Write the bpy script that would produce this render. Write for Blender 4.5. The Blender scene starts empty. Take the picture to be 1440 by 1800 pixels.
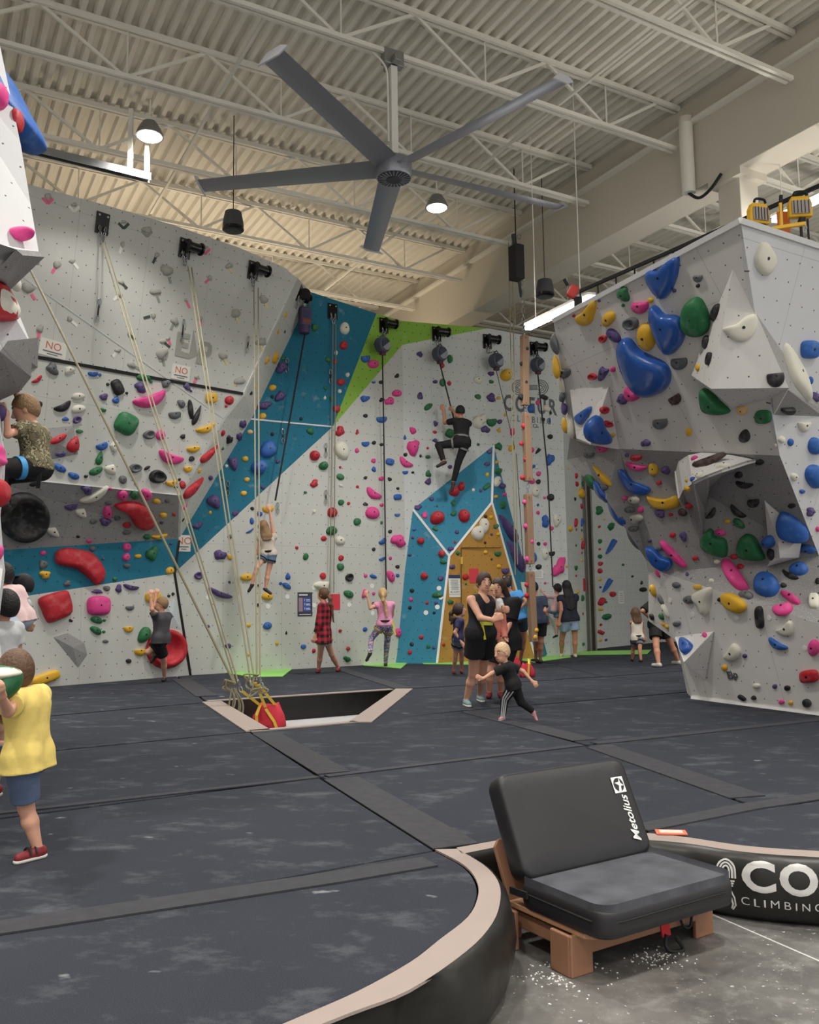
import bpy, bmesh, math, random
import numpy as np
from mathutils import Vector, Matrix, noise as mnoise
random.seed(7)
SC = bpy.context.scene
COL = SC.collection
# ------------------------------------------------------------------ camera
F = 1530.0; CZ = 1.25; ROLL = math.radians(0.8)
PITCH = math.atan(162.0 / F)
cam_d = bpy.data.cameras.new('camera'); cam = bpy.data.objects.new('camera', cam_d); COL.objects.link(cam)
cam_d.sensor_fit = 'HORIZONTAL'; cam_d.sensor_width = 36.0; cam_d.lens = 36.0 * F / 1440.0
cam_d.clip_start = 0.05; cam_d.clip_end = 300
cam.location = (0, 0, CZ)
cam.matrix_world = Matrix.Translation((0, 0, CZ)) @ Matrix.Rotation(math.pi / 2 + PITCH, 4, 'X') @ Matrix.Rotation(-ROLL, 4, 'Z')
SC.camera = cam
# ------------------------------------------------------------------ world and exposure
W = bpy.data.worlds.new('world'); SC.world = W; W.use_nodes = True
W.node_tree.nodes['Background'].inputs[0].default_value = (1.0, 0.985, 0.96, 1)
W.node_tree.nodes['Background'].inputs[1].default_value = 0.7
SC.view_settings.view_transform = 'Standard'; SC.view_settings.look = 'None'
SC.view_settings.gamma = 1.0; SC.view_settings.use_curve_mapping = False
SC.view_settings.exposure = 0.38
LAMP_W = 120.0
# ------------------------------------------------------------------ calibration helpers
_c, _s = math.cos(PITCH), math.sin(PITCH); _cr, _sr = math.cos(ROLL), math.sin(ROLL)
CAM = Vector((0, 0, CZ))
def ray(px, py):
    u = (px - 720) / F; v = (900 - py) / F
    u, v = u * _cr + v * _sr, -u * _sr + v * _cr
    return Vector((u, _c - v * _s, _s + v * _c))
def onz(px, py, z=0.0):
    d = ray(px, py); return CAM + d * ((z - CZ) / d.z)
def ony(px, py, y):
    d = ray(px, py); return CAM + d * (y / d.y)
def onpl(px, py, p0, n):
    d = ray(px, py); return CAM + d * ((p0 - CAM).dot(n) / d.dot(n))
# ------------------------------------------------------------------ materials
MATS = {}
def srgb(r, g, b):
    f = lambda x: (x / 255 / 12.92) if x / 255 <= 0.04045 else ((x / 255 + 0.055) / 1.055) ** 2.4
    return (f(r), f(g), f(b), 1)
def mat(name, col, rough=0.6, metal=0.0, spec=0.5, noise=0.0, nscale=20.0, bump=0.0, bscale=60.0, emit=None, estr=0.0, coat=0.0):
    if name in MATS: return MATS[name]
    m = bpy.data.materials.new(name); m.use_nodes = True; MATS[name] = m
    nt = m.node_tree; b = nt.nodes['Principled BSDF']
    b.inputs['Base Color'].default_value = srgb(*col)
    b.inputs['Roughness'].default_value = rough; b.inputs['Metallic'].default_value = metal
    b.inputs['Specular IOR Level'].default_value = spec; b.inputs['Coat Weight'].default_value = coat
    if emit: b.inputs['Emission Color'].default_value = srgb(*emit); b.inputs['Emission Strength'].default_value = estr
    if noise or bump:
        tc = nt.nodes.new('ShaderNodeTexCoord')
    if noise:
        n = nt.nodes.new('ShaderNodeTexNoise'); n.inputs['Scale'].default_value = nscale; n.inputs['Detail'].default_value = 5
        nt.links.new(tc.outputs['Object'], n.inputs['Vector'])
        mx = nt.nodes.new('ShaderNodeMix'); mx.data_type = 'RGBA'
        a = srgb(*col); mx.inputs[6].default_value = tuple(x * (1 - noise) for x in a[:3]) + (1,)
        mx.inputs[7].default_value = tuple(min(1, x * (1 + noise) + noise * .02) for x in a[:3]) + (1,)
        nt.links.new(n.outputs['Fac'], mx.inputs[0]); nt.links.new(mx.outputs[2], b.inputs['Base Color'])
    if bump:
        n2 = nt.nodes.new('ShaderNodeTexNoise'); n2.inputs['Scale'].default_value = bscale; n2.inputs['Detail'].default_value = 4
        nt.links.new(tc.outputs['Object'], n2.inputs['Vector'])
        bp = nt.nodes.new('ShaderNodeBump'); bp.inputs['Strength'].default_value = bump; bp.inputs['Distance'].default_value = 0.02
        nt.links.new(n2.outputs['Fac'], bp.inputs['Height']); nt.links.new(bp.outputs['Normal'], b.inputs['Normal'])
    return m
def N(nt, typ, **kw):
    n = nt.nodes.new(typ)
    for k, v in kw.items(): setattr(n, k, v)
    return n
def mth(nt, op, a, b=None, c=None):
    n = nt.nodes.new('ShaderNodeMath'); n.operation = op
    for i, x in enumerate((a, b, c)):
        if x is None: continue
        if isinstance(x, (int, float)): n.inputs[i].default_value = x
        else: nt.links.new(x, n.inputs[i])
    return n.outputs[0]
def mixc(nt, fac, a, b):
    n = nt.nodes.new('ShaderNodeMix'); n.data_type = 'RGBA'
    if isinstance(fac, (int, float)): n.inputs[0].default_value = fac
    else: nt.links.new(fac, n.inputs[0])
    for i, x in ((6, a), (7, b)):
        if isinstance(x, tuple): n.inputs[i].default_value = x
        else: nt.links.new(x, n.inputs[i])
    return n.outputs[2]
def panel_mat(name, col, rough=0.75, dots=0.014, dotcol=(40, 42, 44), grain=0.05, pitch=0.2, speck=0.0):
    """painted climbing panel: T-nut holes on a staggered grid in metre UVs, faint sheet joints, grain, chalk"""
    if name in MATS: return MATS[name]
    m = bpy.data.materials.new(name); m.use_nodes = True; MATS[name] = m
    nt = m.node_tree; b = nt.nodes['Principled BSDF']; L = nt.links
    b.inputs['Roughness'].default_value = rough; b.inputs['Specular IOR Level'].default_value = 0.3
    uv = N(nt, 'ShaderNodeUVMap', uv_map='panel'); sp = N(nt, 'ShaderNodeSeparateXYZ'); L.new(uv.outputs[0], sp.inputs[0])
    U, V = sp.outputs[0], sp.outputs[1]
    row = mth(nt, 'FLOOR', mth(nt, 'DIVIDE', V, pitch))
    off = mth(nt, 'MULTIPLY', mth(nt, 'FLOORED_MODULO', row, 2.0), 0.5)
    fu = mth(nt, 'SUBTRACT', mth(nt, 'FRACT', mth(nt, 'ADD', mth(nt, 'DIVIDE', U, pitch), off)), 0.5)
    fv = mth(nt, 'SUBTRACT', mth(nt, 'FRACT', mth(nt, 'DIVIDE', V, pitch)), 0.5)
    d = mth(nt, 'SQRT', mth(nt, 'ADD', mth(nt, 'MULTIPLY', fu, fu), mth(nt, 'MULTIPLY', fv, fv)))
    dot = mth(nt, 'LESS_THAN', d, dots / pitch)
    s1 = mth(nt, 'LESS_THAN', mth(nt, 'FRACT', mth(nt, 'DIVIDE', U, 1.22)), 0.005)
    s2 = mth(nt, 'LESS_THAN', mth(nt, 'FRACT', mth(nt, 'DIVIDE', V, 2.44)), 0.0025)
    seam = mth(nt, 'MULTIPLY', mth(nt, 'MAXIMUM', s1, s2), 0.35)
    n = N(nt, 'ShaderNodeTexNoise'); n.inputs['Scale'].default_value = 1.6; n.inputs['Detail'].default_value = 8; n.inputs['Roughness'].default_value = 0.65
    L.new(uv.outputs[0], n.inputs['Vector'])
    n2 = N(nt, 'ShaderNodeTexNoise'); n2.inputs['Scale'].default_value = 90; n2.inputs['Detail'].default_value = 3
    L.new(uv.outputs[0], n2.inputs['Vector'])
    a = srgb(*col)
    lo = tuple(x * (1 - grain) for x in a[:3]) + (1,); hi = tuple(min(1, x * (1 + grain)) for x in a[:3]) + (1,)
    c0 = mixc(nt, n.outputs['Fac'], lo, hi)
    if speck:
        k = mth(nt, 'GREATER_THAN', n2.outputs['Fac'], 0.60)
        c0 = mixc(nt, mth(nt, 'MULTIPLY', k, speck), c0, srgb(*[min(255, int(x * 1.5) + 10) for x in col]))
    n3 = N(nt, 'ShaderNodeTexNoise'); n3.inputs['Scale'].default_value = 3.5; n3.inputs['Detail'].default_value = 6; L.new(uv.outputs[0], n3.inputs['Vector'])
    ck = N(nt, 'ShaderNodeMapRange'); ck.inputs[1].default_value = 0.62; ck.inputs[2].default_value = 0.85; ck.inputs[4].default_value = 0.35
    L.new(n3.outputs['Fac'], ck.inputs[0])
    c0 = mixc(nt, ck.outputs[0], c0, srgb(225, 225, 222))
    c1 = mixc(nt, seam, c0, srgb(90, 92, 92))
    c2 = mixc(nt, mth(nt, 'MULTIPLY', dot, 0.85), c1, srgb(*dotcol))
    L.new(c2, b.inputs['Base Color'])
    bp = N(nt, 'ShaderNodeBump'); bp.inputs['Strength'].default_value = 0.15; bp.inputs['Distance'].default_value = 0.01
    L.new(n2.outputs['Fac'], bp.inputs['Height']); L.new(bp.outputs['Normal'], b.inputs['Normal'])
    return m
# ------------------------------------------------------------------ object helpers
def link(name, me, m=None, parent=None):
    o = bpy.data.objects.new(name, me); COL.objects.link(o)
    if m is not None and me is not None and len(me.materials) == 0: me.materials.append(m)
    if parent is not None: o.parent = parent
    return o
def tag(o, label=None, cat=None, group=None, kind=None):
    if label: o['label'] = label
    if cat: o['category'] = cat
    if group: o['group'] = group
    if kind: o['kind'] = kind
    return o
def empty(name, loc=(0, 0, 0), parent=None):
    o = bpy.data.objects.new(name, None); COL.objects.link(o); o.empty_display_size = 0.1; o.location = loc
    if parent is not None: o.parent = parent
    return o
def child(o, root):
    """parent a world-space mesh to a root standing anywhere"""
    o.parent = root; o.matrix_parent_inverse = Matrix.Translation(root.location).inverted(); return o
def bm_mesh(bm, name, smooth=False):
    me = bpy.data.meshes.new(name); bm.normal_update(); bm.to_mesh(me); bm.free()
    if smooth: me.polygons.foreach_set('use_smooth', [True] * len(me.polygons))
    return me
def pyd(name, vs, fs, m=None, parent=None, smooth=False):
    me = bpy.data.meshes.new(name); me.from_pydata([tuple(v) for v in vs], [], fs); me.update()
    if smooth: me.polygons.foreach_set('use_smooth', [True] * len(me.polygons))
    o = link(name, me, m)
    if parent is not None: child(o, parent)
    return o
class MB:
    """collects shapes in world space; build() links ONE mesh object"""
    def __init__(s): s.v = []; s.f = []
    def add(s, vs, fs):
        k = len(s.v); s.v += [tuple(v) for v in vs]; s.f += [tuple(i + k for i in f) for f in fs]; return s
    def box(s, c, sx, sy, sz, M=None):
        c = Vector(c); vs = []
        for z in (-.5, .5):
            for x, y in ((-.5, -.5), (.5, -.5), (.5, .5), (-.5, .5)):
                p = Vector((x * sx, y * sy, z * sz)); vs.append(c + (M @ p if M else p))
        return s.add(vs, [(3, 2, 1, 0), (4, 5, 6, 7), (0, 1, 5, 4), (1, 2, 6, 5), (2, 3, 7, 6), (3, 0, 4, 7)])
    def bar(s, a, b, w, h=None, up=(0, 0, 1)):
        a, b = Vector(a), Vector(b); h = h or w; d = (b - a); L = d.length; d.normalize()
        u = Vector(up); x = d.cross(u)
        if x.length < 1e-4: x = d.cross(Vector((1, 0, 0)))
        x.normalize(); y = x.cross(d); M = Matrix((x, d, y)).transposed()
        return s.box((a + b) / 2, w, L, h, M)
    def tube(s, pts, r, n=8, cap=True, closed=False):
        pts = [Vector(p) for p in pts]; rs = r if isinstance(r, (list, tuple)) else [r] * len(pts)
        vs = []; fs = []; ref = None; m = len(pts)
        for i, p in enumerate(pts):
            if closed: d = pts[(i + 1) % m] - pts[i - 1]
            else: d = pts[min(i + 1, m - 1)] - pts[max(i - 1, 0)]
            if d.length < 1e-9: d = Vector((0, 0, 1))
            d.normalize()
            if ref is None:
                ref = d.cross(Vector((0, 0, 1)))
                if ref.length < 1e-3: ref = d.cross(Vector((1, 0, 0)))
            x = ref - d * ref.dot(d); x.normalize(); ref = x; y = d.cross(x)
            for k in range(n):
                a = 2 * math.pi * k / n; vs.append(p + (x * math.cos(a) + y * math.sin(a)) * rs[i])
        for i in range(m if closed else m - 1):
            j = (i + 1) % m
            for k in range(n):
                k2 = (k + 1) % n; fs.append((i * n + k, i * n + k2, j * n + k2, j * n + k))
        if cap and not closed: fs.append(tuple(range(n - 1, -1, -1))); fs.append(tuple((m - 1) * n + k for k in range(n)))
        return s.add(vs, fs)
    def lathe(s, c, axis, prof, n=24):
        """prof: list of (radius, offset along axis)"""
        c = Vector(c); d = Vector(axis).normalized(); x = d.cross(Vector((0, 0, 1)))
        if x.length < 1e-3: x = Vector((1, 0, 0))
        x.normalize(); y = d.cross(x); vs = []; fs = []
        for r, h in prof:
            for k in range(n):
                a = 2 * math.pi * k / n; vs.append(c + d * h + (x * math.cos(a) + y * math.sin(a)) * max(r, 1e-4))
        for i in range(len(prof) - 1):
            for k in range(n):
                k2 = (k + 1) % n; fs.append((i * n + k, (i + 1) * n + k, (i + 1) * n + k2, i * n + k2))
        fs.append(tuple(range(n))); fs.append(tuple((len(prof) - 1) * n + k for k in range(n - 1, -1, -1)))
        return s.add(vs, fs)
    def prism(s, pts, off):
        """polygon (list of 3D points) extruded by vector off"""
        off = Vector(off); n = len(pts); vs = [Vector(p) for p in pts] + [Vector(p) + off for p in pts]
        fs = [tuple(range(n)), tuple(range(2 * n - 1, n - 1, -1))]
        for i in range(n): j = (i + 1) % n; fs.append((i, i + n, j + n, j))
        return s.add(vs, fs)
    def build(s, name, m, parent=None, smooth=False, bevel=0.0, seg=2):
        me = bpy.data.meshes.new(name); me.from_pydata(s.v, [], s.f); me.update()
        bm = bmesh.new(); bm.from_mesh(me); bmesh.ops.recalc_face_normals(bm, faces=bm.faces); 
        if bevel: bmesh.ops.bevel(bm, geom=[e for e in bm.edges if e.is_manifold and e.calc_face_angle(0) > .3], offset=bevel, segments=seg, profile=.5, affect='EDGES', clamp_overlap=True)
        bm.to_mesh(me); bm.free()
        if smooth:
            me.polygons.foreach_set('use_smooth', [True] * len(me.polygons))
            try: me.set_sharp_from_angle(angle=math.radians(smooth if smooth is not True else 40))
            except Exception: pass
        o = link(name, me, m)
        if parent is not None: child(o, parent)
        return o
def text_mesh(name, txt, size, M, m, parent=None, ext=0.002, shear=0.0, align='LEFT', bold=0.0, spacing=1.0, sx=1.0, fit=None):
    cu = bpy.data.curves.new(name, 'FONT'); cu.body = txt; cu.size = size; cu.extrude = ext; cu.shear = shear
    cu.align_x = align; cu.offset = bold; cu.space_character = spacing; cu.resolution_u = 3
    o = bpy.data.objects.new(name, cu); COL.objects.link(o)
    dg = bpy.context.evaluated_depsgraph_get(); me = bpy.data.meshes.new_from_object(o.evaluated_get(dg))
    bpy.data.objects.remove(o); bpy.data.curves.remove(cu); me.name = name
    if fit:
        xs = [v.co.x for v in me.vertices]; ys = [v.co.y for v in me.vertices]; w_, h_ = max(xs) - min(xs), max(ys) - min(ys)
        me.transform(Matrix.Diagonal((fit[0] / w_, fit[1] / h_, 1, 1)) @ Matrix.Translation((-min(xs), -min(ys), 0)))
    me.transform(M @ Matrix.Diagonal((sx, 1, 1, 1))); me.materials.clear()
    o = link(name, me, m)
    if parent is not None: child(o, parent)
    return o
def frame(p, n, up=(0, 0, 1)):
    """4x4: local z = n, local y = up projected"""
    n = Vector(n).normalized(); u = Vector(up); y = (u - n * u.dot(n)).normalized(); x = y.cross(n)
    M = Matrix((x, y, n)).transposed().to_4x4(); M.translation = Vector(p); return M
def curve_pts(pts, k=6, closed=False):
    """Catmull-Rom through the points"""
    P = [Vector(p) for p in pts]; n = len(P); out = []
    for i in range(n if closed else n - 1):
        a, b, c, d = (P[(i - 1) % n] if closed or i > 0 else P[0]), P[i], P[(i + 1) % n], (P[(i + 2) % n] if closed or i + 2 < n else P[-1])
        for j in range(k):
            t = j / k; out.append(0.5 * ((2 * b) + (c - a) * t + (2 * a - 5 * b + 4 * c - d) * t * t + (3 * b - a - 3 * c + d) * t ** 3))
    if not closed: out.append(P[-1])
    return out
# unseen roof floods added for brightness: x, y, z, watts, warm
FLOODS = [(-5.5, 16.4, 6.4, 34, 1), (-3.2, 18.6, 6.4, 34, 1), (-0.8, 20.6, 6.2, 26, 1), (-11.0, 4.0, 4.6, 90, 0), (-4.0, -4.0, 4.4, 100, 0), (4.5, -4.0, 4.4, 110, 0), (9.5, 6.0, 4.7, 125, 0), (7.6, 13.0, 4.4, 90, 0)]
# ================================================================== STRUCTURE
from mathutils.geometry import tessellate_polygon
FAC = []          # (a, b, c, n, zone) triangles that carry holds
def hit(px, py, zones=None):
    d = ray(px, py); best = None
    for a, b, c, n, z in FAC:
        if zones and z not in zones: continue
        dn = d.dot(n)
        if abs(dn) < 1e-6: continue
        t = (a - CAM).dot(n) / dn
        if t <= 0 or (best and t >= best[0]): continue
        p = CAM + d * t; ok = True
        for u, v in ((a, b), (b, c), (c, a)):
            if (v - u).cross(p - u).dot(n) < -1e-5: ok = False; break
        if ok: best = (t, p, n, z)
    return best
def plane_n(a, b, c):
    n = (b - a).cross(c - a).normalized()
    return n if n.dot(CAM - a) > 0 else -n
def facet(name, pts, m, parent, zone, thick=0.05, back=None):
    tris = tessellate_polygon([pts]); k = len(pts); vs = []; fs = []
    nav = Vector()
    T = []
    for i, j, l in tris:
        n = (pts[j] - pts[i]).cross(pts[l] - pts[i])
        if n.dot(CAM - pts[i]) < 0: j, l = l, j; n = -n
        nav += n; n = n.normalized(); T.append((i, j, l))
        FAC.append((pts[i], pts[j], pts[l], n, zone))
    nav.normalize(); bk = (back if back is not None else -nav * thick)
    me = bpy.data.meshes.new(name)
    vs = [tuple(p) for p in pts] + [tuple(p + bk) for p in pts]
    fs = T + [(i + k, l + k, j + k) for i, j, l in T]
    for i in range(k): j = (i + 1) % k; fs.append((i, i + k, j + k, j))
    me.from_pydata(vs, [], fs); me.update()
    bm = bmesh.new(); bm.from_mesh(me); bmesh.ops.recalc_face_normals(bm, faces=bm.faces); bm.to_mesh(me); bm.free()
    u = Vector((0, 0, 1)).cross(nav); u = u.normalized() if u.length > 1e-3 else Vector((1, 0, 0)); v = nav.cross(u)
    uv = me.uv_layers.new(name='panel')
    for lp in me.loops:
        co = me.vertices[lp.vertex_index].co; uv.data[lp.index].uv = (co.dot(u), co.dot(v))
    o = link(name, me, m); child(o, parent); return o
# ---------------------------------------------------------------- materials of the setting
M_white = panel_mat('wall_paint_light_grey', (199, 201, 196), dots=0.010)
M_whiteC = panel_mat('wall_paint_pale_grey', (208, 213, 211), dots=0.011)
M_teal = panel_mat('wall_paint_teal', (34, 112, 138), dotcol=(14, 40, 52), speck=0.10, dots=0.010)
M_tealC = panel_mat('wall_paint_teal_blue', (58, 134, 164), dotcol=(14, 40, 52), speck=0.12, dots=0.010)
M_green = panel_mat('wall_paint_green', (140, 186, 74), dotcol=(60, 80, 30))
M_dark = panel_mat('grey_plywood_and_shade', (150, 150, 150), speck=0.3, dots=0.010)  # volumes are grey plywood; the overhang's downward shade is put into this grey
M_tan = panel_mat('wall_paint_ochre', (182, 137, 66), dotcol=(60, 42, 20), dots=0.010)
M_rock = panel_mat('boulder_paint_grey', (220, 218, 216), dots=0.008, pitch=0.19, grain=0.07)
M_rockw = panel_mat('boulder_paint_white', (208, 209, 212), dots=0.008, pitch=0.19, grain=0.05)
M_rock_shade = panel_mat('boulder_paint_shaded', (152, 151, 151), dots=0.008, pitch=0.19, grain=0.08, speck=0.25)  # same boulder paint darkened: shade of the undersides put into the colour
M_edge = mat('white_joint_line', (235, 236, 236), 0.6)
M_black = mat('black_rubber', (18, 18, 20), 0.55)
M_steelw = mat('white_painted_steel', (226, 223, 212), 0.55)
M_deck = mat('white_painted_roof_deck', (222, 218, 206), 0.6, noise=0.04, nscale=3)
M_girder = mat('beige_painted_girder', (203, 196, 182), 0.6, noise=0.03, nscale=2)
# ---------------------------------------------------------------- concrete floor
def concrete():
    m = bpy.data.materials.new('stained_concrete'); m.use_nodes = True; nt = m.node_tree; b = nt.nodes['Principled BSDF']; L = nt.links
    tc = N(nt, 'ShaderNodeTexCoord'); b.inputs['Roughness'].default_value = 0.42
    def nz(s, d=8): 
        n = N(nt, 'ShaderNodeTexNoise'); n.inputs['Scale'].default_value = s; n.inputs['Detail'].default_value = d; n.inputs['Roughness'].default_value = 0.68; L.new(tc.outputs['Object'], n.inputs['Vector']); return n.outputs['Fac']
    def rg(x, a, bb):
        r = N(nt, 'ShaderNodeMapRange'); r.inputs[1].default_value = a; r.inputs[2].default_value = bb; L.new(x, r.inputs[0]); return r.outputs[0]
    c = mixc(nt, rg(nz(1.5), .35, .7), srgb(74, 73, 71), srgb(122, 120, 117))
    c = mixc(nt, rg(nz(9), .5, .75), c, srgb(136, 135, 132))
    c = mixc(nt, rg(nz(40, 3), .66, .70), c, srgb(196, 196, 196))
    L.new(c, b.inputs['Base Color']); return m
FZ = -0.32
pyd('floor', [(-30, -8, FZ), (30, -8, FZ), (30, 45, FZ), (-30, 45, FZ)], [(0, 1, 2, 3)], concrete())
tag(bpy.data.objects['floor'], 'dark stained concrete floor dusted with white chalk', kind='structure')
# saw cut joint in the slab
a, b_ = onz(1238, 1602, FZ), onz(1440, 1690, FZ)
MB().bar(a + Vector((0, 0, .001)), b_ + (b_ - a) * .4 + Vector((0, 0, .001)), 0.012, 0.004).build('floor_joint', mat('pale_chalk_line', (188, 187, 184), .9), bpy.data.objects['floor'])
# ---------------------------------------------------------------- mats
def carpet():
    m = bpy.data.materials.new('charcoal_mat_carpet'); m.use_nodes = True; nt = m.node_tree; b = nt.nodes['Principled BSDF']; L = nt.links
    tc = N(nt, 'ShaderNodeTexCoord'); b.inputs['Roughness'].default_value = 0.92; b.inputs['Specular IOR Level'].default_value = 0.2
    def nz(s, d=6, r=.6, st=None):
        n = N(nt, 'ShaderNodeTexNoise'); n.inputs['Scale'].default_value = s; n.inputs['Detail'].default_value = d; n.inputs['Roughness'].default_value = r
        if st:
            mp = N(nt, 'ShaderNodeMapping'); mp.inputs['Scale'].default_value = st; mp.inputs['Rotation'].default_value = (0, 0, math.radians(28)); L.new(tc.outputs['Object'], mp.inputs['Vector']); L.new(mp.outputs[0], n.inputs['Vector'])
        else: L.new(tc.outputs['Object'], n.inputs['Vector'])
        return n.outputs['Fac']
    def rg(x, a, bb, hi=1.0):
        r = N(nt, 'ShaderNodeMapRange'); r.inputs[1].default_value = a; r.inputs[2].default_value = bb; r.inputs[4].default_value = hi; L.new(x, r.inputs[0]); return r.outputs[0]
    c = mixc(nt, nz(1.1), srgb(31, 34, 41), srgb(50, 53, 62))
    c = mixc(nt, rg(nz(260, 2), .35, .75, .55), c, srgb(78, 82, 92))
    c = mixc(nt, rg(nz(2.6, 7, .7, (1, 1.5, 1)), .53, .78, .36), c, srgb(140, 144, 150))
    c = mixc(nt, rg(nz(4.5, 3, .55, (1, 1.3, 1)), .70, .80, .6), c, srgb(188, 191, 196))
    L.new(c, b.inputs['Base Color'])
    bp = N(nt, 'ShaderNodeBump'); bp.inputs['Strength'].default_value = 0.35; bp.inputs['Distance'].default_value = 0.006
    L.new(nz(240, 2), bp.inputs['Height']); L.new(bp.outputs['Normal'], b.inputs['Normal'])
    return m
M_carpet = carpet()
M_vinyl = mat('black_vinyl', (30, 29, 27), 0.38, noise=0.25, nscale=5, bump=0.12, bscale=8)
M_trim = mat('beige_vinyl_trim', (158, 144, 137), 0.6, noise=0.05, nscale=9)
M_strip = mat('charcoal_seam_webbing', (52, 53, 58), 0.9, noise=0.3, nscale=14)
def matt(px, label, curved=()):
    pts = [onz(x, y) for x, y in px]
    c = sum(pts, Vector()) / len(pts)
    q = []
    n = len(pts)
    ar = sum(pts[i].x * pts[(i + 1) % n].y - pts[(i + 1) % n].x * pts[i].y for i in range(n))
    for i in range(n):   # inset for a real gap
        p, a, b = pts[i], pts[i - 1], pts[(i + 1) % n]
        d1 = (p - a).normalized(); d2 = (b - p).normalized(); sgn = 1 if ar > 0 else -1
        n1 = Vector((-d1.y, d1.x, 0)) * sgn; n2 = Vector((-d2.y, d2.x, 0)) * sgn
        mm = n1 + n2; k = 0.008 / max(.35, mm.dot(n1)); q.append(p + mm * min(k, .02))
    root = empty('floor_mat', (c.x, c.y, FZ))
    o = MB().prism(q, (0, 0, FZ)).build('mat_body', M_carpet, None, bevel=0.006, seg=2); child(o, root)
    tag(root, label, 'mat', 'charcoal floor mats'); return root
FRONT_IN = [(765, 1495), (815, 1522), (838, 1550), (840, 1580), (822, 1615), (772, 1655), (720, 1695), (630, 1745), (540, 1785), (420, 1836)]
FRONT_OUT = [(803, 1494), (850, 1522), (875, 1550), (880, 1582), (866, 1625), (820, 1675), (720, 1743), (620, 1782), (520, 1822), (400, 1872)]
BAY_IN = [(803, 1492), (870, 1480), (935, 1470), (1000, 1464), (1070, 1463), (1133, 1466), (1204, 1473), (1289, 1486), (1358, 1493), (1440, 1498), (1600, 1508)]
BAY_OUT = [(812, 1503), (878, 1490), (938, 1480), (1002, 1475), (1070, 1474), (1133, 1478), (1204, 1484), (1289, 1497), (1358, 1504), (1440, 1509), (1600, 1519)]
def cpx(l, k=4): return [(v.x, v.y) for v in curve_pts([(x, y, 0) for x, y in l], k)]
m0 = matt([(-300, 1690), (765, 1500)][:1] + cpx(FRONT_IN) + [(-300, 1960)], 'rounded charcoal floor mat with beige edging beside the low seat')
matt([(-300, 1478), (562, 1367), (765, 1495), (-300, 1688)], 'wide charcoal floor mat under the boy in the yellow shirt')
matt([(565, 1366), (1030, 1311), (1330, 1420), (1136, 1461)] + cpx(BAY_IN[:6])[::-1], 'charcoal floor mat behind the low padded seat')
m3 = matt([(1137, 1462), (1330, 1421), (1400, 1413), (1640, 1375), (1640, 1512)] + cpx(BAY_IN[5:-1])[::-1], 'charcoal floor mat edged by the lettered vinyl banner')
matt([(1032, 1310), (1440, 1267), (1640, 1246), (1640, 1373), (1400, 1411), (1332, 1419)], 'charcoal floor mat in front of the grey boulder')
matt([(-300, 1358), (440, 1287), (561, 1366), (-300, 1476)], 'charcoal floor mat one row behind the boy in yellow')
matt([(441, 1287), (810, 1250), (1030, 1310), (563, 1366)], 'charcoal floor mat in front of the sunken pit')
matt([(811, 1250), (1220, 1216), (1440, 1195), (1640, 1178), (1640, 1245), (1031, 1309)], 'charcoal floor mat under the foot of the grey boulder')
matt([(-300, 1293), (362, 1235), (439, 1286), (-300, 1356)], 'charcoal floor mat left of the sunken pit')
matt([(701, 1212), (1060, 1190), (1640, 1148), (1640, 1177), (1220, 1215), (811, 1249), (622, 1270)], 'charcoal floor mat where the running toddler passes')
matt([(-300, 1218), (303, 1182), (361, 1234), (-300, 1291)], 'narrow charcoal floor mat along the foot of the grey wall')
matt([(304, 1182), (575, 1165), (699, 1211), (363, 1234)], 'narrow charcoal floor mat behind the sunken pit')
matt([(576, 1165), (880, 1145), (1060, 1189), (702, 1211)], 'narrow charcoal floor mat at the foot of the teal buttress')
matt([(881, 1145), (1250, 1113), (1640, 1100), (1640, 1147), (1061, 1189)], 'charcoal floor mat reaching to the steel column')
# edging trims
def ribbon(name, inn, out, m, parent, z=0.006):
    a = [onz(*p) for p in inn]; b = [onz(*p) for p in out]; n = min(len(a), len(b)); mb = MB()
    vs = []
    for i in range(n): vs += [a[i] + Vector((0, 0, -.004)), a[i] + Vector((0, 0, z)), b[i] + Vector((0, 0, z)), b[i] + Vector((0, 0, -.004))]
    fs = []
    for i in range(n - 1):
        for k in range(4): fs.append((i * 4 + k, i * 4 + (k + 1) % 4, i * 4 + 4 + (k + 1) % 4, i * 4 + 4 + k))
    fs += [(0, 1, 2, 3), (n * 4 - 1, n * 4 - 2, n * 4 - 3, n * 4 - 4)]
    mb.add(vs, fs); return mb.build(name, m, parent)
ribbon('beige_edging', cpx(FRONT_IN), cpx(FRONT_OUT), M_trim, m0)
ribbon('beige_edging', cpx(BAY_IN), cpx(BAY_OUT), M_trim, m3)
def side(name, out, m, parent, bulge=0.05):
    o = [onz(*p) for p in cpx(out)]; n = len(o); prof = [(0, .005), (.018, -.004), (.035, -.03), (.05, -.08), (.055, -.15), (.045, -.23), (.02, -.29), (-.02, FZ)]
    cen = sum(o, Vector()) / n; vs = []; fs = []; k = len(prof)
    for i, p in enumerate(o):
        t = (o[min(i + 1, n - 1)] - o[max(i - 1, 0)]).normalized(); nn = Vector((t.y, -t.x, 0))
        if nn.dot(side_dir(p)) < 0: nn = -nn
        w = 1 + .12 * math.sin(i * 1.7) + .08 * math.sin(i * .6)
        for d, z in prof: vs.append(p + nn * (d * w * bulge / .05) + Vector((0, 0, z)))
        
    for i in range(n - 1):
        for j in range(k - 1): fs.append((i * k + j, i * k + j + 1, i * k + k + j + 1, i * k + k + j))
    return pyd(name, vs, fs, m, parent, smooth=True), vs, k
BAYC = onz(1060, 1660, FZ)
def side_dir(p): return Vector((BAYC.x - p.x, BAYC.y - p.y, 0))
side('vinyl_side', FRONT_OUT, M_vinyl, m0)
_, BV, BK = side('vinyl_side', BAY_OUT, M_vinyl, m3)
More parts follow.
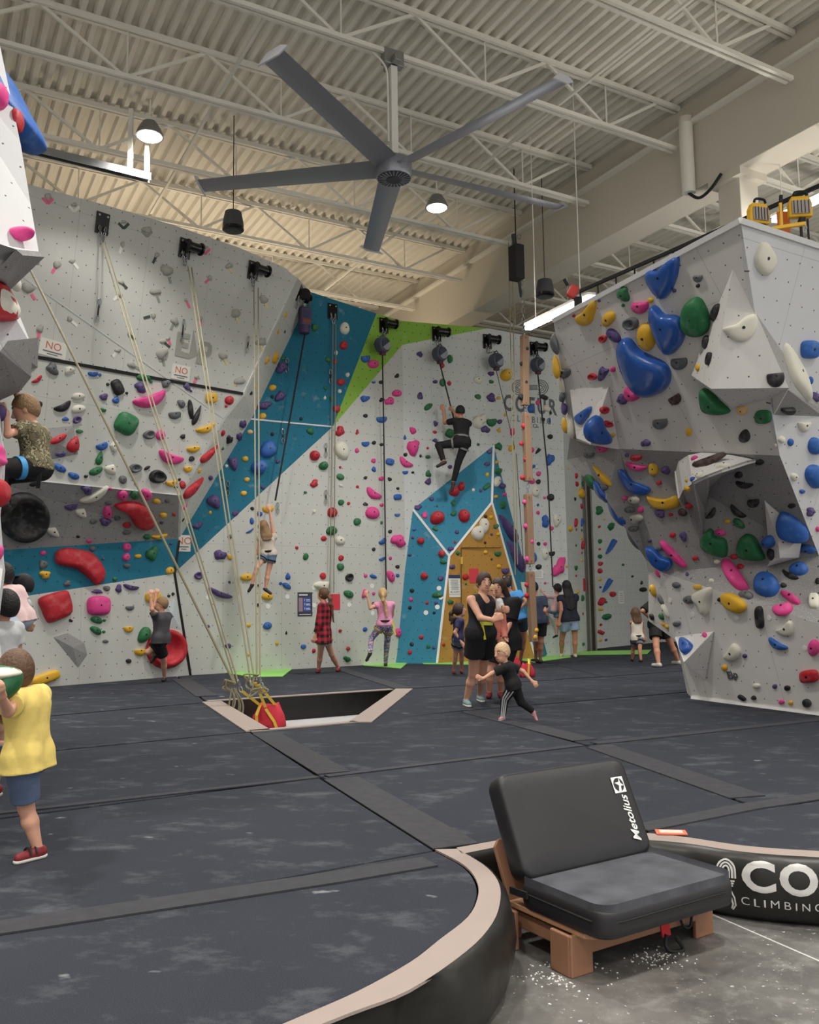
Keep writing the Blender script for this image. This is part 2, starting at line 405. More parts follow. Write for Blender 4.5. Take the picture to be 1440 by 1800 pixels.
# seam strips lying over the joints
def strip(px, w, label, shift=0.0, z=0.009):
    pts = [onz(*p) for p in px]; mb = MB(); vs = []; fs = []
    for i, p in enumerate(pts):
        t = (pts[min(i + 1, len(pts) - 1)] - pts[max(i - 1, 0)]).normalized(); nn = Vector((-t.y, t.x, 0))
        for q in (p + nn * (shift - w / 2), p + nn * (shift + w / 2)): vs += [q + Vector((0, 0, .001)), q + Vector((0, 0, z))]
    for i in range(len(pts) - 1):
        b = i * 4
        for k in ((0, 1, 5, 4), (1, 3, 7, 5), (3, 2, 6, 7), (2, 0, 4, 6)): fs.append(tuple(b + j for j in k))
    fs += [(0, 2, 3, 1), tuple(len(pts) * 4 - 4 + j for j in (1, 3, 2, 0))]
    mb.add(vs, fs); o = mb.build('seam_strip', M_strip); tag(o, label, 'strip', 'webbing strips over the mat joints')
strip([(-200, 1676), (0, 1645), (360, 1590), (600, 1553), (770, 1524)], 0.16, 'broad chalky webbing strip across the rounded front mat', 0.08)
strip([(-200, 1463), (0, 1432), (562, 1368)], 0.07, 'thin webbing strip behind the standing boy in yellow', 0.03)
strip([(446, 1291), (560, 1362)], 0.26, 'short webbing strip running from the pit corner', 0.12, z=0.008)
strip([(572, 1372), (765, 1494)], 0.26, 'webbing strip running toward the low padded seat', 0.12, z=0.008)
strip([(815, 1252), (1012, 1303)], 0.26, 'webbing strip under the running toddler', 0.10, z=0.008)
strip([(1036, 1314), (1290, 1404)], 0.26, 'webbing strip running past the back of the low seat', 0.10, z=0.008)
strip([(1138, 1462), (1330, 1423), (1640, 1376)], 0.14, 'webbing strip joining the lettered mat', 0.06)
strip([(305, 1194), (349, 1225)], 0.30, 'webbing strip between the grey wall and the pit', 0.12, z=0.008)
strip([(585, 1175), (698, 1211)], 0.25, 'webbing strip behind the far pit corner', 0.10, z=0.008)
strip([(578, 1367), (1028, 1312)], 0.08, 'webbing strip between the pit mat and the seat mat', 0.04)
strip([(1052, 1309), (1440, 1268), (1452, 1267)], 0.12, 'webbing strip in front of the boulder foot', 0.05)
# sunken pit
PIT = [(362, 1235), (700, 1212), (621, 1270), (440, 1287)]
pp = [onz(*p) for p in PIT]
pr = empty('landing_pit', (pp[0].x, pp[0].y, FZ)); tag(pr, 'sunken anchor pit with beige edging and pale floor', 'pit')
pyd('pit_floor', [p + Vector((0, 0, FZ + .004)) for p in pp], [(0, 1, 2, 3)], mat('pit_floor_grey', (176, 176, 176), .8, noise=.1), pr)
for i in range(4):
    a, b = pp[i], pp[(i + 1) % 4]; pyd('pit_side', [a, b, b + Vector((0, 0, FZ)), a + Vector((0, 0, FZ))], [(0, 1, 2, 3)], M_vinyl, pr)
def edge_band(a, b, w0, w1):
    a, b = onz(*a), onz(*b); t = (b - a).normalized(); nn = Vector((-t.y, t.x, 0)); q = [a + nn * w0, b + nn * w0, b + nn * w1, a + nn * w1]
    MB().prism([v + Vector((0, 0, .002)) for v in q], (0, 0, .012)).build('beige_edging', M_trim, pr)
edge_band((362, 1235), (441, 1287), -.05, .20); edge_band((621, 1271), (702, 1212), -.20, .05); edge_band((366, 1234), (690, 1213), -.02, .10); edge_band((440, 1287), (625, 1270), -.05, .05)
# ---------------------------------------------------------------- ceiling
A1 = math.radians(29.3); E1 = Vector((math.cos(A1), math.sin(A1), 0)); G1 = Vector((-math.sin(A1), math.cos(A1), 0))
ZT, ZB = 9.45, 8.65
def cp(s, t, z): return E1 * s + G1 * t + Vector((0, 0, z))
vs = []; fs = []; p = 0.2; s = -22.0; T0, T1 = -6.0, 44.0
prof = []
while s < 40: prof += [(s, 0), (s + .07, 0), (s + .10, .075), (s + .17, .075)]; s += p
for (x, z) in prof: vs += [cp(x, T0, ZT + z), cp(x, T1, ZT + z)]
for i in range(len(prof) - 1): fs.append((2 * i, 2 * i + 1, 2 * i + 3, 2 * i + 2))
ceil = pyd('ceiling', vs, fs, M_deck); tag(ceil, 'white corrugated steel roof deck over the gym', kind='structure')
# girder: face line through (5.83,11.59)
GF = Vector((5.83, 11.59, 0)).dot(E1)          # s-coordinate of the near face
GW = 0.62
g = MB().box(cp(GF + GW / 2, 17, (7.9 + ZT) / 2 - .01), GW, 46, ZT - 7.9 - .02, Matrix((E1, G1, Vector((0, 0, 1)))).transposed()).build('trim_1', M_girder, bevel=.01)
tag(g, 'deep beige painted roof girder', kind='structure')
RM = Matrix((E1, G1, Vector((0, 0, 1)))).transposed()
# ledge angle along the girder top
MB().bar(cp(GF - .06, -6, 9.02), cp(GF - .06, 40, 9.02), .12, .05).build('ledge_angle', M_steelw, g)
col_t = onz(1345, 330, 7.9).dot(G1)
MB().box(cp(GF + .31, col_t, 3.79), .42, .42, 8.22, RM).build('trim_2', M_girder, bevel=.012); tag(bpy.data.objects['trim_2'], 'square beige column under the girder', kind='structure')
MB().box(cp(GF + .31, col_t, 7.84), .62, .62, .12, RM).build('column_cap', M_girder, bpy.data.objects['trim_2'])
def joist_proto(s0, s1):
    root = empty('roof_joist', cp(0, 0, 0))
    L = s1 - s0
    def seg(nm, a, b, w, h): return MB().bar(a, b, w, h).build(nm, M_steelw, root)
    for dy in (-.045, .045):
        seg('top_chord', cp(s0, dy, ZT - .04), cp(s1, dy, ZT - .04), .05, .075)
        seg('bottom_chord', cp(s0, dy, ZB + .03), cp(s1 - .1, dy, ZB + .03), .05, .06)
    P = 2.3; n = int(L / P) + 1
    me = {}
    me['d'] = MB().bar(cp(0, 0, ZB + .03), cp(P / 2, 0, ZT - .04), .035, .045).build('web_bar', M_steelw); me['e'] = MB().bar(cp(0, 0, ZB + .03), cp(-P / 2, 0, ZT - .04), .035, .045).build('web_bar', M_steelw)
    me['v'] = MB().bar(cp(0, 0, ZB + .03), cp(0, 0, ZT - .04), .022, .022).build('web_bar', M_steelw)
    first = {k: True for k in me}
    for i in range(n):
        x = s1 - .45 - P * i
        for k, xx in (('d', x - P / 2), ('e', x - P / 2), ('v', x - P / 2 + .02)):
            if xx - P / 2 < s0: continue
            o = me[k] if first[k] else link('web_bar', me[k].data)
            first[k] = False; o.parent = root; o.location = E1 * xx
    return root
def copy_tree(o, parent=None):
    c = o.copy(); COL.objects.link(c)
    if parent is not None: c.parent = parent; c.matrix_parent_inverse = o.matrix_parent_inverse.copy()
    for ch in list(o.children): copy_tree(ch, c)
    return c
YK = [11.22 + 2.52 * k for k in range(-2, 9)]
ja = joist_proto(-17.5, GF - .02); jb = joist_proto(GF + GW + .02, GF + GW + 15.5)
for base, nm, lab in ((ja, 'over the tall climbing wall', 'white open web roof joist over the tall climbing walls'), (jb, 'beyond the girder', 'white open web roof joist beyond the beige girder')):
    for i, y0 in enumerate(YK):
        t = Vector((0, y0, 0)).dot(G1)
        o = base if i == 0 else copy_tree(base)
        o.location = G1 * t
        OR = ('', 'first', 'second', 'third', 'fourth', 'fifth', 'sixth', 'seventh', 'eighth')
        wh = 'carrying the big fan' if i == 2 else f"{OR[abs(i - 2)]} {'behind' if i > 2 else 'before'} the fan joist"
        tag(o, ('white open web roof joist ' + (wh if base is ja else ('beyond the girder, in line with the fan joist' if i == 2 else 'beyond the girder, ' + wh))), 'roof joist', 'roof joists ' + nm)
# bridging rods
for i, s_ in enumerate((GF - 2.6, GF - 7.2, GF - 12.5, GF + GW + 3.2)):
    o = MB().bar(cp(s_, T0 + 1, ZB + .10), cp(s_, 35.5, ZB + .10), .04, .04).build('bridging_rod', M_steelw)
    tag(o, 'thin white bridging rod under the roof joists ' + ('nearest the girder', 'passing by the fan', 'farthest from the girder', 'beyond the girder')[i], 'rod', 'bridging rods')
# ---------------------------------------------------------------- far building walls that close the hall
M_bld = mat('cream_building_wall', (214, 206, 190), .8, noise=.03, nscale=1)
wb = MB().box(cp(8, 36.5, 4.6), 62, .3, 9.9, RM).build('wall_back', M_bld); tag(wb, 'cream rear wall of the hall', kind='structure')
wl = MB().box(cp(-20.5, 14, 4.6), .3, 46, 9.9, RM).build('wall_side', M_bld); tag(wl, 'cream side wall of the hall', kind='structure')
wr = MB().box(cp(38.5, 14, 4.6), .3, 46, 9.9, RM).build('wall_right', M_bld); tag(wr, 'cream far side wall of the hall', kind='structure')
# ================================================================== CLIMBING WALLS
V3 = Vector
A0, A1p = onz(80, 1208), onz(335, 1187); UP = V3((0, 0, 1))
def vplane(a, b):
    n = (b - a).cross(UP).normalized(); return n if n.dot(CAM - a) > 0 else -n
nA = vplane(A0, A1p); B1 = onz(700, 1166); nB = vplane(A1p, B1)
onA = lambda x, y: onpl(x, y, A0, nA)
onB = lambda x, y: onpl(x, y, A1p, nB)
WL = empty('wall_left', A0); tag(WL, 'tall light grey climbing wall with a shaded overhang and teal band', kind='structure')
P1a, P1b, P1c = onz(50, 325, 7.6), onz(520, 485, 7.6), ony(393, 735, 15.75)
nP1 = plane_n(P1a, P1b, P1c); onP1 = lambda x, y: onpl(x, y, P1a, nP1)
D0 = onP1(-60, 416); E2 = onP1(393, 735); lipL = ony(75, 845, 13.5); nP2 = plane_n(D0, E2, lipL); onP2 = lambda x, y: onpl(x, y, E2, nP2)
facet('wall_panel', [onP1(-60, 290), onP1(50, 324), onP1(170, 356), onP1(300, 394), onP1(420, 435), onP1(500, 470), onP1(520, 487), onP1(427, 692), E2, D0], M_white, WL, 'AU1')
facet('wall_panel', [D0, E2, onP2(315, 870), lipL, onP2(-60, 831)], M_white, WL, 'AU2')
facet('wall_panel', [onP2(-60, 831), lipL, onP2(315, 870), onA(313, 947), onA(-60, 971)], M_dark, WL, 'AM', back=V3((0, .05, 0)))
facet('wall_panel', [onA(-60, 971), onA(313, 947), onA(307, 1008), onA(50, 1047), onA(-60, 1064)], M_teal, WL, 'AT')
facet('wall_panel', [onA(-60, 1064), onA(50, 1047), onA(307, 1008), onA(335, 1189), onA(80, 1210), onA(-60, 1222)], M_white, WL, 'AL')
WB2 = empty('wall_centre', A1p); tag(WB2, 'tall climbing wall with a slanting teal panel and green stripe', kind='structure')
facet('wall_panel', [onP1(520, 487), onB(545, 515), onB(440, 735), onB(313, 946), onP2(315, 870), E2, onP1(427, 692)], M_white, WB2, 'RT', back=V3((.03, .05, 0)))
facet('wall_panel', [onB(545, 513), onB(662, 551), onB(585, 750), onB(440, 735)], M_teal, WB2, 'BT')
facet('wall_panel', [onB(440, 735), onB(585, 750), onB(308, 1006), onB(313, 946)], M_teal, WB2, 'BT2')
C0 = onB(715, 1165); nC = None
Ctop = onz(940, 592, 7.6); Cb = V3((Ctop.x, Ctop.y, 0)); C0 = V3((C0.x, C0.y, 0)); nC = vplane(C0, Cb); onC = lambda x, y: onpl(x, y, C0, nC)
# fold between B and C is a true vertical line through C0
Ct = C0 + UP * 7.55
gB = C0 + UP * 7.0
facet('wall_panel', [onB(662, 551), Ct, gB, onB(585, 750)], M_green, WB2, 'GS')
facet('wall_panel', [onB(585, 750), gB, C0 - UP * .02, onB(520, 1178), onB(335, 1189), onB(308, 1006)], M_white, WB2, 'BL')
facet('wall_panel', [Ct, onC(858, 577), gB], M_green, WB2, 'GS')
WR = empty('wall_rear', C0); tag(WR, 'tall pale climbing wall behind the teal and ochre buttress', kind='structure')
Cr = onC(958, 600)
facet('wall_panel', [gB, onC(858, 577), onC(985, 601), V3((onC(985, 601).x, onC(985, 601).y, -.02)), C0 - UP * .02], M_whiteC, WR, 'CW')
c2a = onC(985, 601); c2b = onz(1041, 1141); c2a0 = V3((c2a.x, c2a.y, 0)); nC2 = vplane(c2a0, c2b); onC2 = lambda x, y: onpl(x, y, c2a0, nC2)
facet('wall_panel', [c2a, onC2(1045, 622), V3((c2b.x, c2b.y, -.02)), V3((c2a.x, c2a.y, -.02))], M_whiteC, WR, 'CR')
d2 = onz(1150, 1130); nD = vplane(c2b, d2); onD = lambda x, y: onpl(x, y, c2b, nD)
dp = onD(1146, 700)
facet('wall_panel', [V3((c2b.x, c2b.y, onC2(1045, 622).z)), V3((dp.x, dp.y, 9.0)), V3((dp.x, dp.y, -.02)), c2b - UP * .02], M_whiteC, WR, 'DW')
d3 = V3((dp.x + 6, dp.y + 1.2, 0))
facet('wall_panel', [V3((dp.x, dp.y, 9.0)), d3 + UP * 9.0, d3, V3((dp.x, dp.y, -.02))], M_whiteC, WR, 'DE')
# steel column standing against the wall
pc = onz(1043, 1142); pc = pc + (CAM - pc).normalized() * .35; pc.z = 0
cr = empty('steel_column', pc); tag(cr, 'dark steel column standing against the pale wall', 'column')
dxp = V3((.94, .34, 0)).normalized(); dyp = V3((-.34, .94, 0))
RMc = Matrix((dxp, dyp, UP)).transposed(); hp = ony(1037, 842, pc.y).z
Mst = mat('worn_steel_grey', (128, 122, 112), .6, noise=.2, nscale=8)
for k in (-.075, .075): MB().box(pc + dxp * k + UP * (4.2), .045, .08, 8.4, RMc).build('flange', Mst, cr)
MB().box(pc + dyp * .02 + UP * 4.2, .12, .03, 8.4, RMc).build('web_plate', mat('dark_steel', (44, 40, 38), .6), cr)
# ---------------------------------------------------------------- protruding buttress
BU = empty('wall_buttress', onz(768, 1163)); tag(BU, 'protruding teal buttress with an ochre door panel and white ridge lines', kind='structure')
def fwd(p, d): return p + (CAM - p).normalized() * d
def onCf(x, y, f):
    p = onC(x, y); 
    return onpl(x, y, p + nC * f, nC)
ba, bd, be_, bh = onC(726, 895), onC(868, 783), onC(690, 1168), onC(962, 1150)
bb, bc, bf, bg = onCf(790, 977, .45), onCf(865, 883, .40), onCf(768, 1164, .62), onCf(942, 1156, .5)
bf.z = -.01; bg.z = -.01
facet('buttress_panel', [ba, bd, bc, bb], M_tealC, BU, 'BU1')
facet('buttress_panel', [ba, bb, bf, be_], M_tealC, BU, 'BU2')
facet('buttress_panel', [bb, bc, bg, bf], M_tan, BU, 'BU3')
facet('buttress_panel', [bd, bh, bg, bc], M_tealC, BU, 'BU4')
def wline(pts, w, m, name, parent, off=.006, h=.012):
    mb = MB()
    for a, b in zip(pts[:-1], pts[1:]):
        mb.bar(fwd(a, off), fwd(b, off), w, h, up=(CAM - a))
    return mb.build(name, m, parent)
for ln in ([ba, bb, bf], [bb, bc, bd], [bc, bg]): wline(ln, .05, M_edge, 'ridge_line', BU)
# door frame lines on the ochre panel
nBu = plane_n(bb, bc, bf); onBu = lambda x, y: onpl(x, y, bb, nBu)
wline([onBu(811, 1165), onBu(811, 963), onBu(880, 963)], .02, mat('door_gap', (92, 66, 30), .8), 'door_gap_line', BU)
MB().bar(fwd(onBu(812, 979), .01), fwd(onBu(812, 992), .01), .05, .02, up=(0, -1, 0)).build('door_hinge', mat('brass_hinge', (196, 160, 60), .4, .6), BU)
# joint lines on the walls
wline([onP1(-60, 416), E2], .022, M_edge, 'joint_line', WL)
def onwall(x, y):
    h = hit(x, y); return h[1]
wline([onwall(x, y) for x, y in ((50, 625), (140, 641), (240, 659), (330, 675), (427, 692))], .055, M_black, 'rubber_strip', WL, .01, .02)
wline([onP1(427, 692), onwall(520, 489)], .02, M_edge, 'joint_line', WB2)
wline([onB(437, 736), onB(585, 750)], .03, M_edge, 'joint_line', WB2)
wline([onA(315, 950), onA(307, 1008), onA(335, 1187)], .045, M_black, 'rubber_strip', WL, .01, .02)
wline([onP2(60, 844), onP2(315, 870)], .02, M_edge, 'joint_line', WL)
# ================================================================== GREY BOULDER (free standing)
BO = empty('boulder_wall', onz(1218, 1228)); tag(BO, 'big faceted grey bouldering wall leaning over the mats', kind='structure')
t0, t1, t2 = onz(973, 563, 4.6), onz(1302, 387, 4.6), onz(1600, 484, 4.6)
k2 = ony(1371, 801, 8.75); nU = plane_n(t0, t1, k2); onU = lambda x, y: onpl(x, y, t0, nU)
nW = plane_n(t1, t2, k2); onW = lambda x, y: onpl(x, y, t1, nW)
k0, k1 = onU(1003, 762), onU(1089, 789)
facet('boulder_panel', [t0, t1, onU(1327, 547), onU(1358, 730), k2, k1, k0], M_rock, BO, 'RU')
facet('boulder_panel', [t1, t2, onW(1600, 1330), onW(1440, 977), k2, onW(1358, 730), onW(1327, 547)], M_rockw, BO, 'RW')
b0, b1 = onz(1218, 1228), onz(1440, 1257); b2 = b1 + (b1 - b0) * 1.4
l0 = ony(1166, 1007, b0.y - .25); l1 = ony(1440, 1097, b1.y - .15); nL = plane_n(b0, b1, l0); onL = lambda x, y: onpl(x, y, b0, nL)
tip = ony(997, 808, k0.y + .35); sA = ony(1066, 878, 11.0); sB = ony(1136, 984, 11.35)
kW = onW(1440, 977)
facet('boulder_panel', [tip, k0, k1, l0, sB, sA], M_rock_shade, BO, 'RD', back=V3((0.05, .05, 0.03)))
facet('boulder_panel', [k1, k2, kW, onL(1440, 1097), l0], M_rock_shade, BO, 'RD', back=V3((0.02, .05, 0.03)))
facet('boulder_panel', [kW, onW(1600, 1330), onL(1600, 1150), onL(1440, 1097)], M_rock_shade, BO, 'RD', back=V3((0.02, .05, 0.03)))
facet('boulder_panel', [l0, onL(1440, 1097), onL(1600, 1150), b2 - UP * .02, b0 - UP * .02, onL(1190, 1127)], M_rock, BO, 'RL')
# left flank
fa, fb = ony(1140, 1006, 11.6), ony(1140, 1091, 12.0); fc = onL(1190, 1127)
facet('boulder_panel', [fa, l0, fc, fb], M_rock, BO, 'RF', back=V3((.1, .1, 0)))
facet('boulder_panel', [fa, sB, l0], M_rock, BO, 'RF', back=V3((.1, .1, 0)))
fd = ony(1197, 1165, 11.9); 
facet('boulder_panel', [fc, b0 - UP * .02, V3((b0.x + .15, b0.y + .7, 0)), fd], M_rock, BO, 'RF2', back=V3((.1, .1, 0)))
# hidden rear so the block is closed from the side
bk = V3((2.6, 2.6, 0))
rear = [t0, k0, tip, sA, sB, fa, fb, fc, fd, V3((b0.x + .15, b0.y + .7, 0))]
vs = rear + [p + V3((2.2, .9, 0)) for p in rear]
pyd('flank', vs, [(i, i + 1, i + 1 + len(rear), i + len(rear)) for i in range(len(rear) - 1)], M_rock_shade, BO)
rear_top = [t0, t1, t2, t2 + V3((1, 3, 0)), t0 + V3((3.2, 2.6, 0))]
pyd('top_deck', [p - UP * .02 for p in rear_top], [tuple(range(5))], M_rock_shade, BO)
wline([t0, t1, onz(1600, 484, 4.6)], .05, M_edge, 'top_trim', BO, .012, .04)
wline([onL(1217, 1227), onL(1440, 1258), onL(1600, 1280)], .05, M_edge, 'base_trim', BO, .012, .05)
# ---------------------------------------------------------------- volumes (bolted-on faceted pieces)
VOLS = []
def volume(label, verts, faces, m, zone, group=None):
    c = sum(verts, V3()) / len(verts); r = empty('wall_volume', c); tag(r, label, 'volume', group)
    for f in faces: facet('volume_face', [verts[i] for i in f], m, r, zone, thick=.012)
    return r
def onRf(x, y, f):
    """point in front of whatever boulder face lies behind the pixel"""
    h = hit(x, y, ('RU', 'RW', 'RD', 'RL', 'RF')); return onpl(x, y, h[1] + h[2] * f, h[2])
r1 = lambda x, y: (960 + x / 3, 300 + y / 3)
r2 = lambda x, y: (980 + x / 3.1304, 760 + y / 3.1304)
def Vs(conv, lst): return [onRf(*conv(x, y), f) for x, y, f in lst]
fx = lambda x, y, d: ony(*r1(x, y), d)
yb = k2.y - .62
vs = [onU(*r1(985, 520)), onU(*r1(760, 1075)), fx(870, 1150, yb), fx(1280, 1145, yb - .12), onU(*r1(1105, 745)), onU(*r1(985, 1255)), onU(*r1(1195, 1200)), onW(*r1(1440, 1262)), onW(*r1(1200, 1288))]
volume('big pyramid volume with a sharp lower edge on the grey boulder', vs, [(0, 1, 2), (0, 2, 3, 4), (1, 5, 2), (2, 5, 6, 3), (3, 6, 8)], M_rock, 'V1')
volume('grey wedge volume beside the long cream hold on the boulder', [vs[4], onW(*r1(1240, 945)), onW(*r1(1460, 1262)), onW(*r1(1460, 1296)), onW(*r1(1200, 1288)), fwd(onW(*r1(1270, 1150)), .35)], [(0, 5, 1), (1, 5, 2), (2, 5, 3), (3, 5, 4)], M_rock_shade, 'V1')
vs = Vs(r1, [(125, 1155, .01), (330, 1138, .01), (385, 1465, .01), (160, 1418, .01)]) + [onRf(*r1(235, 1440), .42), onRf(*r1(160, 1410), .30)]
volume('small pyramid volume at the edge of the grey boulder', vs, [(0, 1, 5), (1, 4, 5), (1, 2, 4), (5, 4, 3), (4, 2, 3)], M_rock, 'V2')
# curved ledge volume
rim = [(655, 265), (652, 210), (665, 160), (720, 125), (790, 112), (870, 115), (960, 125), (1040, 140), (1090, 153)]
lip = [(690, 400), (672, 360), (690, 320), (745, 280), (830, 240), (905, 212), (975, 190), (1040, 168), (1092, 156)]
und = [(700, 405), (735, 440), (770, 500), (800, 560), (815, 430), (840, 300), (905, 240), (1000, 200), (1094, 160)]
ra = [onRf(*r2(*p), .02) for p in rim]; dl = [.10, .32, .42, .48, .46, .40, .30, .16, .03]
rl = [onRf(*r2(*p), d) for p, d in zip(lip, dl)]; ru = [onRf(*r2(*p), .01) for p in und]
r = empty('wall_volume', rl[4]); tag(r, 'curved ledge volume with a rolled lip under the boulder bulge', 'volume')
n = len(ra)
for i in range(n - 1):
    facet('volume_face', [ra[i], ra[i + 1], rl[i + 1], rl[i]], M_rock, r, 'V3', thick=.02)
for i in range(n - 1):
    facet('volume_face', [rl[i], rl[i + 1], ru[i + 1], ru[i]], M_rock_shade, r, 'V3u', thick=.02)
vs = Vs(r2, [(650, 1125, .01), (860, 1096, .01), (815, 1358, .01)]) + [onRf(*r2(700, 1262), .32)]
volume('pointed volume carrying a blue hold near the boulder foot', vs, [(0, 1, 3), (1, 2, 3), (0, 3, 2)], M_rock, 'V4')
vs = Vs(r2, [(1140, 378, .01), (1170, 700, .01), (1155, 738, .05), (1330, 690, .05), (1350, 560, .01)]) + [onRf(*r2(1225, 690, ), .30), onRf(*r2(1215, 600), .18)]
volume('curved spike shaped grey volume below the biggest blue hold', vs, [(0, 6, 1), (0, 4, 6), (6, 4, 3, 5), (1, 6, 5, 2), (2, 5, 3)], M_rock, 'V5')
# volumes on the left wall
l1 = lambda x, y: (x / 3, 420 + y / 3)
l2 = lambda x, y: (x / 3, 780 + y / 3)
def onLf(x, y, f, z=None):
    h = hit(x, y, z); return onpl(x, y, h[1] + h[2] * f, h[2])
ZL = ('AU1', 'AU2', 'AM', 'AT', 'AL')
vs = [onLf(*l1(x, y), .005, ('AU2',)) for x, y in ((240, 1000), (388, 985), (412, 1135), (258, 1165))] + [onLf(*l1(300, 1075), .07, ('AU2',))]
volume('flat grey plywood volume behind the red wing shaped holds', vs, [(0, 1, 4), (1, 2, 4), (2, 3, 4), (3, 0, 4)], M_dark, 'VL1')
vs = [onLf(*l2(x, y), .005, ('AL',)) for x, y in ((283, 1020), (357, 998), (445, 1050), (460, 1112), (412, 1180))] + [onLf(*l2(385, 1075), .06, ('AL',))]
volume('grey kite shaped wooden volume low on the left wall', vs, [(0, 1, 5), (1, 2, 5), (2, 3, 5), (3, 4, 5), (4, 0, 5)], M_dark, 'VL2')
vs = [onLf(*p, .005, ('AL',)) for p in ((292, 1062), (308, 1052), (318, 1106), (296, 1103))] + [onLf(303, 1080, .05, ('AL',))]
volume('pale blue grey textured volume beside the red dish', vs, [(0, 1, 4), (1, 2, 4), (2, 3, 4), (3, 0, 4)], panel_mat('pale_blue_grey', (190, 200, 206), speck=.2), 'VL3')
# ================================================================== NEAR LEFT BOULDER
NB = empty('boulder_near', ony(-60, 1250, 4.9)); tag(NB, 'near grey boulder corner with blue and red holds beside the camo shirt climber', kind='structure')
def nb(pts, m, zone, back=(-.1, .25, 0)): facet('boulder_panel', [ony(x, y, d) for x, y, d in pts], m, NB, zone, back=V3(back))
nb([(-160, 20, 6.0), (-8, 50, 6.4), (0, 80, 6.4), (37, 257, 6.2), (54, 360, 6.1), (68, 442, 5.9), (28, 438, 5.4), (0, 429, 5.3), (-160, 400, 5.0)], M_rockw, 'NU')
nb([(28, 438, 5.4), (68, 442, 5.9), (11, 496, 6.2), (0, 508, 6.2), (0, 470, 5.5)], M_rock_shade, 'ND', (0, .1, 0))
nb([(-160, 400, 5.0), (0, 429, 5.3), (28, 438, 5.4), (11, 496, 6.2), (0, 512, 6.2), (-160, 620, 6.0)], M_rockw, 'NM')
nb([(-160, 620, 6.0), (0, 512, 6.2), (27, 537, 6.2), (57, 610, 6.0), (0, 618, 5.3), (-160, 630, 5.0)], M_rockw, 'NM')
nb([(-160, 630, 5.0), (0, 618, 5.3), (57, 610, 6.0), (50, 645, 6.2), (55, 663, 6.2), (35, 688, 6.3), (0, 704, 6.3), (-160, 760, 6.2)], M_rock_shade, 'ND', (0, .1, .1))
nb([(-160, 760, 6.2), (0, 704, 6.3), (0, 760, 5.9), (6, 790, 5.8), (4, 830, 5.8), (-4, 900, 5.7), (-160, 930, 5.5)], M_rockw, 'NM')
nb([(-160, 930, 5.5), (-4, 900, 5.7), (3, 985, 5.6), (5, 1000, 5.6), (-8, 1100, 5.2), (0, 1195, 4.3), (10, 1240, 4.2), (-4, 1250, 4.4), (-40, 1400, 4.6), (-160, 1400, 4.4)], M_rockw, 'NM')

sil = [(-8, 50, 6.4), (0, 80, 6.4), (37, 257, 6.2), (54, 360, 6.1), (68, 442, 5.9), (11, 496, 6.2), (0, 512, 6.2), (27, 537, 6.2), (57, 610, 6.0), (50, 645, 6.2), (55, 663, 6.2), (35, 688, 6.3), (0, 704, 6.3), (0, 760, 5.9), (6, 790, 5.8), (4, 830, 5.8), (-4, 900, 5.7), (3, 985, 5.6), (5, 1000, 5.6), (-8, 1100, 5.2), (0, 1195, 4.3), (10, 1240, 4.2), (-4, 1250, 4.4), (-40, 1400, 4.6)]
fr_e = [ony(x, y, d) for x, y, d in sil]; bk_e = [ony(x - 22, y, d + 2.6 if d > 5 else 7.4) for x, y, d in sil]
pyd('boulder_flank', fr_e + bk_e, [(i, i + 1, i + 1 + len(sil), i + len(sil)) for i in range(len(sil) - 1)], M_rock_shade, NB)
# ================================================================== CLIMBING HOLDS
HC = dict(r=(188, 34, 48), p=(226, 66, 144), y=(226, 176, 44), g=(36, 112, 68), b=(44, 98, 178), v=(84, 66, 122), k=(30, 30, 33), a=(98, 101, 105), w=(224, 221, 207), h=(166, 166, 158), o=(234, 192, 128), n=(66, 44, 42), B=(34, 88, 172))
HN = dict(r='red', p='pink', y='yellow', g='green', b='blue', v='purple', k='black', a='grey', w='cream', h='stone grey', o='pale orange', n='dark brown', B='glossy blue')
SN = dict(e='oval', k='kidney shaped', K='arched', t='tapered', c='half moon', p='chunky', r='blocky', d='dish shaped', s='ball shaped', P='sculpted')
def hold_mat(c):
    nm = 'hold_' + HN[c].replace(' ', '_')
    if nm in MATS: return MATS[nm]
    m = bpy.data.materials.new(nm); m.use_nodes = True; MATS[nm] = m; nt = m.node_tree; b = nt.nodes['Principled BSDF']
    gl = c == 'B'
    b.inputs['Roughness'].default_value = .3 if gl else .6; b.inputs['Coat Weight'].default_value = .5 if gl else 0
    tc = N(nt, 'ShaderNodeTexCoord'); n = N(nt, 'ShaderNodeTexNoise'); n.inputs['Scale'].default_value = 9; n.inputs['Detail'].default_value = 6
    nt.links.new(tc.outputs['Object'], n.inputs['Vector'])
    r = N(nt, 'ShaderNodeMapRange'); r.inputs[1].default_value = .5; r.inputs[2].default_value = .85; r.inputs[4].default_value = .12 if gl else .38
    nt.links.new(n.outputs['Fac'], r.inputs[0])
    nt.links.new(mixc(nt, r.outputs[0], srgb(*HC[c]), srgb(*[int(x + (235 - x) * .6) for x in HC[c]])), b.inputs['Base Color'])
    n2 = N(nt, 'ShaderNodeTexNoise'); n2.inputs['Scale'].default_value = 120; nt.links.new(tc.outputs['Object'], n2.inputs['Vector'])
    bp = N(nt, 'ShaderNodeBump'); bp.inputs['Strength'].default_value = .05 if gl else .25; bp.inputs['Distance'].default_value = .005
    nt.links.new(n2.outputs['Fac'], bp.inputs['Height']); nt.links.new(bp.outputs['Normal'], b.inputs['Normal'])
    return m
CROP = dict(L0=(140, 350, 3.4286), LA=(0, 340, 5.0), L1=(0, 420, 3.0), L2=(0, 780, 3.0), M1=(440, 480, 3.0), M2=(440, 840, 3.0), C1=(840, 480, 4.5), C2=(760, 840, 3.0), R1=(960, 300, 3.0), R2=(980, 760, 3.1304))
HOLDS = {}
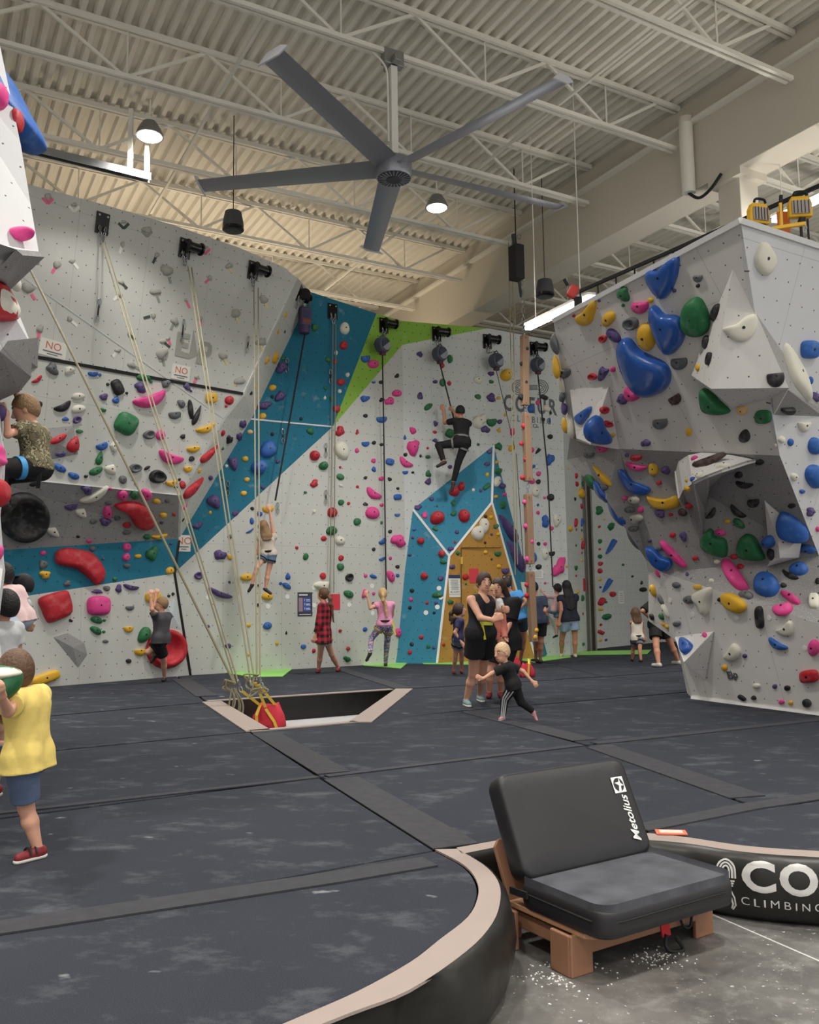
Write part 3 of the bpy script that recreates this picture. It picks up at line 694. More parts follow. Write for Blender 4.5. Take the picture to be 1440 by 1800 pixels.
HOLDS['L1'] = """275 685 60 62 a p;365 692 45 w p;195 742 65 32 -35 r k;490 708 55 30 5 b c;521 716 18 b e;568 767 18 k e;617 783 58 92 -25 k r;668 813 16 k e;412 830 65 38 w e;547 833 38 42 v p;612 838 50 42 20 b t;740 783 60 55 v p;755 733 75 40 10 g e;796 752 18 g e;875 763 45 a p;788 848 180 92 -18 p k;985 777 36 38 v p;1007 802 14 v e;1113 838 62 60 y r;1208 852 45 50 r e;1192 883 16 r e;955 868 45 38 a p;1003 900 26 105 -8 k e;1037 930 36 115 22 k t;920 922 66 48 a c;330 885 98 58 -25 k k;412 898 80 42 -10 w e;345 948 50 25 b t;405 955 48 36 -15 v d;542 903 30 24 g p;662 975 120 118 28 g r;418 1015 40 22 g e;308 1056 100 36 -30 r e;388 1082 85 90 20 r t;319 1132 55 30 v c;785 1033 62 48 a d;845 1035 48 58 10 p e;963 1042 28 22 k p;1083 1000 105 52 -20 y k;1018 1103 70 38 -5 y c;535 1090 65 45 -15 b c;598 1093 85 42 -80 w t;898 1153 138 78 20 p k;1010 1160 30 k e;1098 1130 55 140 30 r t;1170 1022 32 36 r e;1203 1057 44 52 k p;1255 1042 45 v p;1275 975 48 v p;1318 1018 30 25 o e;1390 880 75 42 v p;1385 935 38 32 y e;1430 630 30 50 y e;1437 785 40 32 y e;1170 1105 24 20 g e;1293 1160 32 30 y e;1318 812 26 28 k p;1345 780 20 26 o e;205 875 36 40 k e"""
HOLDS['L2'] = """313 128 78 38 25 b e;388 170 66 34 25 b e;525 75 50 78 15 g t;505 145 75 42 -25 g e;585 133 88 55 30 w t;711 130 70 46 a d;775 128 36 18 -30 k e;828 175 90 68 k d;647 190 42 46 a e;452 173 22 16 k e;716 211 18 14 k e;905 207 68 46 -10 y k;990 128 45 38 y c;1047 142 28 y e;927 229 18 14 k e;943 190 16 k e;177 213 46 20 -10 k e;460 243 60 45 v p;498 270 170 58 -28 w k;373 328 68 36 -5 v c;430 362 84 50 32 w t;580 238 26 18 p e;645 270 55 58 p e;768 267 62 60 p e;708 270 48 44 g p;567 360 52 68 p e;572 318 42 18 a e;492 409 40 26 a e;555 405 66 36 20 v p;618 390 28 a p;826 302 40 26 y e;882 301 28 20 a e;860 376 40 26 y e;668 428 42 34 r e;667 467 42 24 a e;851 416 18 14 k e;918 372 20 18 r p;970 330 30 55 20 p t;965 218 34 44 r e;840 487 88 34 -8 y k;778 490 42 28 g e;280 462 100 48 28 w t;412 490 20 16 k e;470 513 30 20 p e;1012 228 75 162 30 r t;1105 178 42 28 v e;960 400 16 26 k e;1230 100 48 98 -12 v k;1292 80 32 y e;1302 190 28 26 y e;1285 262 32 28 y e;1194 118 18 w e;1127 305 65 75 15 v p;1043 430 62 40 -25 v k;1240 367 34 30 v e;1108 364 18 y e;1385 230 22 v e;1170 185 22 12 g e;1365 125 80 b s;1415 30 85 95 20 b e;227 577 32 26 p e;225 635 68 50 -35 a t;237 690 60 40 y p;487 554 34 28 a e;668 545 42 46 p e;665 598 42 p e;669 645 38 26 a e;728 593 36 24 y e;800 580 65 68 g p;605 712 28 20 g e;355 738 32 35 a p;545 608 16 v e;902 527 16 v e;895 670 48 38 -15 y e;517 855 128 108 p r;508 930 66 36 22 g e;550 932 18 14 g e;505 985 66 38 28 g e;547 992 18 16 g e;512 780 60 20 10 v p;562 763 36 30 a e;625 765 36 40 v p;690 757 86 36 12 v k;684 862 46 28 a c;373 933 20 16 k p;677 972 50 38 y c;556 1042 32 18 a e;777 1020 62 90 35 g e;738 1093 62 42 y c;678 1146 30 24 k e;805 810 85 58 y r;236 1237 170 58 -20 y r;890 803 16 k e;912 793 18 k e;1160 587 60 58 v p;1210 597 32 30 y e;1047 697 48 38 v d;1160 790 135 42 22 v k;1212 490 26 24 a e;1330 342 20 k e;1328 408 22 36 b e;1370 370 28 b e;1318 460 50 16 -32 b k;1300 705 62 42 y e;1410 805 62 40 y e;1365 747 16 k e;1310 957 26 22 y e;1410 960 45 42 b e;1098 963 18 16 v e;1203 1066 36 26 v e;1310 1112 14 y e;1360 850 18 k e;1210 730 14 v e;1412 340 60 42 y c"""
HOLDS['M1'] = """180 220 30 34 y e;140 308 28 y e;176 308 18 26 k p;122 447 55 y p;165 500 55 60 v p;172 452 26 22 g e;118 605 45 40 y e;157 650 50 55 v p;67 755 42 32 y e;115 653 18 20 k e;42 655 26 20 y e;340 288 38 40 g e;497 293 50 65 w e;492 382 44 r e;452 422 18 24 w e;408 457 30 g p;447 468 22 24 r e;513 537 20 26 w e;478 576 42 38 r e;397 607 24 18 g e;471 624 20 22 w e;393 657 20 22 w t;428 663 22 30 g e;455 717 38 r e;607 447 48 42 b c;648 481 62 42 p e;650 574 22 14 b c;690 576 26 20 k e;773 543 24 22 k p;603 663 42 38 b p;772 635 50 38 p e;733 676 46 44 p p;693 669 26 22 k p;607 753 26 20 k e;692 767 56 38 b c;267 769 18 k e;116 850 20 k e;316 833 36 38 g p;472 835 50 48 r p;563 840 16 26 r p;857 832 34 36 p p;815 866 20 28 b t;105 918 78 118 32 b d;145 993 24 v e;65 1130 22 v e;607 897 42 30 b c;652 895 22 k e;692 905 20 18 k e;857 920 72 70 p p;562 936 22 26 p e;480 935 72 100 -35 w e;338 964 52 r s;384 1018 46 g s;337 1110 42 40 r p;290 1157 20 14 g e;474 1075 45 32 30 g e;474 1025 14 r e;476 1120 18 w e;735 996 46 36 15 b r;818 1000 84 48 35 p k;818 958 22 20 k e;650 990 26 24 p e;651 1036 26 24 b p;817 1049 32 22 b c;857 1052 16 14 k e;898 965 14 18 k e;692 1084 30 24 p e;735 1088 22 20 k p;607 1080 20 18 k e;778 1136 18 14 k e;648 1165 92 54 35 p k;776 1182 44 32 b r;565 1127 16 r e;893 429 32 28 v p;1053 454 30 44 g e;1012 489 26 r e;1014 578 34 42 g e;975 574 26 20 v e;1049 582 22 24 r e;895 650 34 32 v p;938 706 54 28 -38 g e;977 795 26 v p;974 839 22 18 r p;1052 846 46 48 25 g r;975 884 30 20 v p;936 924 14 r e;936 970 26 18 g r;938 1060 32 30 g p;938 1100 34 32 v p;1200 565 46 42 w e;1270 574 22 g p;1270 531 30 28 v p;1347 541 62 60 y s;1200 653 34 26 25 g e;1270 658 48 42 v p;1308 660 20 y p;1233 697 16 w e;1207 783 62 82 25 w p;1272 780 55 48 g c;1237 823 42 40 v p;1312 784 28 24 v e;1310 830 22 20 y p;1382 838 26 40 p e;1345 748 18 y e;1378 923 36 y p;1308 915 36 40 g p;1202 905 16 14 g e;1075 1155 55 50 r s;1110 1130 38 44 r s;1053 1022 24 20 v e;1262 943 30 22 v e;1250 1008 32 22 v e;1300 998 18 y e;1250 1063 22 20 y e;1305 1047 34 36 g p;1300 1100 32 55 10 w e;1247 1127 50 24 -38 g r;1328 1125 32 28 v e;1176 1145 18 w e;1340 1168 20 p e;1295 1180 18 y e;1215 1148 18 v e;957 1192 24 v e"""
HOLDS['M2'] = """432 183 55 52 r e;478 130 32 g e;518 135 18 r e;607 139 24 22 k p;336 177 18 22 w e;643 186 72 68 p e;692 236 14 18 g e;563 232 42 38 g e;428 280 62 46 -15 g e;693 143 22 20 p e;775 193 30 20 b c;472 332 55 46 w e;387 320 30 28 r e;245 369 18 r e;292 416 28 40 20 g e;478 423 28 32 r e;475 470 40 38 g e;695 332 44 32 -32 b c;737 283 22 20 k e;651 377 20 k e;695 425 38 20 -20 b c;738 424 18 p e;780 332 72 66 p p;776 469 24 20 k e;522 526 42 k d;383 518 34 36 r e;608 516 20 p e;648 520 40 20 15 b e;740 520 36 68 -25 p e;777 515 20 b e;380 570 72 60 w p;518 614 56 38 35 g e;605 608 30 66 28 p k;650 610 18 p e;648 663 16 k e;198 518 36 40 b t;192 570 52 28 38 b e;160 557 18 b e;190 817 14 20 k t;141 873 20 y e;280 890 30 24 b e;335 911 20 24 r e;474 807 18 r e;605 799 24 b e;516 900 22 r e;510 955 40 28 g p;778 817 36 50 p e;885 157 36 28 v p;920 198 32 34 p e;985 215 78 64 r s;1127 205 62 r s;1070 133 28 30 g p;1072 190 30 28 g p;975 268 28 g p;1090 287 24 20 v e;985 148 14 g e;865 272 22 18 b e;857 316 16 v e;900 333 40 34 r s;1080 341 14 r e;1057 375 34 24 v e;1010 400 38 r s;842 407 20 16 v e;1018 443 34 28 g p;1094 397 22 g e;1065 470 30 24 v e;918 519 38 r s;1005 531 34 26 v e;853 595 24 22 k e;988 618 50 36 g p;848 641 22 p e;842 685 20 k e;852 877 22 k e;902 840 24 r e;940 889 22 g e;968 895 18 v e;842 920 24 r e;933 660 18 r e;980 660 18 v e;970 712 16 k e;1200 293 65 82 -5 w e;1233 252 52 78 -10 w e;1268 208 22 y e;1240 210 18 k e;1295 257 26 g p;1305 397 36 30 g c;1240 392 22 y e;1272 298 14 v e;1308 297 20 y e;1238 342 14 k e;1345 485 42 40 v c;1310 467 22 y e;1135 522 34 r e;1137 560 12 g e;1055 655 28 30 g p;1020 880 18 r e;1273 429 12 k e;1355 268 52 175 -33 v t;1395 415 52 190 -28 v t;1330 143 34 36 g p"""
HOLDS['C1'] = """420 1075 55 70 b e;475 1025 35 40 p e;545 1070 62 50 w p;525 985 64 36 22 k r;570 1100 20 25 k e;518 1160 28 30 k e;567 1165 28 45 b t;572 1295 42 40 k e;425 1400 38 45 p e;478 1405 26 75 40 k k;425 1525 58 35 b c;480 1588 36 42 p e;425 1645 55 50 p e;478 1652 40 38 k e;570 1475 65 85 b p;418 1300 30 w e;465 1540 25 w e;672 1545 25 w e;715 1550 18 y e;455 1725 62 95 w e;575 1775 60 55 k e;775 1605 42 r e;780 1670 50 40 r e;825 1670 36 38 g e;810 1745 100 76 y r;770 1785 30 k e"""
HOLDS['C2'] = """560 22 26 24 k e;525 17 36 p e;622 112 36 50 k e;592 105 16 p e;557 143 14 b e;557 183 20 p e;597 232 46 56 b p;655 225 40 62 15 w p;628 267 24 p e;753 237 26 50 22 r r;787 233 22 62 25 b k;725 270 44 30 15 y e;758 273 14 r e;787 277 14 g e;787 318 20 y e;757 357 14 g e;790 355 26 50 28 r r;788 395 14 r e;787 437 18 y e;560 348 20 k e;595 348 20 p e;595 400 30 62 w e;630 395 32 30 k c;537 420 26 55 b e;667 472 58 95 20 p p;755 470 32 30 g c;757 517 14 r e;560 470 32 30 k e;595 555 14 p e;710 468 14 y e;790 635 28 34 g e;765 600 24 y e;793 717 14 r e;795 878 32 18 g e;877 173 36 42 g p;940 257 32 38 g p;880 258 14 r e;908 220 12 y e;883 335 20 24 g e;882 377 12 r e;883 415 22 g e;885 453 24 r e;883 491 24 28 r e;883 537 20 16 y e;886 577 12 v e;890 653 30 46 28 r r;915 655 14 g e;887 693 28 16 y r;918 733 48 32 -20 g e;888 775 14 r e;887 815 36 20 25 r r;887 856 16 y e;916 855 14 v e;950 614 34 28 r e;1005 459 14 g e;942 355 20 125 30 b k;922 560 20 115 30 b k;1110 590 36 26 k e;1103 553 16 22 k t;1055 520 12 k e;785 150 26 r e"""
HOLDS['R1'] = """333 780 60 85 25 y e;537 875 88 155 -5 y e;413 650 55 85 g p;498 707 90 72 p c;553 683 30 y e;408 710 18 g e;453 805 76 70 a d;803 560 50 45 a c;803 607 22 k e;678 632 22 v e;282 687 14 v e;148 765 16 r e;303 886 42 38 r d;360 868 52 90 -48 v e;248 1085 45 36 r d;305 1065 45 105 22 v k;355 1047 28 30 p e;890 750 82 48 -52 k e;848 905 42 62 22 k e;865 993 36 60 15 k d;805 1040 34 36 y e;705 1003 85 74 a c;403 1205 45 55 v p;455 1180 92 82 30 p k;680 1197 65 60 -25 n c;605 1322 76 64 a c;755 1378 30 42 y e;1050 1400 55 72 22 k e;305 1262 50 38 r d;325 1335 50 34 22 r d;352 1393 30 18 y e;528 1435 45 42 v p;298 1465 60 40 p e;100 1057 65 58 a c;1210 1087 95 90 k c;1385 943 92 102 b r;1420 1195 50 v p;1275 1257 75 42 k c;1388 1105 20 45 b e;1037 1262 55 48 o r;1150 1295 90 72 g r;1358 1345 66 75 w k;1240 1418 32 40 w e;1287 1432 28 42 b e;1210 1450 20 w e"""
HOLDS['R2'] = """175 118 62 32 a c;435 133 62 34 r c;435 187 122 52 12 p k;533 200 55 72 y r;597 205 52 36 v p;383 125 22 v e;248 238 42 150 -40 y t;560 277 28 26 r p;250 292 62 36 a e;370 362 34 26 p e;425 370 62 40 25 w e;400 425 62 36 a e;460 425 34 p e;567 445 55 44 v p;624 452 26 20 r e;690 440 50 44 n e;728 403 70 38 r e;435 475 62 w p;418 530 60 32 a e;635 565 34 30 r e;695 572 42 48 v p;510 597 20 v e;575 658 40 28 a e;640 668 34 215 -44 p r;760 693 34 26 r e;715 782 20 v e;848 447 78 44 -50 k k;1030 285 98 40 10 k k;1000 233 42 36 k e;995 435 105 40 38 k k;1080 378 65 52 k c;1115 163 48 30 k e;1292 403 44 24 k e;755 143 28 p e;920 188 50 46 w p;782 240 42 40 w p;745 258 26 b e;715 265 22 y e;720 310 50 36 y e;898 550 66 34 15 p e;935 490 34 26 y e;1000 500 80 40 40 g e;1170 600 62 66 b s;1183 672 48 66 k e;1378 637 104 38 15 b e;1330 755 112 66 -12 b e;1292 782 100 38 25 k k;980 680 50 30 r e;1008 740 36 28 r e;880 712 36 22 w e;850 817 34 20 w e;1040 900 78 40 15 a p;1245 843 34 26 k e;1285 912 125 42 33 p e;1240 967 115 70 -10 p c;1415 930 60 85 w r;725 920 58 46 20 a e;657 840 46 34 20 a e;773 850 46 26 y r;905 922 28 24 k e;1117 1017 42 132 -5 k r;1215 1167 118 56 30 b k;1033 1230 24 26 v e;922 1295 34 y e;1415 1185 60 95 p e;1390 1342 105 76 -6 r r;1098 1395 38 30 w e;1198 1398 24 28 v e;1267 1407 32 k e;1082 1461 28 26 k e;1018 1460 50 24 35 k r;1235 1483 30 28 p e;1285 1488 26 24 y e;1375 1490 50 48 k e;1435 820 30 35 k e;660 1053 44 34 a e;1415 75 75 100 b e;1410 240 95 135 b e;1280 55 28 42 b e;1300 245 36 46 w e;1345 325 28 26 b e;1390 437 46 v p;1432 532 24 32 p e;532 870 38 66 y e;585 1055 24 y e;605 1070 24 y e;575 925 24 66 -15 a e;598 980 28 80 -15 w e;580 1008 32 40 g e;523 1015 28 40 k e;812 1117 26 p e;555 775 24 50 -20 p e"""
POLYS = [('R1', 'B', .5, '535,540 560,520 600,520 640,480 690,450 707,470 695,560 660,640 620,675 575,640 545,590'),
 ('R1', 'B', .5, '565,715 590,715 630,755 690,762 725,790 738,850 715,920 660,970 620,930 585,850 562,780'),
 ('R1', 'B', .5, '420,880 455,890 495,940 560,975 630,1010 660,1060 655,1120 610,1170 540,1190 490,1165 440,1090 405,990 395,920'),
 ('R1', 'B', .5, '255,1290 285,1300 300,1350 335,1400 330,1435 280,1442 220,1425 197,1380 210,1330'),
 ('R1', 'B', .4, '155,1300 200,1265 240,1243 240,1270 215,1310 190,1340 165,1330'),
 ('R1', 'g', .6, '785,668 820,690 850,760 855,830 820,870 760,865 725,820 722,740 745,690'),
 ('R1', 'y', .45, '255,680 268,700 260,750 245,795 215,815 175,805 163,770 200,745 225,715'),
 ('R1', 'w', .35, '1140,378 1170,400 1205,480 1180,540 1145,552 1110,520 1098,470 1115,410'),
 ('R1', 'w', .4, '938,830 1000,810 1050,770 1095,758 1112,780 1105,840 1075,885 1030,905 980,890 945,855'),
 ('R1', 'w', .35, '1240,940 1290,970 1350,1040 1380,1100 1383,1190 1330,1160 1280,1120 1255,1040'),
 ('R1', 'g', .7, '825,1150 870,1160 920,1210 975,1265 940,1280 875,1275 835,1245'),
 ('R2', 'B', .5, '340,205 375,215 415,265 470,285 515,310 500,340 440,345 385,310 350,255'),
 ('R2', 'y', .6, '495,350 540,362 600,365 650,348 675,370 670,405 600,422 530,410'),
 ('R2', 'B', .6, '490,628 540,640 580,680 628,700 630,740 590,765 530,730 500,680'),
 ('R2', 'n', .4, '770,172 830,148 895,122 885,160 840,195'),
 ('R2', 'g', .6, '835,530 860,540 868,568 930,590 933,680 860,670 805,640 793,590'),
 ('R2', 'g', .6, '1040,557 1090,575 1125,640 1145,695 1080,700 1010,685 993,640 1005,590'),
 ('R2', 'b', .7, '1240,430 1300,445 1370,500 1388,560 1370,595 1300,598 1230,575 1205,530 1210,470'),
 ('R2', 'p', .5, '910,710 940,702 985,745 1050,840 1050,865 1000,870 950,830 915,770'),
 ('R2', 'b', .6, '1150,788 1200,800 1225,855 1195,900 1140,905 1090,880 1090,835 1115,800'),
 ('R2', 'y', .5, '915,890 960,885 1020,920 1045,965 1010,995 950,975 915,930'),
 ('R2', 'w', .5, '755,890 840,850 852,880 835,930 835,990 810,1008 790,960 760,930'),
 ('R2', 'w', .4, '1280,1035 1300,1060 1295,1110 1250,1120 1205,1090 1240,1075'),
 ('R2', 'w', .5, '975,1160 1010,1195 1005,1235 960,1260 920,1240 945,1210'),
 ('R2', 'B', .45, '680,1145 705,1135 745,1165 740,1195 705,1225 680,1200'),
 ('L2', 'r', .45, '200,820 270,790 340,775 360,800 375,890 320,925 262,945 240,930 218,880'),
 ('L2', 'r', .5, '600,325 650,305 720,305 780,340 810,385 805,430 760,450 710,430 680,380 640,345'),
 ('L2', 'r', .5, '295,570 345,550 420,560 480,580 530,640 550,690 535,730 505,745 460,705 400,660 330,645 292,625')]
RING = [('L2', 'r', '872,1085 103'), ('L2', 'k', '120,385 130')]
CHIPS = {'L0': """265 137 30 25 k V;405 185 55 45 a V;258 272 28 35 w -11,33;465 337 28 35 k -15,31;525 430 80 65 a 18,60;248 500 35 30 k 24,25;240 575 35 35 w -22,20;455 558 65 45 a 18,47;640 608 20 25 p 15,30;443 702 32 36 k -38,10;573 735 50 50 a -16,35;728 722 28 30 p -1,25;503 858 40 30 k 25,22;530 842 26 22 p 7,20;297 815 25 25 k 23,20;495 930 70 70 a 10,55;230 912 38 30 w -18,23;312 998 45 45 a 38,22;705 1072 30 28 p -8,18;965 1095 65 50 y -20,14;862 945 55 45 y 18,35;900 403 45 35 y 8,22;785 475 30 30 p -15,16;755 290 35 25 p V;940 690 65 50 y 10,40;1108 605 55 50 y 17,40;1092 862 60 55 y 6,34""",
 'LA': """420 30 65 60 p V;650 100 50 40 w V;500 628 65 75 p -28,47;635 597 60 35 w 33,41;243 833 110 90 p 49,77;612 1105 50 45 w 43,40;352 1190 70 65 p -12,55"""}
TAPE = dict(k=(70, 78, 72), a=(150, 152, 146), w=(236, 236, 232), p=(238, 110, 150), y=(226, 208, 150))
def outline(shape, n, rnd):
    pts = []
    ph = [rnd.uniform(0, 6.28) for _ in range(4)]
    for i in range(n):
        a = 2 * math.pi * i / n; x, y = math.cos(a), math.sin(a)
        if shape in 'es d'.replace(' ', ''): k = 1 + .05 * math.sin(2 * a + ph[0]) + .04 * math.sin(3 * a + ph[1]); x *= k; y *= k
        elif shape == 'k': y = y * .68 - (x * x - .4) * .55
        elif shape == 'K': y = y * .68 + (x * x - .4) * .55
        elif shape == 't': w = (0.12 + .88 * ((1 + y) / 2) ** .75) if y > -.999 else .1; x *= w * 1.05
        elif shape == 'c': y = max(y, -.42 - .1 * x) * 1.15 + .1
        elif shape == 'p': k = 1 + .16 * math.sin(2 * a + ph[0]) + .13 * math.sin(3 * a + ph[1]) + .07 * math.sin(5 * a + ph[2]); x *= k; y *= k
        elif shape == 'r': k = (abs(x) ** 3.6 + abs(y) ** 3.6) ** (-1 / 3.6); x *= k * .94; y *= k * .94
        pts.append((x, y))
    return pts
HF = dict(e=.55, s=.95, k=.55, K=.55, t=.5, c=.6, p=.6, r=.5, d=.55, P=.5)
def hold_mesh(name, px_pts, c, shape, hf=None, ring=False):
    h = hit(*c)
    if not h: return None
    t, p0, n, zone = h
    view = (CAM - p0).normalized(); fac = view.dot(n)
    if fac > .42:
        q = [onpl(x, y, p0, n) - p0 for x, y in px_pts]
    else:
        u = UP.cross(n); u = u.normalized() if u.length > 1e-3 else V3((1, 0, 0)); v = n.cross(u); sc = t * ray(*c).length / F
        q = [u * ((x - c[0]) * sc * min(1.6, .85 / max(fac, .1))) - v * ((y - c[1]) * sc) for x, y in px_pts]
    rmin = min(a.length for a in q); rav = sum(a.length for a in q) / len(q); H = min(.30, (rmin + rav) / 2 * (hf or HF[shape]) * 1.15 + .006)
    m = len(q); vs = []; fs = []
    if ring: prof = [(1, -.01), (1.0, .35), (.97, .62), (.90, .80), (.80, .84), (.70, .74), (.58, .34), (.42, .16), (.2, .10)]
    elif shape == 'd': prof = [(1, -.02), (1.0, .40), (.93, .75), (.80, .95), (.66, .90), (.50, .55), (.30, .36)]
    elif shape == 'r' or shape == 'P': prof = [(1, -.02), (1.0, .30), (.95, .62), (.84, .86), (.62, 1.0), (.32, 1.05)]
    elif shape in 'ck': prof = [(1, -.02), (1.0, .30), (.93, .60), (.78, .86), (.55, 1.0), (.28, 1.03)]
    else: prof = [(1, -.02), (.97, .30), (.88, .58), (.72, .80), (.50, .94), (.25, 1.0)]
    rnd = random.Random(int(c[0] * 7 + c[1] * 13)); sh = UP * (rnd.uniform(.05, .25) * H); sh = sh - n * sh.dot(n)
    for s, z in prof:
        for i, a in enumerate(q):
            w = 1.0
            if shape == 'p': w = 1 + .22 * mnoise.noise(a * 14 + p0) * (z > .1)
            vs.append(a * s * w + n * (H * z) + sh * max(0, z))
    vs.append(n * (H * prof[-1][1] * .99) + sh * prof[-1][1])
    for j in range(len(prof) - 1):
        for i in range(m):
            k = (i + 1) % m; fs.append((j * m + i, j * m + k, (j + 1) * m + k, (j + 1) * m + i))
    b = (len(prof) - 1) * m
    for i in range(m): fs.append((b + i, b + (i + 1) % m, b + m))
    me = bpy.data.meshes.new(name); me.from_pydata([tuple(v) for v in vs], [], fs); me.update()
    bm = bmesh.new(); bm.from_mesh(me); bmesh.ops.recalc_face_normals(bm, faces=bm.faces)
    bm.normal_update()
    if bm.faces[-1].normal.dot(n) < 0: bmesh.ops.reverse_faces(bm, faces=bm.faces)
    bm.to_mesh(me); bm.free()
    me.polygons.foreach_set('use_smooth', [True] * len(me.polygons))
    return me, p0, n, zone, H, sh, rav
REC = []
def add_hold(c, pts, col, shape, area, hf=None, ring=False, tape=None):
    for r in REC:
        if abs(r['c'][0] - c[0]) < 5 and abs(r['c'][1] - c[1]) < 5 and r['area'] > area * .5: return
    REC.append(dict(c=c, pts=pts, col=col, shape=shape, area=area, hf=hf, ring=ring, tape=tape))
for cr_, txt in HOLDS.items():
    ox, oy, sc_ = CROP[cr_]
    for it in txt.split(';'):
        tk = it.split(); sh_ = tk[-1]; co_ = tk[-2]; nu = [float(x) for x in tk[:-2]]
        x, y = nu[0], nu[1]; w = nu[2]; h = nu[3] if len(nu) in (4, 5) else w; an = math.radians(nu[4] if len(nu) == 5 else 0)
        if len(nu) == 4 and nu[3] < 0: h = w
        rnd = random.Random(int(x * 31 + y)); nseg = 24 if w * h / sc_ ** 2 > 400 else (16 if w * h / sc_ ** 2 > 60 else 12)
        c = (ox + x / sc_, oy + y / sc_); pts = []
        for a, b in outline(sh_, nseg, rnd):
            a *= w / 2 / sc_; b *= h / 2 / sc_; pts.append((c[0] + a * math.cos(an) - b * math.sin(an), c[1] + a * math.sin(an) + b * math.cos(an)))
        add_hold(c, pts, co_, sh_, w * h / sc_ ** 2)
for cr_, co_, hf_, txt in POLYS:
    ox, oy, sc_ = CROP[cr_]; P = [tuple(float(v) for v in t.split(',')) for t in txt.split()]
    P = [(ox + x / sc_, oy + y / sc_) for x, y in P]; P = [(v.x, v.y) for v in curve_pts([(x, y, 0) for x, y in P], 3, True)]
    c = (sum(p[0] for p in P) / len(P), sum(p[1] for p in P) / len(P)); ar = abs(sum(P[i - 1][0] * P[i][1] - P[i][0] * P[i - 1][1] for i in range(len(P)))) / 2 * 1.27
    add_hold(c, P, co_, 'P', ar, hf_)
for cr_, co_, txt in RING:
    ox, oy, sc_ = CROP[cr_]; a, b = txt.split(); x, y = [float(v) for v in a.split(',')]; R_ = float(b) / sc_; c = (ox + x / sc_, oy + y / sc_)
    add_hold(c, [(c[0] + R_ * math.cos(i * math.pi / 18), c[1] + R_ * math.sin(i * math.pi / 18)) for i in range(36)], co_, 'd', 4 * R_ * R_, .42, True)
for cr_, txt in CHIPS.items():
    ox, oy, sc_ = CROP[cr_]
    for it in txt.split(';'):
        tk = it.split(); x, y, w, h = [float(v) for v in tk[:4]]; c = (ox + x / sc_, oy + y / sc_); rnd = random.Random(int(x * 31 + y))
        pts = [(c[0] + a * w / 2 / sc_, c[1] + b * h / 2 / sc_) for a, b in outline('p', 12, rnd)]
        tp = (tk[4], None) if tk[5] == 'V' else (tk[4], tuple(float(v) / sc_ for v in tk[5].split(',')))
        add_hold(c, pts, 'h', 'p', w * h / sc_ ** 2, .45, False, tp)
def pin(p, P):
    c = False
    for i in range(len(P)):
        a, b = P[i - 1], P[i]
        if (a[1] > p[1]) != (b[1] > p[1]) and p[0] < (b[0] - a[0]) * (p[1] - a[1]) / (b[1] - a[1]) + a[0]: c = not c
    return c
def collide(a, b): return any(pin(p, b['pts']) for p in a['pts']) or any(pin(p, a['pts']) for p in b['pts'])
ORD = sorted(REC, key=lambda r: -r['area'])
for i, r in enumerate(ORD):          # neighbours touch but do not run into each other
    for _ in range(3):
        moved = False
        for q in ORD[:i]:
            if abs(q['c'][0] - r['c'][0]) > 90 or abs(q['c'][1] - r['c'][1]) > 90 or r['col'] == q['col'] == 'w': continue
            k = 0
            while k < 9 and collide(q, r):
                dx, dy = r['c'][0] - q['c'][0], r['c'][1] - q['c'][1]; L = math.hypot(dx, dy) or 1; dx, dy = dx / L, dy / L
                r['c'] = (r['c'][0] + dx, r['c'][1] + dy); r['pts'] = [(x + dx, y + dy) for x, y in r['pts']]; k += 1; moved = True
        if not moved: break
ZN = dict(AU1='upper left grey wall', AU2='grey wall below the rubber strip', AM='shaded grey overhang', AT='low teal band', AL='white base of the left wall', RT='narrow grey return', BT='upper slanting teal panel', BT2='lower slanting teal panel', GS='green stripe', BL='white wall beside the ropes', CW='pale wall with the logo', CR='pale wall left of the column', DW='pale wall right of the column', DE='pale far wall', BU1='teal buttress top', BU2='teal buttress side', BU3='ochre buttress panel', BU4='thin teal buttress edge', RU='boulder upper face', RW='white boulder side', RD='boulder shaded underside', RL='boulder lower slab', RF='boulder flank', RF2='boulder flank', V1='big pyramid volume', V2='small pyramid volume', V3='curved ledge volume', V3u='curved ledge underside', V4='pointed volume', V5='spike volume', VL1='plywood volume', VL2='kite volume', VL3='textured volume', NU='near boulder', ND='near boulder', NM='near boulder')
M_bolt = mat('dark_bolt', (20, 20, 22), .5)
bolt_me = None
def bolt_mesh():
    global bolt_me
    if bolt_me is None:
        bolt_me = bpy.data.meshes.new('bolt'); n = 8
        vs = [(math.cos(6.2832 * i / n), math.sin(6.2832 * i / n), z) for z in (-.5, .25) for i in range(n)]
        bolt_me.from_pydata(vs, [], [tuple(range(n, 2 * n))] + [(i, (i + 1) % n, n + (i + 1) % n, n + i) for i in range(n)]); bolt_me.materials.append(M_bolt)
    return bolt_me
REC.sort(key=lambda r: -(r['area'] + (400 if r['tape'] else 0)))
KEEP = []; REST = []
for r in REC:
    res = hold_mesh('climbing_hold', r['pts'], r['c'], r['shape'], r['hf'], r['ring'])
    if not res: print('HOLD MISS', r['c'], r['col']); continue
    r['res'] = res; (KEEP if len(KEEP) < 300 else REST).append(r)
def size_w(a): return 'huge' if a > 2600 else 'large' if a > 700 else 'mid sized' if a > 230 else 'small' if a > 90 else 'tiny'
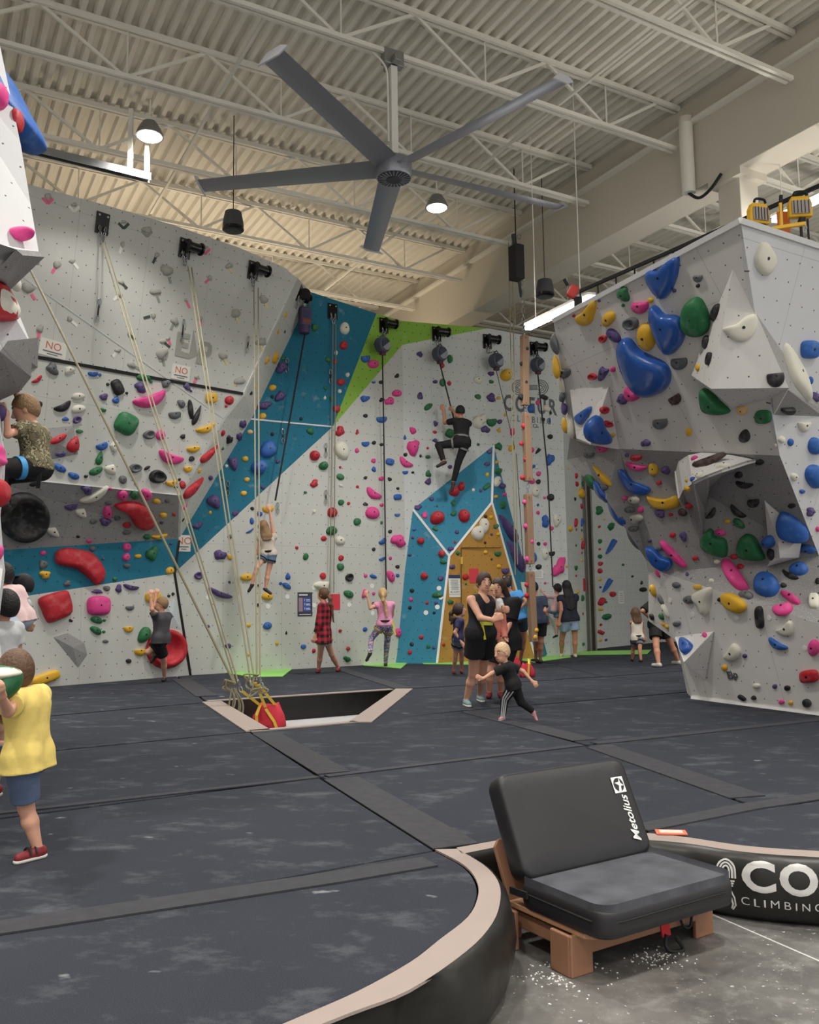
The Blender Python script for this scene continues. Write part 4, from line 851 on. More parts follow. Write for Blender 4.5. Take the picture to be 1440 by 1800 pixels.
for r in KEEP:
    me, p0, n, zone, H, sh, rav = r['res']
    me.materials.append(hold_mat(r['col'])); o = bpy.data.objects.new('climbing_hold', me); COL.objects.link(o); o.location = p0; r['o'] = o; r['p'] = p0
    nm = 'wide dish' if r['ring'] else SN[r['shape']]
    r['short'] = f"{HN[r['col']]} {nm}"; r['base'] = f"{size_w(r['area'])} {HN[r['col']]} {nm} hold on the {ZN[zone]}"; r['zone'] = zone
    if r['tape']:
        cn = dict(k='dark', a='grey', w='white', p='pink', y='yellow')[r['tape'][0]]
        r['short'] = f"chip with {cn} tape"; r['base'] = f"{size_w(r['area'])} stone grey chip with {cn} tape on upper left wall"
        tm = mat('tape_' + cn, TAPE[r['tape'][0]], .7)
        c = r['c']; off = r['tape'][1]; segs = []
        if off is None: k = 4.5; segs = [((c[0] - 9, c[1] + 2), (c[0], c[1] + 12)), ((c[0], c[1] + 12), (c[0] + 9, c[1] + 3))]
        else:
            L = math.hypot(*off); ux, uy = off[0] / L, off[1] / L; segs = [((c[0] + off[0] - ux * 6, c[1] + off[1] - uy * 6), (c[0] + off[0] + ux * 6, c[1] + off[1] + uy * 6))]
        mb = MB()
        for a, b in segs:
            A_, B_ = onpl(*a, p0, n), onpl(*b, p0, n); mb.bar(A_ + n * .004, B_ + n * .004, .045, .006, up=n)
        mb.build('tape', tm, o)
    elif r['area'] > 60:
        b = link('bolt', bolt_mesh()); b.parent = o; s_ = max(.008, min(.016, rav * .14)); dep = .14 if r['ring'] else .36 if r['shape'] == 'd' else 1.0
        b.location = n * (H * dep + .001) + sh * dep; b.rotation_euler = n.to_track_quat('Z', 'Y').to_euler(); b.scale = (s_, s_, s_)
BIG = KEEP[:110]
def relation(r, skip=0):
    c = [(q['p'] - r['p']).length for q in BIG]
    order = sorted((d, i) for i, d in enumerate(c) if BIG[i] is not r and BIG[i]['short'] != r['short'])
    d, i = order[skip]; q = BIG[i]; dz = r['p'].z - q['p'].z; hz = math.hypot(r['p'].x - q['p'].x, r['p'].y - q['p'].y)
    w = 'above' if dz > hz * .8 else 'below' if dz < -hz * .8 else 'beside'
    return f"{w} the {q['short']}"
from collections import Counter, defaultdict
cnt = Counter(r['base'] for r in KEEP)
for r in KEEP: r['label'] = r['base']
for sk in (0, 1, 2, 3, 4):
    cnt = Counter(r['label'] for r in KEEP)
    for r in KEEP:
        if cnt[r['label']] > 1 or (sk == 0 and cnt[r['base']] > 1):
            b = r['base']; lab = b + ', ' + relation(r, sk)
            if len(lab.split()) > 16: lab = b.replace(' mid sized', '').replace(' hold on the ', ' on ') + ', ' + relation(r, sk)
            if len(lab.split()) > 16: lab = ' '.join(b.split(' on ')[0].split()) + ', ' + relation(r, sk)
            r['label'] = lab
dup = defaultdict(list)
for r in KEEP: dup[r['label']].append(r)
for lab, rs in dup.items():
    if len(rs) == 2:
        rs.sort(key=lambda r: -r['p'].z)
        for r, w in zip(rs, ('upper', 'lower')): r['label'] = w + ' ' + (lab if len(lab.split()) < 16 else lab.replace('mid sized ', '').replace('large ', '').replace('small ', ''))
for r in KEEP: tag(r['o'], r['label'], 'climbing hold', 'climbing holds on the walls')
# the smallest remaining footholds, joined
mb = defaultdict(MB)
vs_all = []; fs_all = []; mi = []; cols_ = sorted({r['col'] for r in REST})
for r in REST:
    me, p0, n, zone, H, sh, rav = r['res']; k = len(vs_all)
    vs_all += [tuple(v.co + p0) for v in me.vertices]
    for p in me.polygons: fs_all.append(tuple(i + k for i in p.vertices)); mi.append(cols_.index(r['col']))
    bpy.data.meshes.remove(me)
if vs_all:
    me = bpy.data.meshes.new('small_footholds'); me.from_pydata(vs_all, [], fs_all); me.update()
    for c in cols_: me.materials.append(hold_mat(c))
    me.polygons.foreach_set('material_index', mi); me.polygons.foreach_set('use_smooth', [True] * len(me.polygons))
    tag(link('small_footholds', me), 'tiny footholds scattered over the climbing walls', 'foothold', kind='stuff')
print('HOLDS', len(KEEP), len(REST))
# ================================================================== PROPS
Z = V3((0, 0, 1))
M_fan = mat('silver_grey_fan', (150, 152, 160), .35, .5); M_fand = mat('dark_fan_grille', (62, 64, 72), .5, .4)
M_ply = mat('birch_plywood', (150, 108, 82), .55, noise=.12, nscale=6)
M_plye = mat('plywood_edge', (176, 132, 100), .6, noise=.2, nscale=30)
M_pad = mat('black_pad_vinyl', (37, 37, 40), .45, noise=.12, nscale=4, bump=.15, bscale=7)
M_padtop = mat('chalky_black_suede', (70, 72, 79), .85, noise=.8, nscale=7)
M_white = mat('white_print', (235, 236, 236), .6); M_ink = mat('grey_print', (104, 108, 110), .8)
M_rope = mat('tan_rope', (146, 139, 114), .85, noise=.2, nscale=60); M_blackweb = mat('black_webbing', (24, 25, 28), .7)
M_chain = mat('galvanised_chain', (170, 172, 176), .3, .9); M_yel = mat('yellow_sling', (224, 190, 66), .7)
M_gloss = mat('glossy_black_plastic', (16, 16, 18), .25)
# ---------------------------------------------------------------- fan
fm = onz(690, 100, 8.65); fh = ony(690, 298, fm.y); fh.x = fm.x
FR = empty('ceiling_fan', (fm.x, fm.y, 8.65)); tag(FR, 'big silver five blade ceiling fan on a long square downrod', 'fan')
MB().box((fm.x, fm.y, 8.62), .30, .12, .22, RM).build('mount_bracket', M_alu0 if False else mat('grey_bracket', (150, 150, 148), .4, .6), FR, bevel=.01)
MB().box((fm.x, fm.y, 8.56), .10, .34, .10, RM).build('mount_clamp', mat('grey_bracket', (150, 150, 148)), FR, bevel=.01)
MB().box((fm.x, fm.y, (8.5 + fh.z + .1) / 2), .10, .10, 8.5 - fh.z - .1, RM).build('downrod', mat('white_fan_rod', (222, 221, 214), .45), FR, bevel=.008)
MB().lathe(fh, (0, 0, -1), [(.05, -.16), (.15, -.15), (.22, -.12), (.245, -.06), (.245, .10), (.23, .13)], 32).build('motor_housing', M_fan, FR, smooth=True)
gr = MB().lathe(fh - Z * .12, (0, 0, -1), [(.225, 0), (.22, .015), (.10, .02), (.09, .03), (.01, .03)], 32).build('grille', M_fand, FR, smooth=30)
for i in range(24):
    a = i * math.pi / 12; d = V3((math.cos(a), math.sin(a), 0)); MB().bar(fh - Z * .142 + d * .11, fh - Z * .138 + d * .215, .012, .012).build('grille_fin', M_fan, gr)
for i in range(5):
    a = math.radians(-45 + 72 * i); d = V3((math.cos(a), math.sin(a), 0)); w = V3((-d.y, d.x, 0))
    vs = []; st = 10
    for j in range(st + 1):
        t = j / st; r_ = .22 + t * 2.50; ch = .27 + .05 * (1 - t); tw = math.radians(17 - 7 * t)
        for k, (c, h) in enumerate([(-.5, 0), (-.25, .018), (.1, .026), (.5, .004), (.1, -.008), (-.25, -.010)]):
            vs.append(fh + Z * .02 + d * r_ + (w * math.cos(tw) + Z * math.sin(tw)) * (c * ch) + Z * h)
    fs = [(j * 6 + k, j * 6 + (k + 1) % 6, j * 6 + 6 + (k + 1) % 6, j * 6 + 6 + k) for j in range(st) for k in range(6)] + [tuple(range(5, -1, -1)), tuple(st * 6 + k for k in range(6))]
    b = MB().add(vs, fs).build('fan_blade', M_fan, FR, smooth=50)
    e = fh + Z * .02 + d * 2.73
    MB().add([e + (w * math.cos(.17) + Z * math.sin(.17)) * c + d * o_ + Z * h for o_ in (-.012, .012) for c, h in ((-.20, -.03), (-.08, .06), (.10, .07), (.20, .02), (.08, -.03))], [(0, 1, 2, 3, 4), (9, 8, 7, 6, 5)] + [(i_, (i_ + 1) % 5, 5 + (i_ + 1) % 5, 5 + i_) for i_ in range(5)]).build('winglet', mat('pale_winglet', (196, 197, 204), .4), b, bevel=.004)
MB().tube(curve_pts([(fm.x - .25, fm.y - .14, 8.62), (fm.x - .10, fm.y - .1, 8.45), (fm.x - .07, fm.y - .07, 8.2), (fm.x - .065, fm.y - .065, 7.4)], 5), .014, 6).build('power_cable', M_steelw, FR, smooth=True)
# ---------------------------------------------------------------- ceiling hung things
def speaker(px, py, z, label, sc=1.0):
    p = onz(px, py, z); r = empty('pendant_speaker', p); tag(r, label, 'speaker')
    MB().lathe(p + Z * .17 * sc, (0, 0, -1), [(.10 * sc, 0), (.135 * sc, .015), (.165 * sc, .17), (.175 * sc, .28)], 24).build('speaker_body', mat('charcoal_speaker', (64, 66, 70), .6), r, smooth=35)
    MB().lathe(p - Z * .11 * sc, (0, 0, -1), [(.175 * sc, 0), (.178 * sc, .04), (.15 * sc, .06), (.11 * sc, .065)], 24).build('speaker_rim', M_gloss, r, smooth=35)
    MB().tube([p + Z * .16 * sc, V3((p.x, p.y, ZT))], .008, 6).build('hanging_cable', M_blackweb, r)
speaker(410, 389, 7.6, 'charcoal pendant speaker over the tall grey wall')
speaker(958, 507, 7.2, 'charcoal pendant speaker between the girder and the boulder')
p = onz(908, 462, 7.6)
r = empty('hanging_bass_speaker', p); tag(r, 'tall black box speaker hung beside the girder', 'speaker')
MB().box(p, .20, .24, .66, RM).build('cabinet', M_blackweb, r, bevel=.01)
MB().tube([p + Z * .3, V3((p.x, p.y, ZT))], .012, 6).build('hanging_cable', M_blackweb, r)
# steel channel by the lamp
a, b = onz(-120, 219, 7.65), onz(264, 313, 7.65)
r = empty('steel_channel', a); tag(r, 'long galvanised steel channel hung beside the glowing lamp', 'channel')
for k in (-.05, .05): MB().bar(a + G1 * k, b + G1 * k, .012, .11).build('channel_flange', M_chain, r)
MB().bar(a + Z * .05, b + Z * .05, .11, .012).build('channel_web', M_chain, r)
for k in (0, .45): 
    q = b - (b - a).normalized() * (k * .55 + .05); MB().bar(q, V3((q.x, q.y, ZB)), .06, .06).build('hanger_post', M_steelw, r)
# downpipe and cables on the girder
p = onz(1222, 330, 7.95); p = cp(GF - .12, p.dot(G1), 0)
r = empty('girder_pipe', V3((p.x, p.y, 7.8))); tag(r, 'short white vertical pipe fixed to the girder face', 'pipe')
MB().tube([V3((p.x, p.y, 7.82)), V3((p.x, p.y, 9.0))], .11, 16).build('pipe_body', M_steelw, r, smooth=True)
MB().lathe(V3((p.x, p.y, 9.0)), (0, 0, 1), [(.11, 0), (.125, .02), (.125, .10), (.09, .12)], 16).build('pipe_cap', M_girder, r, smooth=40)
ct = cp(GF - .05, col_t, 0)
o = MB().tube(curve_pts([V3((p.x, p.y, 7.82)), V3((p.x, p.y, 7.8)).lerp(V3((ct.x, ct.y, 7.9)), .3) - Z * .16, V3((p.x, p.y, 7.8)).lerp(V3((ct.x, ct.y, 7.9)), .65) - Z * .14, V3((ct.x, ct.y, 7.9))], 8), .025, 8).build('slack_cable', M_blackweb, smooth=True); tag(o, 'slack black cable looped under the girder', 'cable')
# black pipe strut and chain over the wooden totem
# ---------------------------------------------------------------- wall top pulleys and auto belays
def chain(mb, a, b, s=.035, r=.006):
    a, b = V3(a), V3(b); L = (b - a).length; d = (b - a).normalized(); n = max(2, int(L / (s * 1.35)))
    u = d.cross(V3((.3, 1, .1))).normalized(); v = d.cross(u)
    for i in range(n):
        c = a + d * (L * (i + .5) / n); x = u if i % 2 else v
        mb.tube([c + d * (s * .8 * math.cos(t)) + x * (s * .45 * math.sin(t)) for t in [k * math.pi / 5 for k in range(10)]], r, 5, closed=True)
    return mb
def wallframe(px, py):
    h = hit(px, py, ('AU1', 'AU2', 'RT', 'BT', 'BT2', 'GS', 'BL', 'CW', 'CR')); n = h[2]; x = Z.cross(n).normalized(); y = n.cross(x); return h[1], n, x, y
def pulley(px, py, label, drum=True, sc=1.0):
    p, n, x, y = wallframe(px, py); r = empty('anchor_pulley', p); tag(r, label, 'pulley', 'black anchors along the wall top')
    Mx = Matrix((x, y, n)).transposed()
    MB().box(p + n * .02, .22 * sc, .34 * sc, .03, Mx).build('back_plate', M_gloss, r, bevel=.006)
    for sx in (-.07, .07):
        MB().lathe(p + x * sx * sc + y * .12 * sc + n * .035, n, [(.018, 0), (.018, .012), (.008, .014)], 8).build('bolt_head', M_chain, r)
    if drum:
        for k in (-.02, .24): MB().lathe(p + x * k * sc + n * .14 + y * .04, x, [(.11 * sc, -.015), (.115 * sc, 0), (.11 * sc, .015)], 20).build('drum_cheek', M_gloss, r, smooth=40)
        MB().lathe(p + n * .14 + y * .04, x, [(.085 * sc, 0), (.08 * sc, .11), (.085 * sc, .22)], 20).build('drum', M_gloss, r, smooth=40)
        MB().bar(p + n * .02 + x * .1, p + n * .14 + x * .1 + y * .04, .26 * sc, .05).build('drum_arm', M_gloss, r)
    mb = MB()
    for sx in (-.06, .05): chain(mb, p + n * .06 + x * sx - y * .05, p + n * .07 + x * (sx * .3) - y * .30 * sc, .05, .008)
    mb.build('carabiner_chain', M_chain, r, smooth=True)
    return p, n, x, y
PL = {}
PL[0] = pulley(179, 393, 'black anchor plate without a drum on the tall grey wall', False)
PL[1] = pulley(324, 437, 'black drum pulley midway along the grey wall top')
PL[2] = pulley(444, 476, 'black drum pulley near the corner of the grey wall')
PL[3] = pulley(524, 516, 'black drum pulley on the corner above the box auto belay')
PL[4] = pulley(584, 548, 'black anchor plate on the slanting teal panel', False)
PL[5] = pulley(674, 573, 'black drum pulley on the green stripe corner')
PL[6] = pulley(767, 588, 'black drum pulley above the climber in black')
PL[7] = pulley(856, 601, 'black drum pulley left of the wooden totem')
PL[8] = pulley(938, 614, 'black drum pulley right of the wooden totem')
M_ab = mat('slate_auto_belay', (74, 80, 96), .5); M_ab2 = mat('grey_auto_belay_plate', (150, 154, 164), .45)
def autobelay(px, py, k, label):
    p, n, x, y = wallframe(px, py); c = onpl(px, py, p + n * .30, n); r = empty('auto_belay', c); tag(r, label, 'auto belay', 'auto belay units')
    ax = (n * .9 + x * .25 - y * .05).normalized()
    MB().lathe(c - ax * .12, ax, [(.12, 0), (.165, .02), (.175, .08), (.175, .16), (.16, .20), (.12, .22), (.02, .225)], 28).build('drum_case', M_ab, r, smooth=40)
    xx = Z.cross(ax).normalized(); yy = ax.cross(xx); f = c + ax * .108
    pts = [f + xx * (.125 * math.cos(a)) + yy * (.125 * math.sin(a)) for a in [math.radians(38 + 180 * i / 12) for i in range(13)]]
    MB().prism([q for q in pts], ax * .008).build('half_cover', mat('dark_auto_belay_face', (52, 60, 78), .5), r)
    pts = [f + xx * (.125 * math.cos(a)) + yy * (.125 * math.sin(a)) for a in [math.radians(218 + 180 * i / 12) for i in range(13)]]
    MB().prism(pts, ax * .008).build('half_cover', M_ab2, r)
    MB().tube([c + yy * .15 + xx * -.09, c + yy * .235, c + yy * .15 + xx * .09], .012, 6).build('carry_handle', M_ab, r, smooth=True)
    MB().box(c - yy * .19, .12, .10, .08, Matrix((xx, ax, yy)).transposed()).build('webbing_nozzle', mat('burgundy_nozzle', (92, 44, 62), .5), r, bevel=.01)
    q = PL[k]; top = q[0] + q[1] * .07 - q[3] * .28
    chain(MB(), top, c + yy * .22, .05, .008).build('support_chain', M_chain, r, smooth=True)
    return c - yy * .24
AB = {5: autobelay(673, 606, 5, 'round slate auto belay hanging in front of the green stripe'), 6: autobelay(774, 622, 6, 'round slate auto belay above the climber in black'), 7: autobelay(873, 634, 7, 'round slate auto belay left of the wooden totem'), 8: autobelay(946, 641, 8, 'round slate auto belay right of the wooden totem')}
p, n, x, y = wallframe(536, 565); c = onpl(536, 562, p + n * .28, n); r = empty('box_auto_belay', c); tag(r, 'older box shaped auto belay in purple grey hanging at the teal corner', 'auto belay')
Mx = Matrix((x, y, n)).transposed()
MB().box(c + y * .06, .24, .40, .18, Mx).build('belay_case', mat('purple_grey_case', (78, 66, 92), .5), r, bevel=.04, seg=3)
MB().box(c + y * .10 + n * .092, .14, .16, .01, Mx).build('case_label', mat('navy_label', (54, 56, 96), .6), r); MB().box(c - y * .05 + n * .092, .16, .07, .01, Mx).build('case_label', mat('rust_label', (136, 66, 52), .6), r)
MB().lathe(c - y * .20 - n * .02, y, [(.06, -.10), (.105, -.08), (.115, 0), (.115, .08)], 16).build('webbing_spool', mat('purple_spool', (72, 52, 92), .5), r, smooth=40)
mb = MB(); chain(mb, PL[3][0] + PL[3][1] * .12 - Z * .1, c + y * .26 - x * .06, .05, .008); chain(mb, PL[3][0] + PL[3][1] * .12 + x * .15 - Z * .1, c + y * .26 + x * .06, .05, .008); mb.build('support_chain', M_chain, r, smooth=True)
def lines(name, strands, rad, m, label, cat='rope', group=None, flat=None):
    r = empty(name, strands[0][0]); tag(r, label, cat, group)
    for s in strands:
        if flat: MB().bar(s[0], s[1], flat, .008, up=(0, -1, .1)).build('strand', m, r)
        else: MB().tube(s, rad, 6).build('strand', m, r, smooth=True)
    return r
def wf(px, py, f): p, n, x, y = wallframe(px, py); return onpl(px, py, p + n * f, n)
lines('belay_webbing', [[AB[5], wf(675, 780, .25)], [wf(675, 780, .25), wf(679, 1046, .12)]], 0, M_blackweb, 'black webbing hanging straight down beside the girl in pink', 'webbing', None, .03)
lines('belay_webbing', [[AB[6], wf(801, 748, .42)]], 0, M_blackweb, 'black webbing running down to the climber in black', 'webbing', None, .03)
lines('belay_webbing', [[AB[7], wf(908, 800, .6)], [wf(908, 800, .6), ony(921, 1000, 17.6)]], 0, M_blackweb, 'thin webbing slanting down to the ochre panel', 'webbing', None, .014)
lines('belay_webbing', [[AB[8], wf(963, 830, .4)], [wf(963, 830, .4), ony(972, 1032, 19.6)]], 0, M_blackweb, 'black webbing running down to the child in pink sleeves', 'webbing', None, .03)
lines('belay_webbing', [[c - y * .3, wf(484, 880, .3)]], 0, M_blackweb, 'black webbing crossing the teal panel to the girl in denim shorts', 'webbing', None, .035)
# ---------------------------------------------------------------- top ropes to the pit bag
kn1, kn2 = ony(413, 1203, 11.2), ony(450, 1196, 11.2)
def top(k, dx=0): q = PL[k]; return q[0] + q[1] * .09 - q[3] * .30 + q[2] * dx
r0 = onP1(-30, 322) + nP1 * .15
lines('climbing_rope', [[r0, kn1]], .016, M_rope, 'thick tan rope slanting from the near boulder to the pit', 'rope')
lines('climbing_rope', [[top(0, -.02), kn1 + V3((.01, 0, 0))], [top(0, .05), kn1 + V3((.05, 0, 0))]], .011, M_rope, 'pair of tan ropes from the anchor plate to the pit bag', 'rope')
lines('climbing_rope', [[top(1, .06), kn2 + V3((-.07, 0, 0))], [top(1, .13), kn2 + V3((-.02, 0, 0))]], .011, M_rope, 'pair of tan ropes from the middle drum pulley to the pit bag', 'rope')
lines('climbing_rope', [[top(2, .01), kn2 + V3((.01, 0, 0))], [top(2, .11), kn2 + V3((.05, 0, 0))]], .011, M_rope, 'pair of tan ropes from the corner drum pulley to the pit bag', 'rope')
lines('climbing_rope', [[top(4, -.03), wf(580, 1042, .10)], [top(4, .04), wf(587, 1042, .10)]], .010, M_rope, 'pair of tan ropes hanging down the teal panel by the plaid shirt', 'rope')
ra_, rb_ = ony(897, 535, 17.3), ony(906, 1010, 17.3)
lines('climbing_rope', [[V3((ra_.x, ra_.y, ZB)), rb_], [V3((ra_.x + .07, ra_.y, ZB)), rb_ + V3((.05, 0, .2))]], .011, M_rope, 'pair of tan ropes hanging from the roof beside the totem', 'rope')
def knot(c, label, seed, xr=(-.10, .10), zr=(-.55, -.35)):
    r = empty('rope_coil', c); tag(r, label, 'rope coil'); rn = random.Random(seed)
    pts = [c + V3((rn.uniform(-.10, .10) - .06, rn.uniform(-.06, .06), rn.uniform(-.10, .08))) for _ in range(9)]
    MB().tube(curve_pts(pts, 6, True), .013, 6, closed=True).build('coil', M_rope, r, smooth=True)
    for i in range(4):
        a = c + V3((rn.uniform(-.05, .05), 0, -.05)); e = c + V3((rn.uniform(*xr), rn.uniform(-.1, .05), rn.uniform(*zr)))
        MB().tube(curve_pts([a, (a + e) / 2 + V3((rn.uniform(-.06, .06), 0, -.04)), e, e + V3((.05, 0, .03)), (a + e) / 2 + V3((.07, 0, 0)), a], 5), .011, 6).build('rope_loop', M_rope, r, smooth=True)
    chain(MB(), c + V3((.05, -.03, .06)), c + V3((.09, -.03, -.10)), .05, .008).build('carabiner', M_chain, r, smooth=True)
knot(kn1, 'loose tangle of tan rope tied off over the pit', 3); knot(kn2, 'bundle of tan rope loops tied beside the yellow slings', 5, (-.10, .12), (-.20, -.13))
def sandbag(c, w, h, label, sling=None):
    r = empty('sandbag', c); tag(r, label, 'sandbag')
    prof = [(.80, 0), (.98, .06), (1.0, .25), (.9, .55), (.66, .85), (.55, 1.0)]; vs = []; n = 28
    for k, (s, z) in enumerate(prof):
        for i in range(n):
            a = 2 * math.pi * i / n; q = (abs(math.cos(a)) ** 3 + abs(math.sin(a)) ** 3) ** (-1 / 3); wob = 1 + .05 * math.sin(5 * a + k) + .03 * math.sin(9 * a + 2 * k)
            vs.append(c + V3((math.cos(a) * q * s * w / 2 * wob, math.sin(a) * q * s * w * .42 * wob, z * h + .02 * math.sin(3 * a) * (k > 3))))
    fs = [(j * n + i, j * n + (i + 1) % n, (j + 1) * n + (i + 1) % n, (j + 1) * n + i) for j in range(len(prof) - 1) for i in range(n)] + [tuple(range(n - 1, -1, -1)), tuple((len(prof) - 1) * n + i for i in range(n))]
    MB().add(vs, fs).build('bag_body', mat('red_canvas_bag', (198, 44, 62), .8, noise=.15, nscale=12), r, smooth=60)
    if sling:
        for pts in sling:
            mb = MB()
            for a, b in zip(pts[:-1], pts[1:]): mb.bar(a, b, .035, .008, up=(0, -1, .2))
            mb.build('yellow_sling', M_yel, r)
bc_ = onz(473, 1279, FZ); bc_.z = FZ
top_ = bc_ + V3((0, 0, .3))
sandbag(bc_, .43, .30, 'red anchor sandbag in the pit tied with yellow slings', [[kn1 + V3((.1, -.05, -.08)), top_ + V3((-.10, -.1, 0)), bc_ + V3((-.13, -.2, .18)), bc_ + V3((-.12, -.2, .02))], [kn2 + V3((0, -.05, -.02)), top_ + V3((-.02, -.16, -.02))], [top_ + V3((-.02, -.16, -.04)), bc_ + V3((.10, -.2, .10)), bc_ + V3((.13, -.19, .01))], [kn2 + V3((.04, -.05, -.05)), top_ + V3((.10, -.05, -.02))]])
b2_ = onz(927, 1190); sandbag(b2_, .26, .22, 'red sandbag on the mat behind the running toddler', [[b2_ + V3((.0, -.13, .02)), b2_ + V3((.02, -.11, .22)), b2_ + V3((.03, 0, .30))]])
b3_ = onz(905, 1172); sandbag(b3_, .24, .18, 'second red sandbag behind the group of adults')
# ---------------------------------------------------------------- hanging wooden totem
TY = 16.9; M_beam = mat('totem_timber', (146, 117, 92), .65, noise=.15, nscale=4)
def beam(a, b, label):
    A_, B_ = ony(*a, TY), ony(*b, TY); B_.x = A_.x + (B_.x - A_.x); r = empty('totem_beam', B_); tag(r, label, 'beam', 'hanging timber totem beams')
    Mz = Matrix.Rotation(math.radians(25), 3, 'Z'); MB().bar(A_, B_, .135, .135, up=(.4, -1, 0)).build('beam_body', M_beam, r, bevel=.008)
    for q in (A_ - Z * .06, B_ + Z * .06): MB().lathe(q + V3((.02, -.08, 0)), (0, -1, 0), [(.016, 0), (.016, .012)], 8).build('bolt_head', mat('rust_bolt', (150, 88, 60), .6), r)
    return A_, B_
t1_ = beam((922, 590), (923, 713), 'top timber beam of the hanging totem with black holds')
t2_ = beam((925, 727), (929, 846), 'upper middle timber totem beam with red holds')
t3_ = beam((928, 869), (932, 992), 'lower middle timber totem beam with pink holds')
t4_ = beam((932, 1005), (938, 1128), 'bottom timber totem beam with a yellow hold')
for a, b in ((t1_[1], t2_[0]), (t2_[1], t3_[0]), (t3_[1], t4_[0])):
    o = chain(MB(), a + Z * .03, b - Z * .03, .05, .008).build('linking_chain', M_chain, smooth=True); tag(o, 'short steel chain joining two totem beams', 'chain', 'totem chains')
ct_ = t1_[0]
o = chain(MB(), ct_ - Z * .02, V3((ct_.x - .05, ct_.y, ZB)), .07, .01).build('hanging_chain', M_chain, smooth=True); tag(o, 'long steel chain carrying the wooden totem from the roof', 'chain')
o = MB().tube([V3((ct_.x - .16, ct_.y, ZB)), V3((ct_.x - .04, ct_.y, ct_.z + .8))], [.05, .03], 8).build('black_sleeve', mat('charcoal_sleeve', (66, 66, 70), .7), smooth=True); tag(o, 'charcoal sleeve around the totem chain under the roof', 'sleeve')
for x_, y_, c_, w_, b_ in ((924, 612, 'k', 9, 0), (916, 638, 'k', 8, 0), (922, 671, 'k', 10, 0), (915, 697, 'k', 12, 0), (920, 748, 'r', 11, 1), (915, 779, 'r', 8, 1), (923, 807, 'r', 9, 1), (917, 839, 'r', 9, 1), (921, 882, 'p', 9, 2), (930, 903, 'p', 8, 2), (924, 925, 'p', 11, 2), (933, 952, 'p', 9, 2), (927, 983, 'p', 12, 2), (933, 1063, 'r', 10, 3), (925, 1047, 'r', 9, 3), (925, 1028, 'r', 9, 3), (938, 1120, 'y', 11, 3), (941, 1108, 'y', 9, 3)):
    q = ony(x_ + 2, y_, TY - .08); rr = w_ / 2 * TY / F
    vs_ = MB(); vs_.lathe(q + V3((0, .062, 0)), (0.15, -1, .15), [(rr, 0), (rr * 1.0, rr * .35), (rr * .8, rr * .75), (rr * .45, rr * .95), (.002, rr)], 12)
    o = vs_.build('climbing_hold', hold_mat(c_), smooth=True); tag(o, f"{HN[c_]} hold bolted to the {('top', 'upper middle', 'lower middle', 'bottom')[b_]} totem beam", 'climbing hold', 'holds on the hanging totem')
# ---------------------------------------------------------------- quickdraws
def quickdraw(px, py, L, label):
    p, n, x, y = wallframe(px, py); r = empty('quickdraw', p); tag(r, label, 'quickdraw', 'quickdraws clipped to the walls')
    a = p + n * .03; MB().lathe(p - n * .004, n, [(.016, 0), (.016, .012), (.009, .014), (.009, .032)], 8).build('bolt_hanger', M_chain, r)
    for k, s in ((0, 1), (1, 1)):
        c = a - y * (.05 + k * (L - .1)); MB().tube([c + y * (.055 * math.cos(t)) + x * (.03 * math.sin(t)) for t in [i * math.pi / 6 for i in range(12)]], .007, 6, closed=True).build('carabiner', M_chain, r, smooth=True)
    MB().bar(a - y * .09, a - y * (L - .09), .022, .008, up=n).build('sling', M_blackweb, r)
for (x_, y_, L_, lb) in ((174, 525, .38, 'below the anchor plate'), (322, 562, .38, 'above the raised grey lettering'), (436, 592, .30, 'near the grey wall corner'), (504, 630, .30, 'on the purple hold of the teal panel'), (580, 650, .30, 'between the ropes on teal'), (497, 755, .28, 'above the big blue holds'), (572, 780, .28, 'on the white wall left of the ropes'), (400, 846, .28, 'on the lower teal panel'), (572, 862, .28, 'lower on the white wall by the ropes'), (487, 884, .22, 'over the hand of the girl in denim')):
    quickdraw(x_, y_, L_, 'steel quickdraw clipped ' + lb)
# ---------------------------------------------------------------- signs, posters, lettering
def plate(px, py, w, h, name, label, m, cat='sign', group=None, zones=None, off=.006, rot=0.0):
    hh = hit(px, py, zones); p, n = hh[1], hh[2]; sc = (p - CAM).length / F; M = frame(p + n * off, n) @ Matrix.Rotation(rot, 4, 'Z')
    mpx = 1 / max(.5, abs((CAM - p).normalized().dot(n)))
    W_, H_ = w * sc * min(mpx, 1.5), h * sc
    r = empty(name, p); tag(r, label, cat, group)
    mb = MB(); mb.box((0, 0, 0), W_, H_, .008); mb.v = [tuple(M @ V3(v)) for v in mb.v]; mb.build('sheet', m, r)
    return r, M, W_, H_
def bars(r, M, lst, m, z=.006, name='print'):
    mb = MB()
    for x, y, w, h in lst: mb.box((x, y, z), w, h, .002)
    mb.v = [tuple(M @ V3(v)) for v in mb.v]; return mb.build(name, m, r)
M_paper = mat('white_paper', (238, 238, 234), .7); M_cream = mat('cream_sign_board', (226, 224, 216), .6); M_redp = mat('red_sheet', (214, 60, 76), .6); M_orange = mat('orange_print', (206, 112, 84), .6); M_navy = mat('navy_print', (46, 56, 96), .6); M_slate = mat('slate_poster', (58, 62, 74), .5); M_bluep = mat('blue_print', (66, 92, 168), .6)
